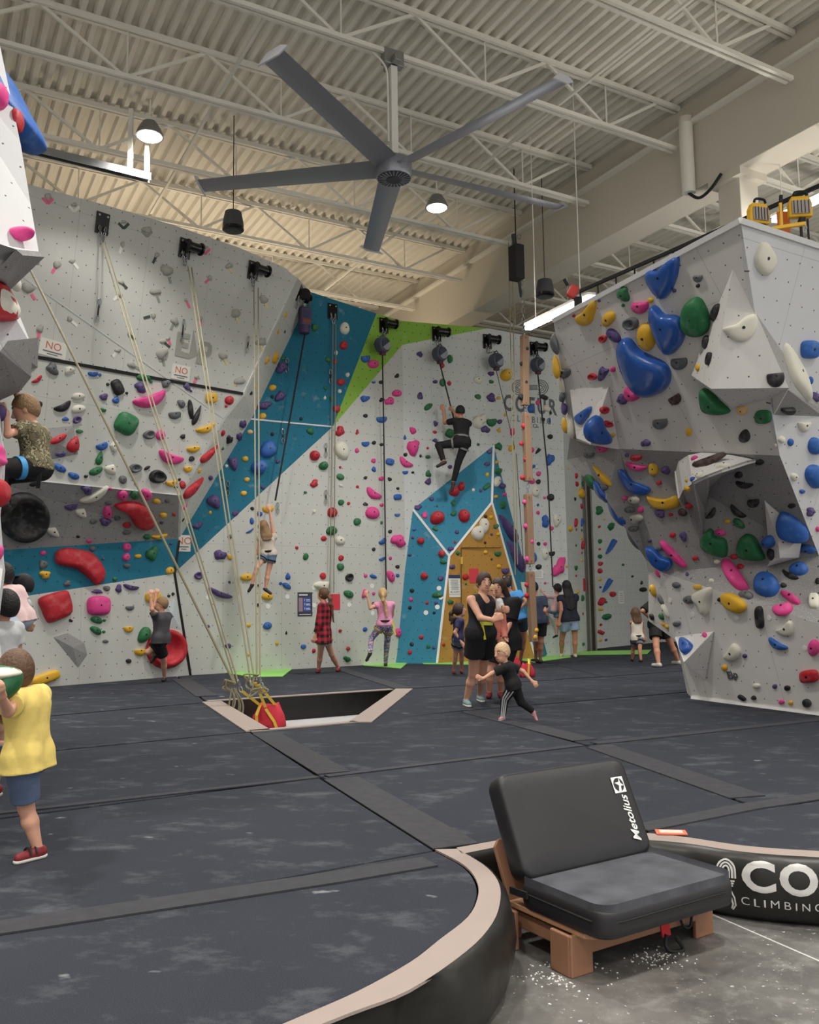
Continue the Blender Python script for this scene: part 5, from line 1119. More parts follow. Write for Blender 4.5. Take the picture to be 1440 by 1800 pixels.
for (x_, y_, w_, h_, rt, lb) in ((93, 613, 40, 27, -.06, 'cream sign reading NO above the rubber strip beside the slanting rope'), (318, 655, 30, 25, 0, 'cream sign reading NO above the rubber strip near the raised lettering'), (323, 955, 22, 28, 0, 'cream sign reading NO on the lower teal panel corner')):
    r, M, W_, H_ = plate(x_, y_, w_, h_, 'warning_sign', lb, M_cream, rot=rt)
    text_mesh('sign_text', 'NO', H_ * .62, M @ Matrix.Translation((0, -H_ * .06, .006)), M_orange, r, .001, align='CENTER')
    bars(r, M, [(0, -H_ * .22, W_ * .72, H_ * .07), (0, -H_ * .36, W_ * .4, H_ * .05)], M_ink)
for (x_, y_, w_, h_, lb) in ((536, 1062, 25, 41, 'slate poster with three blue numbered steps beside the plaid shirt'), (892, 1026, 16, 29, 'slate poster with blue numbered steps on the ochre panel')):
    r, M, W_, H_ = plate(x_, y_, w_, h_, 'safety_poster', lb, M_slate, 'poster')
    bars(r, M, [(W_ * .13, -H_ * .02, W_ * .5, H_ * .58)], M_bluep)
    bars(r, M, [(-W_ * .3, -H_ * .02, W_ * .28, H_ * .58)], mat('dusty_pink_print', (160, 134, 150), .6))
    bars(r, M, [(-W_ * .12, H_ * .39, W_ * .6, H_ * .05), (0, -H_ * .43, W_ * .8, H_ * .03)], M_white, .007)
    for i in range(3):
        text_mesh('step_number', str(i + 1), H_ * .12, M @ Matrix.Translation((-W_ * .08, H_ * (.14 - i * .18), .008)), M_white, r, .001)
        bars(r, M, [(W_ * .2, H_ * (.18 - i * .18), W_ * .26, H_ * .03), (W_ * .22, H_ * (.13 - i * .18), W_ * .3, H_ * .015)], M_white, .008)
r, M, W_, H_ = plate(799, 1030, 20, 39, 'alert_poster', 'white poster with a navy header reading BE ALERT on the ochre panel', M_paper, 'poster')
bars(r, M, [(0, H_ * .42, W_, H_ * .16)], M_navy); bars(r, M, [(0, H_ * (.27 - i * .055), W_ * (.7 - .1 * (i % 2)), H_ * .018) for i in range(9)], M_ink); bars(r, M, [(0, -H_ * .38, W_, H_ * .012)], M_ink)
text_mesh('poster_text', 'BE ALERT', H_ * .11, M @ Matrix.Translation((0, -H_ * .31, .007)), M_ink, r, .001, align='CENTER')
for (x_, y_, w_, h_, lb) in ((589, 1058, 17, 27, 'red notice sheet behind the plaid shirt'), (833, 1012, 16, 25, 'red notice sheet on the ochre panel'), (1027, 1028, 13, 22, 'red notice sheet left of the steel column')):
    plate(x_, y_, w_, h_, 'notice_sheet', lb, M_redp, 'notice')
for (x_, y_, w_, h_, lb) in ((946, 1009, 18, 15, 'white notice sheet beside the totem'), (1092, 1050, 13, 22, 'white notice sheet right of the steel column')):
    r, M, W_, H_ = plate(x_, y_, w_, h_, 'notice_sheet', lb, M_paper, 'notice'); bars(r, M, [(0, H_ * (.3 - i * .15), W_ * .6, H_ * .03) for i in range(5)], M_ink)
hp_ = hit(921, 1037); pp_ = hp_[1] + hp_[2] * .008; r = empty('held_paper', pp_); tag(r, 'blank white sheet pinned up over the blue shirt', 'paper')
mb = MB(); mb.box((0, 0, 0), .21, .36, .006); Mp = frame(pp_, hp_[2]); mb.v = [tuple(Mp @ V3(v)) for v in mb.v]; mb.build('sheet', M_paper, r)
# grade tags: white oval stickers
for i, (x_, y_) in enumerate(((366, 1050), (471, 1066), (552, 1033), (505, 1049), (552, 1064), (614, 1063), (654, 1030), (655, 1078), (1178, 1055), (1218, 1080), (1295, 1085), (1352, 1086), (1415, 1139), (749, 1077), (769, 1067), (772, 1034), (775, 1050))):
    hh = hit(x_, y_)
    if not hh: continue
    p, n = hh[1], hh[2]; s_ = (p - CAM).length / F
    o = MB().lathe(p - n * .002, n, [(4.2 * s_, 0), (4.2 * s_, .008)], 16).build('grade_tag', M_paper); tag(o, 'small round white grade tag stuck on the wall', 'tag', 'grade tags')
# raised E/P letters
def ep(px, py, hpx, m, zones, label):
    hh = hit(px, py, zones); p, n = hh[1], hh[2]; M = frame(p + n * .006, n); h = hpx * (p - CAM).length / F
    r = empty('wall_lettering', p); tag(r, label, 'lettering')
    def poly(pts):
        mb = MB().prism([(x * h, y * h, 0) for x, y in pts], (0, 0, .004)); mb.v = [tuple(M @ V3(v)) for v in mb.v]; mb.build('letter', m, r)
    poly([(-.72, -.5), (-.72, .5), (-.12, .5), (-.12, .28), (-.45, .28), (-.45, .12), (-.15, .12), (-.15, -.10), (-.45, -.10), (-.45, -.28), (-.08, -.28), (-.08, -.5)])
    poly([(-.05, -.5), (.02, .72), (.34, -.25)])
    poly([(.30, -.62), (.42, .36), (.85, .36), (1.0, .22), (1.0, -.12), (.85, -.26), (.62, -.26), (.62, -.62)][::1])
    mb = MB().prism([(x * h, y * h, .003) for x, y in ((.62, .16), (.78, .16), (.78, -.06), (.62, -.06))], (0, 0, .004)); mb.v = [tuple(M @ V3(v)) for v in mb.v]; mb.build('letter_counter', M_rock if zones[0] == 'RL' else M_white2, r)
M_white2 = mat('letter_counter_grey', (196, 197, 192), .8)
ep(336, 610, 40, mat('grey_letter_paint', (160, 161, 152), .8), ('AU1',), 'pale grey block letters E P painted on the upper grey wall')
ep(1287, 1187, 13, mat('dark_letter_paint', (84, 84, 84), .8), ('RL',), 'dark grey block letters E P low on the grey boulder')
# big wall logo
hh = hit(932, 712, ('CW',)); p, n = hh[1], hh[2]; Mw = frame(p + n * .006, n); sc_ = (p - CAM).length / F
r = empty('wall_logo', p); tag(r, 'dark grey coiled rope emblem over the painted gym name', 'logo')
def wtext(t, px, py, px1, hpx, bold, sp):
    q = onpl(px, py, p + n * .006, n); M = frame(q, n); wd = (onpl(px1, py, p + n * .006, n) - q).length; text_mesh('logo_text', t, 1.0, M, M_ink, r, .002, bold=bold, spacing=sp, fit=(wd, hpx * sc_))
wtext('COEUR', 886, 722, 979, 29, .03, 1.35); wtext('CLIMBING', 899, 740, 968, 11, 0, 1.5); wtext('CO', 928, 751, 945, 7, 0, 1.2); bars(r, frame(onpl(921, 749, p, n) + n * .006, n), [(0, 0, 6 * sc_, 1.2 * sc_), (27 * sc_, 0, 6 * sc_, 1.2 * sc_)], M_ink, .002)
for k in range(4):
    rr = (3.5 + 3.4 * k)
    for cx, sgn in ((914, 1), (950, -1)):
        pts = [onpl(cx + sgn * rr * math.cos(a) * -1, 681 + rr * math.sin(a) * .95, p + n * .006, n) for a in [math.radians(-110 + 220 * i / 16) for i in range(17)]]
        e_ = onpl(932, 681 + (k - 1.5) * 2.2 * (1), p + n * .006, n)
        MB().tube([e_] + pts[:1] + pts + pts[-1:] if False else pts, .7 * sc_, 5).build('logo_loop', M_ink, r)
    y0 = 681 + (k - 1.5) * 2.4
    MB().tube([onpl(x_, y0, p + n * .006, n) for x_ in (919, 932, 945)], .7 * sc_, 5).build('logo_loop', M_ink, r)
# ---------------------------------------------------------------- banner lettering wrapped on the vinyl side
BC = [onz(*q) for q in cpx(BAY_OUT)]
CUM = [0]
for a, b in zip(BC[:-1], BC[1:]): CUM.append(CUM[-1] + (b - a).length)
PROF = [(-.32, -.02), (-.29, .02), (-.23, .045), (-.15, .055), (-.08, .05), (-.03, .035), (.005, 0)]
def bulge_at(z):
    for (z0, d0), (z1, d1) in zip(PROF[:-1], PROF[1:]):
        if z <= z1: t = (z - z0) / (z1 - z0); return d0 + (d1 - d0) * max(0, t)
    return 0
def wrap(s, z, off=.004):
    s = max(0, min(CUM[-1] - 1e-3, s)); i = max(k for k in range(len(CUM)) if CUM[k] <= s); i = min(i, len(BC) - 2)
    t = (s - CUM[i]) / (CUM[i + 1] - CUM[i]); p = BC[i].lerp(BC[i + 1], t); d = (BC[min(i + 2, len(BC) - 1)] - BC[max(i - 1, 0)]).normalized(); nn = V3((d.y, -d.x, 0))
    if nn.dot(side_dir(p)) < 0: nn = -nn
    w = 1 + .12 * math.sin((i + t) * 1.7) + .08 * math.sin((i + t) * .6)
    return p + nn * (bulge_at(z) * w + off) + V3((0, 0, z))
def s_of(px):
    best = min(range(len(BC)), key=lambda i: abs(projx(BC[i]) - px)); j = min(best, len(BC) - 2)
    x0, x1 = projx(BC[j]), projx(BC[j + 1]); return CUM[j] + (CUM[j + 1] - CUM[j]) * (px - x0) / (x1 - x0)
def projx(P_):
    q = P_ - CAM; zc = q.y * _c + q.z * _s; yc = -q.y * _s + q.z * _c; u, v = q.x / zc, yc / zc; return 720 + F * (u * _cr - v * _sr)
M_bprint = mat('silver_banner_print', (206, 205, 203), .55, noise=.06, nscale=30)
def banner_text(t, px0, px1, zbase, zh, bold, sp, nm):
    cu = bpy.data.curves.new(nm, 'FONT'); cu.body = t; cu.size = 1.0; cu.offset = bold; cu.space_character = sp; cu.resolution_u = 4
    o = bpy.data.objects.new(nm, cu); COL.objects.link(o); dg = bpy.context.evaluated_depsgraph_get(); me = bpy.data.meshes.new_from_object(o.evaluated_get(dg)); bpy.data.objects.remove(o)
    bm = bmesh.new(); bm.from_mesh(me); bmesh.ops.triangulate(bm, faces=bm.faces)
    for _ in range(3):
        es = [e for e in bm.edges if e.calc_length() > .09]
        if es: bmesh.ops.subdivide_edges(bm, edges=es, cuts=1); bmesh.ops.triangulate(bm, faces=[f for f in bm.faces if len(f.verts) > 3])
    xs = [v.co.x for v in bm.verts]; ys = [v.co.y for v in bm.verts]; x0, x1, y0, y1 = min(xs), max(xs), min(ys), max(ys); s0, s1 = s_of(px0), s_of(px1)
    for v in bm.verts: v.co = wrap(s0 + (v.co.x - x0) / (x1 - x0) * (s1 - s0), zbase + (v.co.y - y0) / (y1 - y0) * zh)
    bm.to_mesh(me); bm.free(); me.materials.clear(); o = link(nm, me, M_bprint); child(o, m3); return o
banner_text('COEUR', 1305, 1611, -.165, .145, .035, 1.12, 'banner_name')
banner_text('CLIMBING CO', 1302, 1498, -.235, .038, .0, 1.5, 'banner_subtitle')
def wribbon(pts, w):
    vs = []; 
    for i, (s, z) in enumerate(pts):
        a, b = pts[max(0, i - 1)], pts[min(len(pts) - 1, i + 1)]; dx, dz = b[0] - a[0], b[1] - a[1]; L = math.hypot(dx, dz) or 1; nx, nz = -dz / L * w / 2, dx / L * w / 2
        vs += [wrap(s + nx, z + nz), wrap(s - nx, z - nz)]
    pyd('banner_emblem', vs, [(2 * i, 2 * i + 1, 2 * i + 3, 2 * i + 2) for i in range(len(pts) - 1)], M_bprint, m3)
sE = s_of(1279); 
for k in range(3):
    rx, rz = .016 + .012 * k, .026 + .014 * k
    wribbon([(sE - rx, -.115)] + [(sE + rx * math.cos(a), -.085 + rz * math.sin(a)) for a in [math.pi - math.pi * i / 12 for i in range(13)]] + [(sE + rx, -.115)], .008)
for k in range(4): wribbon([(sE - .036 + .004 * k, -.128 - .011 * k), (sE, -.130 - .011 * k), (sE + .036 - .004 * k, -.128 - .011 * k)], .008)
wribbon([(sE + .012, -.172), (sE + .018, -.20), (sE + .024, -.24), (sE + .016, -.265)], .007); wribbon([(sE + .02, -.172), (sE + .032, -.21), (sE + .034, -.245), (sE + .02, -.27)], .007)
# orange tag lying on the mat
q = onz(1180, 1467); o = MB().box(q + V3((0, 0, .012)), .16, .09, .006, Matrix.Rotation(-.15, 3, 'Z')).build('orange_tag', mat('orange_tag_edge', (226, 120, 92), .5)); tag(o, 'small orange and white tag lying on the mat edge', 'tag')
MB().box(q + V3((0, 0, .016)), .12, .055, .003, Matrix.Rotation(-.15, 3, 'Z')).build('tag_label', mat('pale_tag_label', (240, 205, 190), .5), o)
# green floor flaps along the wall
M_flap = mat('lime_green_flap', (150, 214, 110), .6, noise=.06, nscale=5)
for pts, lb in (([(395, 1183), (520, 1172), (497, 1190), (440, 1191)], 'beside the plaid shirt'), ([(632, 1167), (720, 1163), (705, 1176), (640, 1171)], 'under the girl in pink'), ([(735, 1163), (830, 1161), (826, 1169), (745, 1168)], 'below the ochre panel'), ([(905, 1160), (998, 1149), (1004, 1156), (940, 1165)], 'under the woman in denim shorts'), ([(1000, 1146), (1145, 1143), (1138, 1150), (1012, 1152)], 'in front of the steel column')):
    o = MB().prism([onz(*q) + V3((0, 0, .004)) for q in pts], (0, 0, .012)).build('floor_flap', M_flap); tag(o, 'lime green vinyl flap on the floor ' + lb, 'flap', 'green floor flaps')
# ---------------------------------------------------------------- low padded seat
fl_, bl_, fr_ = onz(1022, 1714, FZ), onz(903, 1650, FZ), onz(1237, 1645, FZ)
X = (fr_ - fl_).normalized(); Y = Z.cross(X); CH = empty('padded_chair', fl_ + X * .4 + Y * .24); tag(CH, 'low plywood seat with two thick black crash pad cushions', 'seat')
def loc(x, y, z): return fl_ + X * x + Y * y + V3((0, 0, z))
CM = Matrix((X, Y, Z)).transposed()
def cbox(nm, x, y, z, sx, sy, sz, m, bev=.006, seg=2, par=None): return MB().box(loc(x, y, z), sx, sy, sz, CM).build(nm, m, par or CH, bevel=bev, seg=seg)
for (x, y) in ((0, .0), (.775, 0), (0, .475), (.775, .475)):
    cbox('leg', x, y, .085, .125, .022, .17, M_ply); cbox('leg', x + (-.055 if x == 0 else .055), y + (.06 if y == 0 else -.06), .085, .022, .12, .17, M_ply)
cbox('front_rail', .39, .0, .115, .74, .02, .07, M_ply); cbox('back_rail', .39, .475, .115, .74, .02, .07, M_ply)
for x in (0, .775): cbox('side_rail', x, .24, .115, .02, .46, .07, M_ply)
q1, q2 = onz(1035, 1648, FZ + .185), onz(897, 1589, FZ + .185); bx0, by0 = (q1 - fl_).dot(X), (q1 - fl_).dot(Y)
print('board', bx0, by0, (q2 - fl_).dot(X), (q2 - fl_).dot(Y))
MB().prism([fl_ + X * x + Y * y + Z * .168 for x, y in ((bx0, by0 + .03), (bx0 + .03, by0), (bx0 + .86, by0), (bx0 + .86, .56), (bx0, .56))], (0, 0, .024)).build('seat_board', M_plye, CH, bevel=.003)
# cushions: rounded slabs
def cushion(nm, o_, ux, uy, un, w, d, t, m, r=.06):
    pts = []; n = 6
    for cx, cy, a0 in ((w - r, d - r, 0), (r, d - r, 90), (r, r, 180), (w - r, r, 270)):
        for i in range(n + 1): a = math.radians(a0 + 90 * i / n); pts.append((cx + r * math.cos(a), cy + r * math.sin(a)))
    k = len(pts); vs = []; lay = [(0, .965), (.012, .99), (.03, 1.0), (t - .03, 1.0), (t - .012, .99), (t, .965), (t + .004, .90), (t + .009, .6)]
    cx, cy = w / 2, d / 2
    for z, s in lay:
        for x, y in pts:
            x2, y2 = cx + (x - cx) * (1 - (1 - s) * .55), cy + (y - cy) * (1 - (1 - s) * .8); wob = .004 * math.sin(x * 23 + z * 9) + .003 * math.sin(y * 31)
            vs.append(o_ + ux * x2 + uy * y2 + un * (z + wob * (z > .03)))
    fs = [(j * k + i, j * k + (i + 1) % k, (j + 1) * k + (i + 1) % k, (j + 1) * k + i) for j in range(len(lay) - 1) for i in range(k)] + [tuple(range(k - 1, -1, -1)), tuple((len(lay) - 1) * k + i for i in range(k))]
    return MB().add(vs, fs).build(nm, m, CH, smooth=60)
FC = loc(0, 0, 0); f0 = V3((.70, 3.64, 0)); ox_, oy_ = (f0 - V3((fl_.x, fl_.y, 0))).dot(X), (f0 - V3((fl_.x, fl_.y, 0))).dot(Y)
ox_ += .075; sc0 = loc(ox_, oy_, .195); seatc = cushion('seat_cushion', sc0, X, Y, Z, .845, .56, .105, M_pad, .075)
cushion('seat_top_panel', sc0 + Z * .108 + X * .006 + Y * .006, X, Y, Z, .833, .548, .006, M_padtop, .075)
MB().tube([sc0 + Z * .066 + X * x + Y * y for x, y in ((.0, .52), (-.002, .08), (.03, .02), (.1, -.003), (.75, -.003), (.82, .03), (.848, .1), (.848, .5))], .004, 6).build('piping', M_blackweb, CH, smooth=True)
ub = (Y * .20 + Z * .44).normalized(); nb_ = X.cross(ub); nb_ = nb_ if nb_.dot(CAM - sc0) > 0 else -nb_
bo = sc0 + Y * .50 + Z * .115
backc = cushion('back_cushion', bo - nb_ * .105 - X * 0 + X * .01, X, ub, nb_, .835, .485, .10, M_pad, .06)
cbox('back_board', .385, .0, 0, .01, .01, .01, M_ply) if False else None
bb0 = loc(-.03, oy_ + .50 + .105 + .0, .14)
MB().prism([bb0 + X * x + ub * u - Y * .0 for x, u in ((0, 0), (.86, 0), (.86, .30), (.84, .33), (.03, .33), (0, .30))], -nb_ * .022).build('back_board', M_ply, CH, bevel=.003)
MB().bar(loc(ox_ - .01, oy_ + .47, .26), loc(ox_ + .0, oy_ + .60, .25), .03, .012, up=X).build('strap', M_blackweb, CH)
MB().bar(loc(ox_ + .55, .0, .19), loc(ox_ + .55, -.02, .06), .055, .006, up=Y).build('red_strap', mat('red_webbing', (202, 36, 48), .7), CH)
MB().tube(curve_pts([loc(ox_ + .545, -.025, .07), loc(ox_ + .53, -.03, .03), loc(ox_ + .54, -.05, .006), loc(ox_ + .60, -.07, .006), loc(ox_ + .60, -.03, .05)], 5), .010, 6).build('buckle_loop', M_blackweb, CH, smooth=True)
MB().tube(curve_pts([loc(ox_ + .63, -.02, .17), loc(ox_ + .65, -.03, .09), loc(ox_ + .70, -.03, .08), loc(ox_ + .73, -.02, .17)], 5), .007, 6).build('hanging_loop', M_blackweb, CH, smooth=True)
# print on the back cushion
org = bo + nb_ * .0135 + X * .775 + ub * .06
Mt = Matrix((ub, -X, nb_)).transposed().to_4x4(); Mt.translation = org
text_mesh('pad_lettering', 'Metolius', .068, Mt, M_white, backc, .001, shear=.35, bold=.0008, spacing=.97)
sq = bo + nb_ * .014 + X * .745 + ub * .345
def sqp(pts, m, z, nm='pad_emblem'):
    mb = MB().prism([sq + X * x + ub * y + nb_ * z for x, y in pts], nb_ * .001); mb.build(nm, m, backc)
sqp([(-.04, -.04), (.04, -.04), (.04, .04), (-.04, .04)], M_white, 0)
sqp([(.034 * math.cos(a * math.pi / 12), .034 * math.sin(a * math.pi / 12)) for a in range(24)], M_pad, .001)
sqp([(-.012, -.036), (.0, -.004), (-.026, .012), (.004, .014), (.012, .034), (.014, .008), (.032, -.006), (.012, -.008), (.006, -.034)], M_white, .002)
# chalk crumbs beside the seat
rn = random.Random(11); mb = MB()
for i in range(160):
    c0 = rn.choice([(960, 1712), (1000, 1722), (1150, 1690), (1165, 1690), (985, 1718), (1030, 1716), (1140, 1688)]); q = onz(c0[0] + rn.gauss(0, 22), c0[1] + rn.gauss(0, 9), FZ)
    while any(abs((q - fl_).dot(X) - lx) < .085 and abs((q - fl_).dot(Y) - ly) < .135 for lx in (0, .775) for ly in (0, .475)): q = onz(c0[0] + rn.gauss(0, 30), c0[1] + rn.gauss(0, 14), FZ)
    s_ = rn.uniform(.002, .007)
    mb.box(q + Z * .002, s_ * 1.6, s_, .003, Matrix.Rotation(rn.uniform(0, 3), 3, 'Z'))
tag(mb.build('chalk_crumbs', M_paper), 'white chalk crumbs scattered on the concrete by the seat', 'chalk', kind='stuff')
# ---------------------------------------------------------------- things on top of the grey boulder
def worklight(px, py, yy, sc, label, yaw):
    c = ony(px, py, yy); r = empty('work_light', c); tag(r, label, 'work light'); Mz = Matrix.Rotation(yaw, 3, 'Z'); f = Mz @ V3((0, -1, 0)); x = Mz @ V3((1, 0, 0)); my = mat('yellow_work_light', (236, 184, 40), .5)
    w, h = .105 * sc, .10 * sc
    pr = [(-1, -1), (1, -1), (1, .35), (.72, 1), (-.72, 1), (-1, .35)]
    MB().prism([c + x * (a * w) + Z * (b * h) for a, b in pr], -f * .07 * sc).build('lamp_case', my, r, bevel=.01)
    MB().box(c + f * .008 - Z * .012, w * 1.55, .012, h * 1.25, Mz).build('glass', mat('grey_lamp_glass', (172, 164, 160), .25), r)
    for i in range(5): MB().bar(c + f * .02 + x * (w * (-.62 + .31 * i)) - Z * (h * .72), c + f * .02 + x * (w * (-.62 + .31 * i)) + Z * (h * .5), .005, .005).build('guard_wire', M_blackweb, r)
    MB().tube(curve_pts([c + x * -w * .6 + Z * h, c + x * -w * .4 + Z * h * 1.35, c + x * w * .4 + Z * h * 1.35, c + x * w * .6 + Z * h], 4), .012 * sc, 6).build('handle', M_blackweb, r, smooth=True)
    MB().bar(c - Z * h - f * .03, c - Z * (h + .22) - f * .03, .02, .02).build('stand_post', M_blackweb, r)
    MB().box(c - Z * (h + .05), .05, .08, .05, Mz).build('pivot', M_blackweb, r)
yt = t1.y + .55
worklight(1337, 374, yt, 1.0, 'yellow work light tilted at the boulder top corner', .25); worklight(1408, 362, yt + .15, 1.05, 'yellow work light beside the orange board on the boulder', -.1)
c = ony(1390, 402, yt + .05); r = empty('clamp_bar', c); tag(r, 'yellow bar clamp with an upright handle on the boulder top', 'clamp'); my = mat('yellow_work_light', (236, 184, 40), .5)
MB().bar(ony(1357, 402, yt - .05), ony(1416, 393, yt - .05), .035, .035).build('clamp_rail', my, r, bevel=.005); MB().bar(ony(1374, 400, yt - .05), ony(1372, 357, yt - .05), .024, .024).build('clamp_post', my, r); MB().bar(ony(1373, 357, yt - .05), ony(1373, 343, yt - .05), .03, .03).build('clamp_grip', M_blackweb, r, bevel=.006)
MB().tube(curve_pts([ony(1413, 393, yt - .06), ony(1418, 400, yt - .06), ony(1415, 405, yt - .06)], 4), .008, 6).build('hook', M_chain, r)
c = ony(1378, 400, yt + .35); o = MB().box(c, .13, .04, .34).build('orange_board', mat('orange_plastic', (226, 120, 66), .5), bevel=.02); tag(o, 'orange board standing behind the yellow clamp', 'board')
a, b = ony(1020, 512, 10.0), ony(1460, 318, 8.2); r = empty('guard_rail', a); tag(r, 'black guard rail running along the boulder top', 'railing')
MB().bar(a, b, .035, .035).build('top_rail', M_blackweb, r)
for i in range(13):
    q = a.lerp(b, i / 12); MB().bar(q, V3((q.x, q.y, 4.55)), .016, .016).build('baluster', M_blackweb, r)
q = ony(1007, 513, 10.2); r = empty('rescue_kit', q); tag(r, 'red and black rescue device at the end of the guard rail', 'rescue kit')
MB().box(q, .12, .08, .16, Matrix.Rotation(.5, 3, 'Y')).build('red_case', mat('red_case', (206, 62, 56), .5), r, bevel=.025); MB().box(q + V3((.06, 0, -.14)), .09, .08, .14).build('black_clamp', M_blackweb, r, bevel=.01); MB().bar(q + V3((-.06, 0, .08)), q + V3((-.10, 0, .16)), .03, .03).build('handle', M_blackweb, r)
MB().bar(q + V3((.06, 0, -.2)), V3((q.x + .06, q.y, 4.6)), .03, .03).build('clamp_post', M_blackweb, r)
# fluorescent strips behind the boulder top
M_tube = mat('lit_white_tube', (255, 255, 255), .5, emit=(255, 255, 255), estr=16)
def striplight(a, b, label, w=60):
    r = empty('strip_light', a); tag(r, label, 'strip light', 'strip lights behind the boulder')
    MB().bar(a, b, .12, .07).build('light_tube', M_tube, r, bevel=.02); MB().bar(a + Z * .07, b + Z * .07, .14, .04).build('fixture_body', M_steelw, r)
    for t in (.15, .85): q = a.lerp(b, t); MB().tube([q + Z * .08, V3((q.x, q.y, ZT))], .008, 6).build('hanger', M_steelw, r)
    ld = bpy.data.lights.new('tube_lamp', 'AREA'); ld.shape = 'RECTANGLE'; ld.size = (b - a).length; ld.size_y = .25; ld.energy = w; lo = bpy.data.objects.new('tube_lamp', ld); COL.objects.link(lo)
    d = (b - a).normalized(); zz = V3((0, 0, 1)); yv = zz.cross(d).normalized(); lo.matrix_world = Matrix((d, yv, d.cross(yv))).transposed().to_4x4(); lo.location = (a + b) / 2 - Z * .12
    child(lo, r)
striplight(ony(928, 577, 15.0), ony(1040, 524, 12.5), 'bright white strip light behind the boulder top edge')
striplight(ony(1362, 388, 13.0), ony(1470, 336, 11.5), 'bright white strip light behind the yellow work lights')
# holds on the near boulder
def blob(pts, yy, m, nm, label, th=.12, cat='climbing hold', near=0):
    if near:      # sit on the face behind, wherever that face is
        zz = ('NU', 'NM', 'ND') if near == 1 else ('RU', 'RD', 'V2'); hs_ = [hit(x, y, zz) for x, y in pts + [((x + 3 * pts[0][0]) / 4, y) for x, y in pts]]
        if near == 2: mx = max(x for x, y in pts); my_ = sum(y for x, y in pts) / len(pts); hs_ = [hit(mx + k, my_, zz) for k in range(0, 24, 2)]; hs_ = [h for h in hs_ if h][:1]
        hs_ = sorted(h[1].y for h in hs_ if h); yy = hs_[len(hs_) // 2] - (th * .45 if near == 1 else -th * .2)
    P = curve_pts([(x, y, 0) for x, y in pts], 4, True); q = [ony(v.x, v.y, yy) for v in P]; c = sum(q, V3()) / len(q); vs = []; n = len(q); prof = [(.80, .9), (1.0, .35), (1.0, -.1), (.9, -.6), (.68, -.9), (.35, -1.05)]
    for s, z in prof:
        for p in q: vs.append(c + (p - c) * s + V3((0, th * z, 0)))
    fs = [(j * n + i, j * n + (i + 1) % n, (j + 1) * n + (i + 1) % n, (j + 1) * n + i) for j in range(len(prof) - 1) for i in range(n)] + [tuple(range(n)), tuple((len(prof) - 1) * n + i for i in range(n))]
    o = MB().add(vs, fs).build(nm, m, smooth=True); tag(o, label, cat); return o
blob([(-30, 90), (10, 125), (40, 180), (66, 228), (64, 245), (36, 255), (5, 240), (-30, 190)], 6.55, hold_mat('b'), 'climbing_hold', 'huge blue cone hold behind the near boulder edge', .30)
blob([(-12, 150), (5, 148), (10, 160), (6, 180), (-12, 190)], 6.15, hold_mat('p'), 'climbing_hold', 'pink hold on the near boulder beside the blue cone', .08)
blob([(25, 195), (36, 196), (39, 212), (33, 230), (26, 226)], 6.3, hold_mat('r'), 'climbing_hold', 'coral red hold in front of the blue cone', .06)
blob([(17, 406), (35, 400), (57, 402), (58, 411), (45, 420), (27, 421)], 5.6, hold_mat('p'), 'climbing_hold', 'flat pink hold on the near boulder lower lip', .05, near=1)
blob([(-20, 510), (6, 498), (16, 512), (26, 535), (22, 555), (2, 560), (-20, 555)], 6.0, hold_mat('r'), 'climbing_hold', 'red and white dual texture hold under the near boulder lip', .14)
blob([(15, 492), (28, 484), (32, 498), (24, 510)], 6.4, hold_mat('w'), 'climbing_hold', 'cream hold tucked behind the red near boulder hold', .08)
blob([(-14, 716), (4, 712), (9, 722), (4, 736), (-14, 742)], 5.6, hold_mat('v'), 'climbing_hold', 'purple hold gripped by the camo shirt climber', .07, near=1)
blob([(-16, 842), (6, 845), (11, 858), (10, 875), (0, 888), (-16, 890)], 5.25, hold_mat('r'), 'climbing_hold', 'bright red hold beside the black tub hold', .10, near=1)
blob([(-8, 780), (4, 785), (6, 800), (10, 812), (4, 818), (-8, 820)], 5.55, hold_mat('p'), 'climbing_hold', 'pale pink hold under the climber knee', .05, near=1)
blob([(-20, 1176), (10, 1172), (28, 1178), (33, 1190), (28, 1212), (12, 1230), (-2, 1236), (-20, 1230)], 4.25, hold_mat('g'), 'climbing_hold', 'green and white dual texture hold gripped by the boy in yellow', .09)
gw = bpy.data.objects[[o.name for o in COL.objects if o.get('label', '').startswith('green and white dual')][0]]
o = blob([(-18, 1178), (10, 1173), (27, 1179), (31, 1187), (14, 1194), (-18, 1203)], 4.235, hold_mat('w'), 'white_texture', None, .088, None); child(o, gw)
gw = bpy.data.objects[[o.name for o in COL.objects if o.get('label', '').startswith('red and white dual')][0]]
o = blob([(15, 512), (20, 522), (25, 536), (22, 551), (13, 552), (14, 530)], 5.985, hold_mat('w'), 'white_texture', None, .13, None); child(o, gw)
blob([(-30, 950), (0, 958), (4, 970), (-4, 985), (-30, 985)], 5.5, hold_mat('p'), 'climbing_hold', 'small coral hold on the near boulder edge above the pink shirt', .05, near=1)

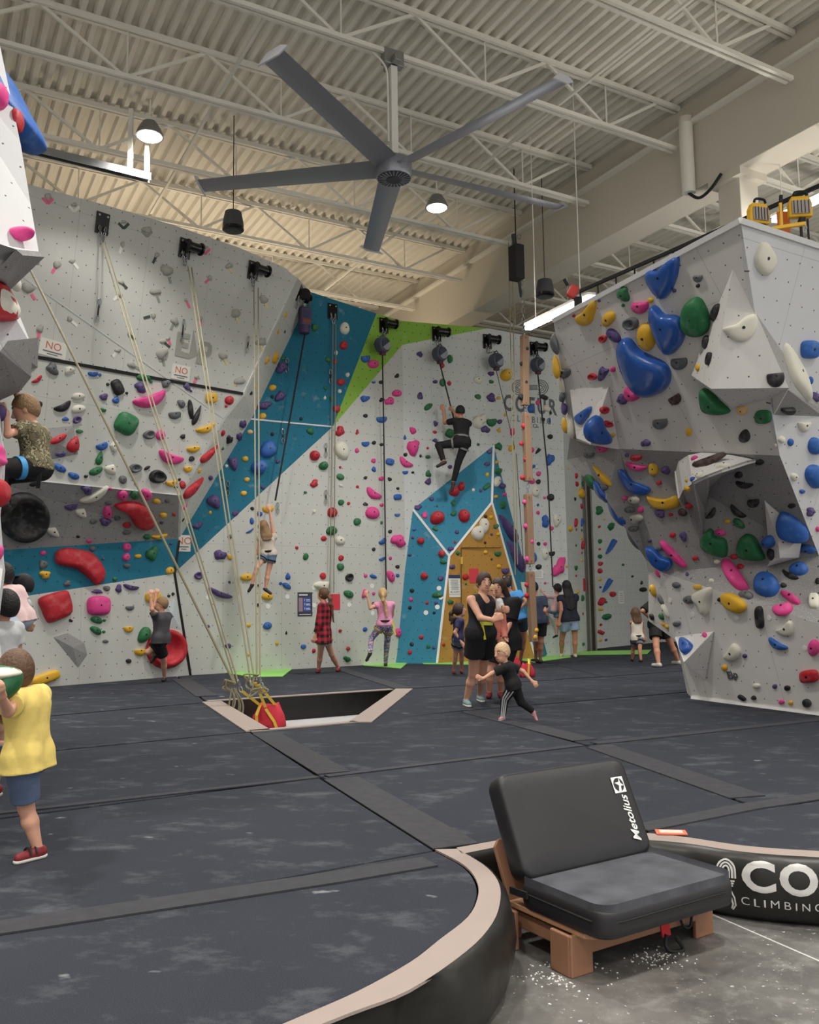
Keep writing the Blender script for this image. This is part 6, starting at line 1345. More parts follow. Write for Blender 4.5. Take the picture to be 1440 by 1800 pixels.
# holds that show past the left edge of the grey boulder
for pts, yy, c_, lb in (([(972, 588), (978, 600), (982, 622), (974, 616), (967, 600)], 10.5, 'a', 'grey cone hold past the top left edge of the grey boulder'),
  ([(976, 624), (982, 640), (985, 660), (978, 664), (972, 648), (973, 630)], 10.5, 'y', 'long yellow hold past the edge of the grey boulder'),
  ([(984, 658), (990, 672), (992, 690), (986, 684), (981, 668)], 10.5, 'w', 'cream hold past the edge of the grey boulder below the yellow one'),
  ([(985, 690), (992, 694), (992, 706), (984, 702)], 10.5, 'a', 'small grey hold on the boulder edge below the cream one'),
  ([(988, 708), (995, 714), (996, 728), (989, 724)], 10.5, 'v', 'small purple hold on the boulder edge'),
  ([(997, 726), (1005, 730), (1010, 752), (1008, 770), (999, 762), (996, 742)], 10.5, 'w', 'tall cream hold past the boulder edge beside the small pyramid volume'),
  ([(990, 734), (996, 745), (998, 760), (992, 758), (988, 745)], 10.6, 'y', 'yellow hold tucked behind the tall cream one on the boulder edge'),
  ([(1028, 836), (1038, 836), (1046, 850), (1046, 862), (1034, 852)], 11.2, 'g', 'green hold past the lower boulder edge beside the steel column'),
  ([(1042, 846), (1052, 850), (1066, 872), (1068, 884), (1056, 876), (1046, 862)], 11.1, 'B', 'glossy blue hold past the lower boulder edge'),
  ([(1068, 880), (1080, 884), (1096, 908), (1102, 924), (1090, 922), (1076, 906)], 11.2, 'B', 'glossy blue hold hanging under the boulder flank'),
  ([(1102, 928), (1112, 936), (1124, 956), (1130, 968), (1118, 962), (1106, 944)], 11.4, 'a', 'grey green hold low on the boulder flank')):
    blob(pts, yy, hold_mat(c_), 'climbing_hold', lb, .10, near=2 if yy < 11 else 0)
# ================================================================== PEOPLE
npv = lambda v: np.array([v[0], v[1], v[2]], float)
class Field:
    """signed distance field of tapered limbs, polygonised with surface nets"""
    def __init__(s, k): s.p = []; s.k = k
    def cone(s, a, b, ra, rb, cut0=False, cut1=False, sq=None): s.p.append(('c', npv(a), npv(b), ra, rb, cut0, cut1, sq)); return s
    def ell(s, c, R, rad): s.p.append(('e', npv(c), np.array(R, float), np.array(rad, float))); return s
    def mesh(s, vox, cuts=(), subs=()):
        lo = np.full(3, 1e9); hi = np.full(3, -1e9)
        for p in s.p:
            if p[0] == 'c': r = max(p[3], p[4]); lo = np.minimum(lo, np.minimum(p[1], p[2]) - r); hi = np.maximum(hi, np.maximum(p[1], p[2]) + r)
            else: r = p[3].max(); lo = np.minimum(lo, p[1] - r); hi = np.maximum(hi, p[1] + r)
        lo -= vox * 3; hi += vox * 3; n = np.ceil((hi - lo) / vox).astype(int) + 1
        D = np.full(n, .08, np.float32); ax = [lo[i] + np.arange(n[i]) * vox for i in range(3)]
        for p in s.p:
            if p[0] == 'c': r = max(p[3], p[4]) + s.k + vox * 2; a0 = np.minimum(p[1], p[2]) - r; a1 = np.maximum(p[1], p[2]) + r
            else: r = p[3].max() + s.k + vox * 2; a0 = p[1] - r; a1 = p[1] + r
            i0 = np.maximum(((a0 - lo) / vox).astype(int), 0); i1 = np.minimum(((a1 - lo) / vox).astype(int) + 2, n)
            sl = tuple(slice(i0[i], i1[i]) for i in range(3)); X_, Y_, Z_ = np.meshgrid(*(ax[i][sl[i]] for i in range(3)), indexing='ij', sparse=True)
            if p[0] == 'c':
                a, b = p[1], p[2]; d = b - a; L2 = d @ d + 1e-12
                t = ((X_ - a[0]) * d[0] + (Y_ - a[1]) * d[1] + (Z_ - a[2]) * d[2]) / L2; tc = np.clip(t, 0, 1)
                dx = X_ - a[0] - tc * d[0]; dy = Y_ - a[1] - tc * d[1]; dz = Z_ - a[2] - tc * d[2]
                if p[7] is not None:
                    w, f = p[7]; q = dx * w[0] + dy * w[1] + dz * w[2]; dist = np.sqrt(dx * dx + dy * dy + dz * dz + (f * f - 1) * q * q)
                else: dist = np.sqrt(dx * dx + dy * dy + dz * dz)
                dist = dist - (p[3] + (p[4] - p[3]) * tc); L = math.sqrt(L2)
                if p[6]: dist = np.maximum(dist, (t - 1) * L)
                if p[5]: dist = np.maximum(dist, -t * L)
            else:
                c, R, rad = p[1], p[2], p[3]; x, y, z = X_ - c[0], Y_ - c[1], Z_ - c[2]
                u = (x * R[0][0] + y * R[0][1] + z * R[0][2]) / rad[0]; v = (x * R[1][0] + y * R[1][1] + z * R[1][2]) / rad[1]; w = (x * R[2][0] + y * R[2][1] + z * R[2][2]) / rad[2]
                dist = (np.sqrt(u * u + v * v + w * w) - 1) * rad.min()
            B = D[sl]; h = np.clip(.5 + .5 * (B - dist) / s.k, 0, 1); D[sl] = B * (1 - h) + dist * h - s.k * h * (1 - h)
        G = None
        for pt, nn in cuts:
            pt, nn = npv(pt), npv(nn); X_, Y_, Z_ = np.meshgrid(*ax, indexing='ij', sparse=True); D = np.maximum(D, ((X_ - pt[0]) * nn[0] + (Y_ - pt[1]) * nn[1] + (Z_ - pt[2]) * nn[2]).astype(np.float32))
        for c, R, rad in subs:
            c, R, rad = npv(c), np.array(R, float), np.array(rad, float); X_, Y_, Z_ = np.meshgrid(*ax, indexing='ij', sparse=True); x, y, z = X_ - c[0], Y_ - c[1], Z_ - c[2]
            u = (x * R[0][0] + y * R[0][1] + z * R[0][2]) / rad[0]; v = (x * R[1][0] + y * R[1][1] + z * R[1][2]) / rad[1]; w = (x * R[2][0] + y * R[2][1] + z * R[2][2]) / rad[2]
            D = np.maximum(D, -((np.sqrt(u * u + v * v + w * w) - 1) * rad.min()).astype(np.float32))
        return nets(D, lo, vox)
def nets(D, lo, vox):
    I = D < 0; n = np.array(D.shape) - 1
    cnt = np.zeros(n, np.int8); offs = [(i, j, k) for i in (0, 1) for j in (0, 1) for k in (0, 1)]
    for o in offs: cnt += I[o[0]:o[0] + n[0], o[1]:o[1] + n[1], o[2]:o[2] + n[2]]
    act = np.argwhere((cnt > 0) & (cnt < 8)); m = len(act)
    if m == 0: return [], []
    vals = {o: D[act[:, 0] + o[0], act[:, 1] + o[1], act[:, 2] + o[2]] for o in offs}; acc = np.zeros((m, 3)); num = np.zeros(m)
    for o in offs:
        for a in range(3):
            if o[a]: continue
            q = list(o); q[a] = 1; q = tuple(q); v0, v1 = vals[o], vals[q]; mk = (v0 < 0) != (v1 < 0); t = np.where(mk, v0 / np.where(mk, v0 - v1, 1), 0)
            P = np.tile(np.array(o, float), (m, 1)); P[:, a] = t; acc += P * mk[:, None]; num += mk
    V = lo + (act + acc / num[:, None]) * vox; idx = np.full(n, -1, np.int64); idx[act[:, 0], act[:, 1], act[:, 2]] = np.arange(m); F_ = []
    for a in range(3):
        b, c = (a + 1) % 3, (a + 2) % 3; sl0 = [slice(None)] * 3; sl1 = [slice(None)] * 3; sl0[a] = slice(0, -1); sl1[a] = slice(1, None)
        A_, B_ = I[tuple(sl0)], I[tuple(sl1)]; e = np.argwhere(A_ != B_); e = e[(e[:, b] > 0) & (e[:, c] > 0) & (e[:, b] < D.shape[b] - 1) & (e[:, c] < D.shape[c] - 1)]
        if not len(e): continue
        fl = A_[e[:, 0], e[:, 1], e[:, 2]]
        def g(db, dc): q = e.copy(); q[:, b] -= db; q[:, c] -= dc; return idx[q[:, 0], q[:, 1], q[:, 2]]
        Q = np.stack([g(1, 1), g(0, 1), g(0, 0), g(1, 0)], 1); Q[~fl] = Q[~fl][:, ::-1]; F_.append(Q)
    return V, np.concatenate(F_)
def fobj(name, fld, vox, m, root, cuts=(), subs=()):
    V, Q = fld.mesh(vox, cuts, subs)
    if len(V) == 0: return None
    me = bpy.data.meshes.new(name); me.from_pydata(V.tolist(), [], Q.tolist()); me.update(); me.polygons.foreach_set('use_smooth', [True] * len(me.polygons))
    o = link(name, me, m)
    if root is not None: child(o, root)
    return o
def cloth(nm, col, kind=None, col2=(0, 0, 0), sc=10):
    if nm in MATS: return MATS[nm]
    m = mat(nm, col, .85, noise=.10, nscale=18, bump=.3, bscale=14)
    if kind:
        nt = m.node_tree; b = nt.nodes['Principled BSDF']; tc = N(nt, 'ShaderNodeTexCoord')
        if kind == 'camo':
            n1 = N(nt, 'ShaderNodeTexNoise'); n1.inputs['Scale'].default_value = sc; n1.inputs['Detail'].default_value = 3; nt.links.new(tc.outputs['Object'], n1.inputs['Vector'])
            r = N(nt, 'ShaderNodeValToRGB'); r.color_ramp.interpolation = 'CONSTANT'; e = r.color_ramp.elements; e[0].color = srgb(*col); e[1].position = .46; e[1].color = srgb(*col2[0])
            for pos, c in zip((.54, .62), col2[1:]): q = e.new(pos); q.color = srgb(*c)
            nt.links.new(n1.outputs['Fac'], r.inputs[0]); nt.links.new(r.outputs[0], b.inputs['Base Color'])
        if kind == 'plaid':
            sp = N(nt, 'ShaderNodeSeparateXYZ'); nt.links.new(tc.outputs['Object'], sp.inputs[0])
            u = mth(nt, 'ADD', mth(nt, 'MULTIPLY', sp.outputs[0], .8), mth(nt, 'MULTIPLY', sp.outputs[1], .6))
            a = mth(nt, 'LESS_THAN', mth(nt, 'FRACT', mth(nt, 'MULTIPLY', u, sc)), .5); c = mth(nt, 'LESS_THAN', mth(nt, 'FRACT', mth(nt, 'MULTIPLY', sp.outputs[2], sc)), .5)
            f = mth(nt, 'MULTIPLY', mth(nt, 'ADD', a, c), .5); nt.links.new(mixc(nt, f, srgb(*col), srgb(*col2)), b.inputs['Base Color'])
    return m
SKIN = mat('skin_fair', (222, 168, 142), .55, spec=.4); SKIN2 = mat('skin_tan', (196, 140, 112), .55, spec=.4)
M_eye = mat('dark_eye', (40, 28, 24), .2); M_eyew = mat('eye_white', (232, 226, 220), .3); M_lip = mat('lip', (176, 96, 92), .5); M_brow = mat('brow', (86, 62, 48), .8)
def reach(p0, px, L, sg):
    """point on the pixel ray at bone length L from p0 (sg > 0: the farther solution)"""
    d = ray(px[0], px[1]).normalized(); oc = CAM - p0; b = d.dot(oc); c = oc.dot(oc) - L * L; D_ = b * b - c
    t = -b + (math.sqrt(D_) * sg if D_ > 0 else 0); return CAM + d * t
def person(label, Y, S, yaw, J, hs=1.0, lf=1.0, wid=1.0, skin=None, face=None, tilt=0, hair=None, tops=(), bottoms=(), shoes=None, vox=None, extra=None, curl=.8, fit=True, plant=''):
    skin = skin or SKIN; y_ = math.radians(yaw); fw = V3((-math.sin(y_), math.cos(y_), 0)); lat = V3((math.cos(y_), math.sin(y_), 0)); vox = vox or max(.0075, Y * .00062)
    neck = ony(*J['neck'], Y); dy = J.get('lean', 0); hip = ony(*J['hip'], Y + dy); head = ony(*J['head'], Y + J.get('hd', 0)); tor = (neck - hip).normalized()
    sw, hw = .165 * S * wid, .085 * S * wid; ll = lat - tor * lat.dot(tor); ll.normalize(); sp = {1: neck + ll * sw - tor * .060 * S, -1: neck - ll * sw - tor * .060 * S}; hp = {1: hip + lat * hw, -1: hip - lat * hw}
    limb = {}
    for sd, c in ((1, 'R'), (-1, 'L')):
        if 'e' + c in J:
            e = reach(sp[sd], J['e' + c][:2], .275 * S * lf, J['e' + c][2]); w = reach(e, J['w' + c][:2], .235 * S * lf, J['w' + c][2])
            if (w - e).length > .30 * S * lf: w = e + (w - e).normalized() * .26 * S * lf
        else: e = sp[sd] - tor * .26 * S * lf + ll * sd * .03 * S; w = e - tor * .22 * S * lf + fw * .05 * S
        k = reach(hp[sd], J['k' + c][:2], .40 * S * lf, J['k' + c][2]); a = reach(k, J['a' + c][:2], .38 * S * lf, J['a' + c][2])
        td = (ony(*J['t' + c][:2], a.y + (J['t' + c][2] if len(J['t' + c]) > 2 else 0)) - a).normalized() if 't' + c in J else (fw - Z * .35).normalized()
        if c in plant:      # a foot that stands on the mats: ankle at its true height on the same line of sight
            a = onz(*J['a' + c][:2], .076 * S); k2_ = k + (a - k) * 0
            if abs((a - k).length - .38 * S * lf) > .06 * S: k2_ = ony(*J['k' + c][:2], (hp[sd].y + a.y) / 2 + J['k' + c][2] * -.03)
            k = k2_; td = onz(*J['t' + c][:2], .03) - a if 't' + c in J else fw.copy(); td.z = 0; td = td.normalized() if td.length > .05 else fw.copy()
        limb[c] = (sp[sd], e, w, hp[sd], k, a, td)
    f = (V3(face) if face else fw).normalized(); up = (Z + fw * 0); up = (up - f * up.dot(f)).normalized(); sd_ = f.cross(up).normalized()
    if tilt: R_ = Matrix.Rotation(tilt, 3, f); up = R_ @ up; sd_ = R_ @ sd_
    HR = [list(sd_), list(f), list(up)]; H = hs
    root = empty('person', V3((hip.x, hip.y, min(limb['R'][5].z, limb['L'][5].z) - .07 * S))); tag(root, label, 'person')
    # ---- body
    B = Field(.022 * S)
    g = S
    def torso(F_, inf, low=True):
        for sd in (1, -1):
            ch = neck - tor * .12 * g + ll * sd * sw * .46; wa = neck.lerp(hip, .62) + ll * sd * .060 * g * wid; F_.cone(ch, wa, (.098 * wid) * g + inf, .080 * wid * g + inf)
            F_.cone(wa, hp[sd] + tor * .04 * g, .080 * wid * g + inf, .102 * wid * g + inf)
            F_.cone(neck - tor * .040 * g + ll * sd * .025 * g, limb['R' if sd > 0 else 'L'][0], .052 * g + inf, .054 * g + inf)
        F_.cone(neck - tor * .07 * g, hip, .09 * g + inf, .095 * g + inf)
    torso(B, 0)
    B.cone(neck - tor * .02 * g, head - up * .06 * H, .052 * g * wid ** .5, .050 * H)
    B.ell(head + up * .018 * H, HR, (.077 * H, .095 * H, .104 * H)); B.ell(head + f * .022 * H - up * .055 * H, HR, (.056 * H, .066 * H, .062 * H))
    B.cone(head + f * .088 * H + up * .012 * H, head + f * .104 * H - up * .022 * H, .010 * H, .015 * H)
    for sd in (1, -1): B.ell(head + sd_ * sd * .078 * H - f * .005 * H - up * .005 * H, HR, (.010 * H, .018 * H, .030 * H))
    def hand(w, e, c):
        d = (w - e).normalized(); view = (CAM - w).normalized(); ac = d.cross(view)
        ac = ac.normalized() if ac.length > .1 else lat.copy(); pn = ac.cross(d).normalized(); h = .95 * g * (1 if g > .8 else 1.06)
        if 'h' + c in J: d = (ony(*J['h' + c][:2], w.y) - w).normalized(); ac = d.cross(view).normalized(); pn = ac.cross(d)
        for q in (-.024, 0, .024): B.cone(w + ac * q * .6 * h, w + d * .085 * h + ac * q * h, .019 * h, .017 * h)
        for i, (q, L) in enumerate(((-.031, .060), (-.011, .072), (.010, .068), (.030, .052))):
            b0 = w + d * .088 * h + ac * q * h; b1 = b0 + (d * math.cos(curl * .5) - pn * math.sin(curl * .5)) * L * .55 * h + ac * q * .15 * h; b2 = b1 + (d * math.cos(curl * 1.4) - pn * math.sin(curl * 1.4)) * L * .5 * h
            B.cone(b0, b1, .0105 * h, .0095 * h); B.cone(b1, b2, .0095 * h, .008 * h)
        th = w + d * .025 * h - ac * .032 * h; t1 = th + (d * .7 - ac * .6).normalized() * .042 * h; B.cone(th, t1, .014 * h, .011 * h); B.cone(t1, t1 + (d * .95 - pn * .3).normalized() * .03 * h, .011 * h, .0085 * h)
    for c, (s0, e, w, h0, k, a, td) in limb.items():
        B.cone(s0, e, .050 * g * wid ** .5, .040 * g); B.cone(e, w, .040 * g, .027 * g); hand(w, e, c)
        B.cone(h0, k, .088 * g * wid, .056 * g); B.cone(k, k.lerp(a, .35), .053 * g, .056 * g * wid ** .3); B.cone(k.lerp(a, .35), a, .056 * g * wid ** .3, .034 * g)
        B.cone(a - td * .02 * g - Z * .03 * g, a + td * .13 * g - Z * .035 * g, .034 * g, .026 * g)
    body = fobj('body', B, vox, skin, root)
    # ---- face
    for sd in (1, -1):
        ec = head + f * .082 * H + sd_ * sd * .032 * H + up * .014 * H
        ew = Field(.002).ell(ec, HR, (.014 * H, .010 * H, .008 * H)); 
        if fit:
            MB().lathe(ec + f * .004 * H, f, [(.0105 * H, 0), (.009 * H, .003 * H), (.002, .005 * H)], 10).build('eye', M_eyew, root, smooth=True); MB().lathe(ec + f * .006 * H, f, [(.0078 * H, 0), (.006 * H, .004 * H)], 8).build('iris', M_eye, root)
            MB().tube([head + f * .090 * H + sd_ * sd * .016 * H + up * .034 * H, head + f * .088 * H + sd_ * sd * .034 * H + up * .040 * H, head + f * .076 * H + sd_ * sd * .052 * H + up * .034 * H], .005 * H, 5).build('eyebrow', M_brow, root)
    if fit: MB().tube([head + f * .078 * H + sd_ * q * .028 * H - up * (.058 - .004 * abs(q)) * H + f * (.011 * (1 - q * q)) * H for q in (-1, -.5, 0, .5, 1)], [.003 * H, .006 * H, .007 * H, .006 * H, .003 * H], 6).build('mouth', M_lip, root, smooth=True)
    # ---- clothes
    for t in tops:
        inf = t.get('inf', .014) * g ** .5; F_ = Field(.03 * g); torso(F_, inf); sl = t.get('sleeve', .6); hem = t.get('hem', .06) * g
        for sd in (1, -1): F_.cone(hp[sd] + tor * .04 * g, hp[sd] - tor * (hem + .02), .100 * wid * g + inf, .102 * wid * g + inf + t.get('flare', .0))
        for c in 'RL':
            s0, e, w = limb[c][:3]
            if sl > 0:
                e1 = s0.lerp(e, min(1, sl)); F_.cone(s0, e1, .056 * g + inf, .052 * g + inf * 1.3, False, sl <= 1)
                if sl > 1: F_.cone(e, e.lerp(w, sl - 1), .043 * g + inf, .034 * g + inf, False, True)
        cuts = [(hip - tor * hem, -tor), (neck + tor * t.get('neckh', .022) * g, tor)]
        if sl == 0:
            cuts += [(neck + ll * sd * sw * .80, ll * sd * .93 + tor * .35) for sd in (1, -1)]
        subs = []
        if t.get('scoop'): subs.append((neck + fw * .10 * g + tor * .005, [list(ll), list(fw), list(tor)], (.075 * g, .12 * g, t['scoop'] * g)))
        fobj(t.get('name', 'shirt'), F_, vox, t['m'], root, cuts, subs)
    for t in bottoms:
        inf = t.get('inf', .016) * g ** .5; F_ = Field(.025 * g); lg = t.get('leg', .5)
        for sd in (1, -1): wa = neck.lerp(hip, .80) + ll * sd * .05 * g * wid; F_.cone(wa, hp[sd] + tor * .03 * g, .084 * wid * g + inf, .104 * wid * g + inf)
        F_.cone(neck.lerp(hip, .8), hip, .09 * g + inf, .10 * g + inf)
        for c in 'RL':
            h0, k, a = limb[c][3:6]; l1_ = min(1, lg); F_.cone(h0, h0.lerp(k, l1_), .090 * g * wid + inf, (.090 * wid + (.056 - .090 * wid) * l1_) * g + inf + t.get('flare', .015), False, lg <= 1)
            if lg > 1: F_.cone(k, k.lerp(a, lg - 1), .058 * g + inf, .042 * g + inf * .8, False, True)
        fobj(t.get('name', 'shorts'), F_, vox, t['m'], root, [(hip + tor * t.get('rise', .10) * g, tor)])
    if shoes:
        for c in 'RL':
            a, td = limb[c][5], limb[c][6]; F_ = Field(.015); hz = td; F_.cone(a - hz * .03 * g - Z * .032 * g, a + hz * .145 * g - Z * .038 * g, .042 * g, .033 * g); F_.cone(a, a - Z * .03 * g, .040 * g, .042 * g)
            o = fobj('shoe', F_, vox, shoes['m'], root, [(a + Z * .012 * g, Z), ])
            if shoes.get('sole'):
                G_ = Field(.01); G_.cone(a - hz * .03 * g - Z * .060 * g, a + hz * .148 * g - Z * .058 * g, .044 * g, .036 * g); so = fobj('sole', G_, vox, shoes['sole'], root, [(a - Z * .052 * g, Z), (a - Z * .075 * g, -Z)])
            if shoes.get('band'):
                for q in (.03, .075): 
                    c0 = a + hz * q * g - Z * .012 * g; x_ = Z.cross(hz).normalized(); MB().tube([c0 + x_ * .044 * g * math.cos(t_) + Z * (.044 * g * math.sin(t_) - .016 * g) for t_ in [math.pi * i / 8 for i in range(9)]], .009 * g, 6).build('shoe_strap', shoes['band'], root, smooth=True)
    # ---- hair
    if hair:
        F_ = Field(.02 * H); st = hair['style']; inf = hair.get('inf', .012) * H; hc = head + up * .022 * H - f * .006 * H
        F_.ell(hc, HR, (.079 * H + inf, .096 * H + inf, .105 * H + inf))
        cuts = []; subs = [(head + f * .120 * H - up * (.035 if st != 'cap' else .04) * H, HR, (.085 * H, .098 * H, .105 * H))]
        if st in ('short', 'bald', 'cap'): cuts = [(head - up * .040 * H - f * .03 * H, (-up * .8 + f * .62).normalized() if st != 'cap' else (-up * .95 + f * .25).normalized())]
        if st in ('long', 'pony', 'wavy'):
            if st == 'pony':
                b = head - f * .10 * H + up * .02 * H; pts = [b, b - f * .05 * H - Z * .04 * H, b - f * .05 * H - Z * .14 * H] + ([neck - tor * x * g - fw * .13 * g + V3(hair.get('sw', (0, 0, 0))) * x for x in hair.get('len', (.10, .22))])
                rr = [.03, .036, .036] + [.036, .022, .015][:len(pts) - 3]
                for i in range(len(pts) - 1): F_.cone(pts[i], pts[i + 1], rr[i] * H, rr[i + 1] * H)
                cuts = []; subs.append((head - up * .14 * H + f * .03 * H, HR, (.14 * H, .14 * H, .085 * H))) if False else None
            else:
                L = hair.get('len', .30)
                for q in (-1, -.5, 0, .5, 1):
                    a0 = head + sd_ * q * .062 * H - f * .055 * H * (1.2 - abs(q)) + up * .02 * H; a1 = neck + ll * (-q if sd_.dot(ll) < 0 else q) * .075 * g - fw * .085 * g - tor * .02 * g; a2 = neck + ll * (-q if sd_.dot(ll) < 0 else q) * .085 * g - fw * .125 * g - tor * L * g * (1 - .15 * abs(q))
                    F_.cone(a0, a1, .046 * H, .044 * H); F_.cone(a1, a2, .044 * H, .020 * H)
        if st == 'bun': F_.ell(head - f * .10 * H + up * .07 * H, HR, (.04 * H, .04 * H, .04 * H)); cuts = [(head - up * .05 * H - f * .03 * H, (-up * .9 + f * .3).normalized())]
        fobj('cap' if st == 'cap' else 'hair', F_, vox * .9, hair['m'], root, cuts, subs)
        if st == 'cap' and hair.get('brim'):
            bd = V3(hair['brim']); MB().lathe(head + up * .03 * H + bd * .09 * H, (up * .95 + bd * .2).normalized(), [(.08 * H, 0), (.08 * H, .008)], 16).build('cap_brim', hair['m'], root)
    if extra: extra(root, limb, neck, hip, tor, ll, fw, lat, head, hp, g)
    return root, limb, neck, hip
def belt(m, drop=0.0, webbing=None, loops=True, tail=None):
    def fn(root, limb, neck, hip, tor, ll, fw, lat, head, hp, g):
        c = neck.lerp(hip, .74 + drop)
        def ring(c, a, b, nx, ny, m_, w, nm):
            k = 20; vs = []
            for i in range(k):
                t = 2 * math.pi * i / k; p = c + nx * a * math.cos(t) + ny * b * math.sin(t); nz = nx.cross(ny).normalized(); o_ = (nx * math.cos(t) + ny * math.sin(t)) * .012
                vs += [p - nz * w, p + nz * w, p + o_ + nz * w, p + o_ - nz * w]
            MB().add(vs, [(4 * i + j, 4 * i + (j + 1) % 4, 4 * ((i + 1) % k) + (j + 1) % 4, 4 * ((i + 1) % k) + j) for i in range(k) for j in range(4)]).build(nm, m_, root, smooth=40)
        f2 = tor.cross(ll); ring(c, .165 * g, .118 * g, ll, f2, m, .022 * g, 'harness_belt')
        if loops:
            for k_ in 'RL':
                h0, kk = limb[k_][3:5]; d = (kk - h0).normalized(); x = d.cross(V3((.3, .9, .2))).normalized(); y = d.cross(x); ring(h0.lerp(kk, .30), .108 * g, .108 * g, x, y, webbing or m, .02 * g, 'leg_loop')
        if tail: 
            p = c + ll * tail[0] * g + (CAM - c).normalized() * .16 * g; MB().bar(p, p + V3((tail[1], 0, -tail[2] * g)), .028, .006, up=(0, -1, 0)).build('harness_strap', tail[3], root)
    return fn
HB = lambda nm, c: mat('hair_' + nm, c, .6, noise=.35, nscale=60, bump=.5, bscale=70)
h_dark, h_black, h_brown, h_blond, h_dkblond = HB('dark_brown', (58, 40, 32)), HB('black', (22, 19, 20)), HB('brown', (98, 70, 50)), HB('blonde', (206, 172, 122)), HB('dark_blonde', (142, 112, 78))
blk = cloth('black_cotton', (20, 20, 23)); M_sh = mat('climbing_shoe', (52, 44, 44), .6); M_shr = mat('red_shoe', (128, 38, 44), .6)
den = cloth('denim_blue', (112, 134, 164)); lden = cloth('pale_denim', (152, 172, 198)); yel_s = mat('lime_strap', (210, 214, 70), .6)
# boy in yellow
person('boy in a yellow shirt and blue shorts stepping onto the near boulder', 4.5, .70, 84, plant='L', J=dict(head=(26, 1186), neck=(46, 1212), hip=(50, 1336), lean=.0, eL=(14, 1250, -1), wL=(2, 1224, -1), eR=(8, 1262, 1), wR=(-6, 1230, 1), kL=(46, 1420, -1), aL=(66, 1490, 1), tL=(22, 1510), kR=(0, 1316, 1), aR=(-12, 1382, 1), tR=(-40, 1390)), hs=1.0, lf=.95, wid=1.06, face=(-.8, .6, .05), hair=dict(style='short', m=h_brown, inf=.008), tops=[dict(m=cloth('butter_yellow', (238, 212, 120)), sleeve=.55, hem=.07, inf=.022, flare=.012)], bottoms=[dict(m=cloth('slate_blue_shorts', (92, 108, 138)), leg=.80, flare=.012)], shoes=dict(m=M_shr, sole=mat('pale_sole', (214, 210, 204), .6), band=mat('dark_band', (46, 38, 44), .6)), vox=.0055)
# climber in camo
def strapblue(root, limb, neck, hip, tor, ll, fw, lat, head, hp, g):
    h0, k = limb['L'][3:5]; d = (k - h0).normalized(); x = d.cross(Z).normalized(); y = d.cross(x); c = h0.lerp(k, .40); vs = []; n = 18
    for i in range(n):
        t = 2 * math.pi * i / n; p = c + (x * math.cos(t) + y * math.sin(t)) * .112 * g; vs += [p - d * .022, p + d * .022, p + d * .022 + (x * math.cos(t) + y * math.sin(t)) * .012, p - d * .022 + (x * math.cos(t) + y * math.sin(t)) * .012]
    MB().add(vs, [(4 * i + j, 4 * i + (j + 1) % 4, 4 * ((i + 1) % n) + (j + 1) % 4, 4 * ((i + 1) % n) + j) for i in range(n) for j in range(4)]).build('blue_leg_loop', mat('sky_blue_webbing', (70, 160, 222), .6), root, smooth=40)
    MB().bar(hip + V3((.06, -.08, -.04)), hip + V3((.05, -.08, -.16)), .03, .008, up=(0, -1, 0)).build('strap_tail', M_blackweb, root)
person('boy in a camouflage shirt and black trousers hanging from the near boulder', 6.5, .68, 84, dict(head=(46, 722), neck=(58, 748), hip=(64, 824), eL=(14, 764, -1), wL=(11, 727, -1), hL=(3, 714), eR=(36, 718, 1), wR=(28, 690, 1), hR=(22, 680), kL=(-2, 824, -1), aL=(6, 884, 1), tL=(-20, 905), kR=(4, 836, 1), aR=(10, 890, 1), tR=(-10, 912)), hs=.98, lf=.95, wid=1.12, face=(-.93, -.22, -.30), hair=dict(style='short', m=h_dkblond, inf=.010), tops=[dict(m=cloth('camouflage_cotton', (118, 108, 82), 'camo', ((82, 80, 58), (168, 158, 128), (60, 54, 42)), 26), sleeve=.6, hem=.02, inf=.020)], bottoms=[dict(m=blk, leg=1.95, name='trousers', inf=.02)], shoes=dict(m=M_sh), vox=.0065, extra=strapblue)
# children by the near boulder
person('child in a pale pink shirt and light blue shorts climbing the near boulder', 7.6, .66, 75, dict(head=(4, 1014), neck=(12, 1034), hip=(34, 1088), eL=(-8, 1052, -1), wL=(-16, 1030, -1), kL=(8, 1122, -1), aL=(-6, 1160, 1), kR=(2, 1116, 1), aR=(-14, 1150, 1)), hs=.95, lf=.92, wid=1.15, hair=dict(style='short', m=h_black, inf=.012), tops=[dict(m=cloth('pale_pink_cotton', (238, 206, 206)), sleeve=.6, hem=.08, inf=.024)], bottoms=[dict(m=cloth('ice_blue_shorts', (190, 208, 224)), leg=.7, flare=.03)], shoes=dict(m=M_sh))
person('child in a black cap turned backwards behind the pink shirt', 8.4, .66, 80, dict(head=(40, 1032), neck=(36, 1054), hip=(20, 1110), eL=(18, 1070, -1), wL=(-4, 1052, 1), eR=(6, 1066, 1), wR=(-12, 1048, 1), kL=(0, 1140, -1), aL=(-10, 1186, 1), kR=(-4, 1136, 1), aR=(-14, 1180, 1)), hs=.95, lf=.95, hair=dict(style='cap', m=mat('black_cap', (26, 26, 32), .7), inf=.014, brim=(-.6, 0, .8)), tops=[dict(m=cloth('grey_marl', (196, 198, 202)), sleeve=.6)], bottoms=[dict(m=cloth('blue_shorts', (74, 92, 150)), leg=.7)], fit=False)
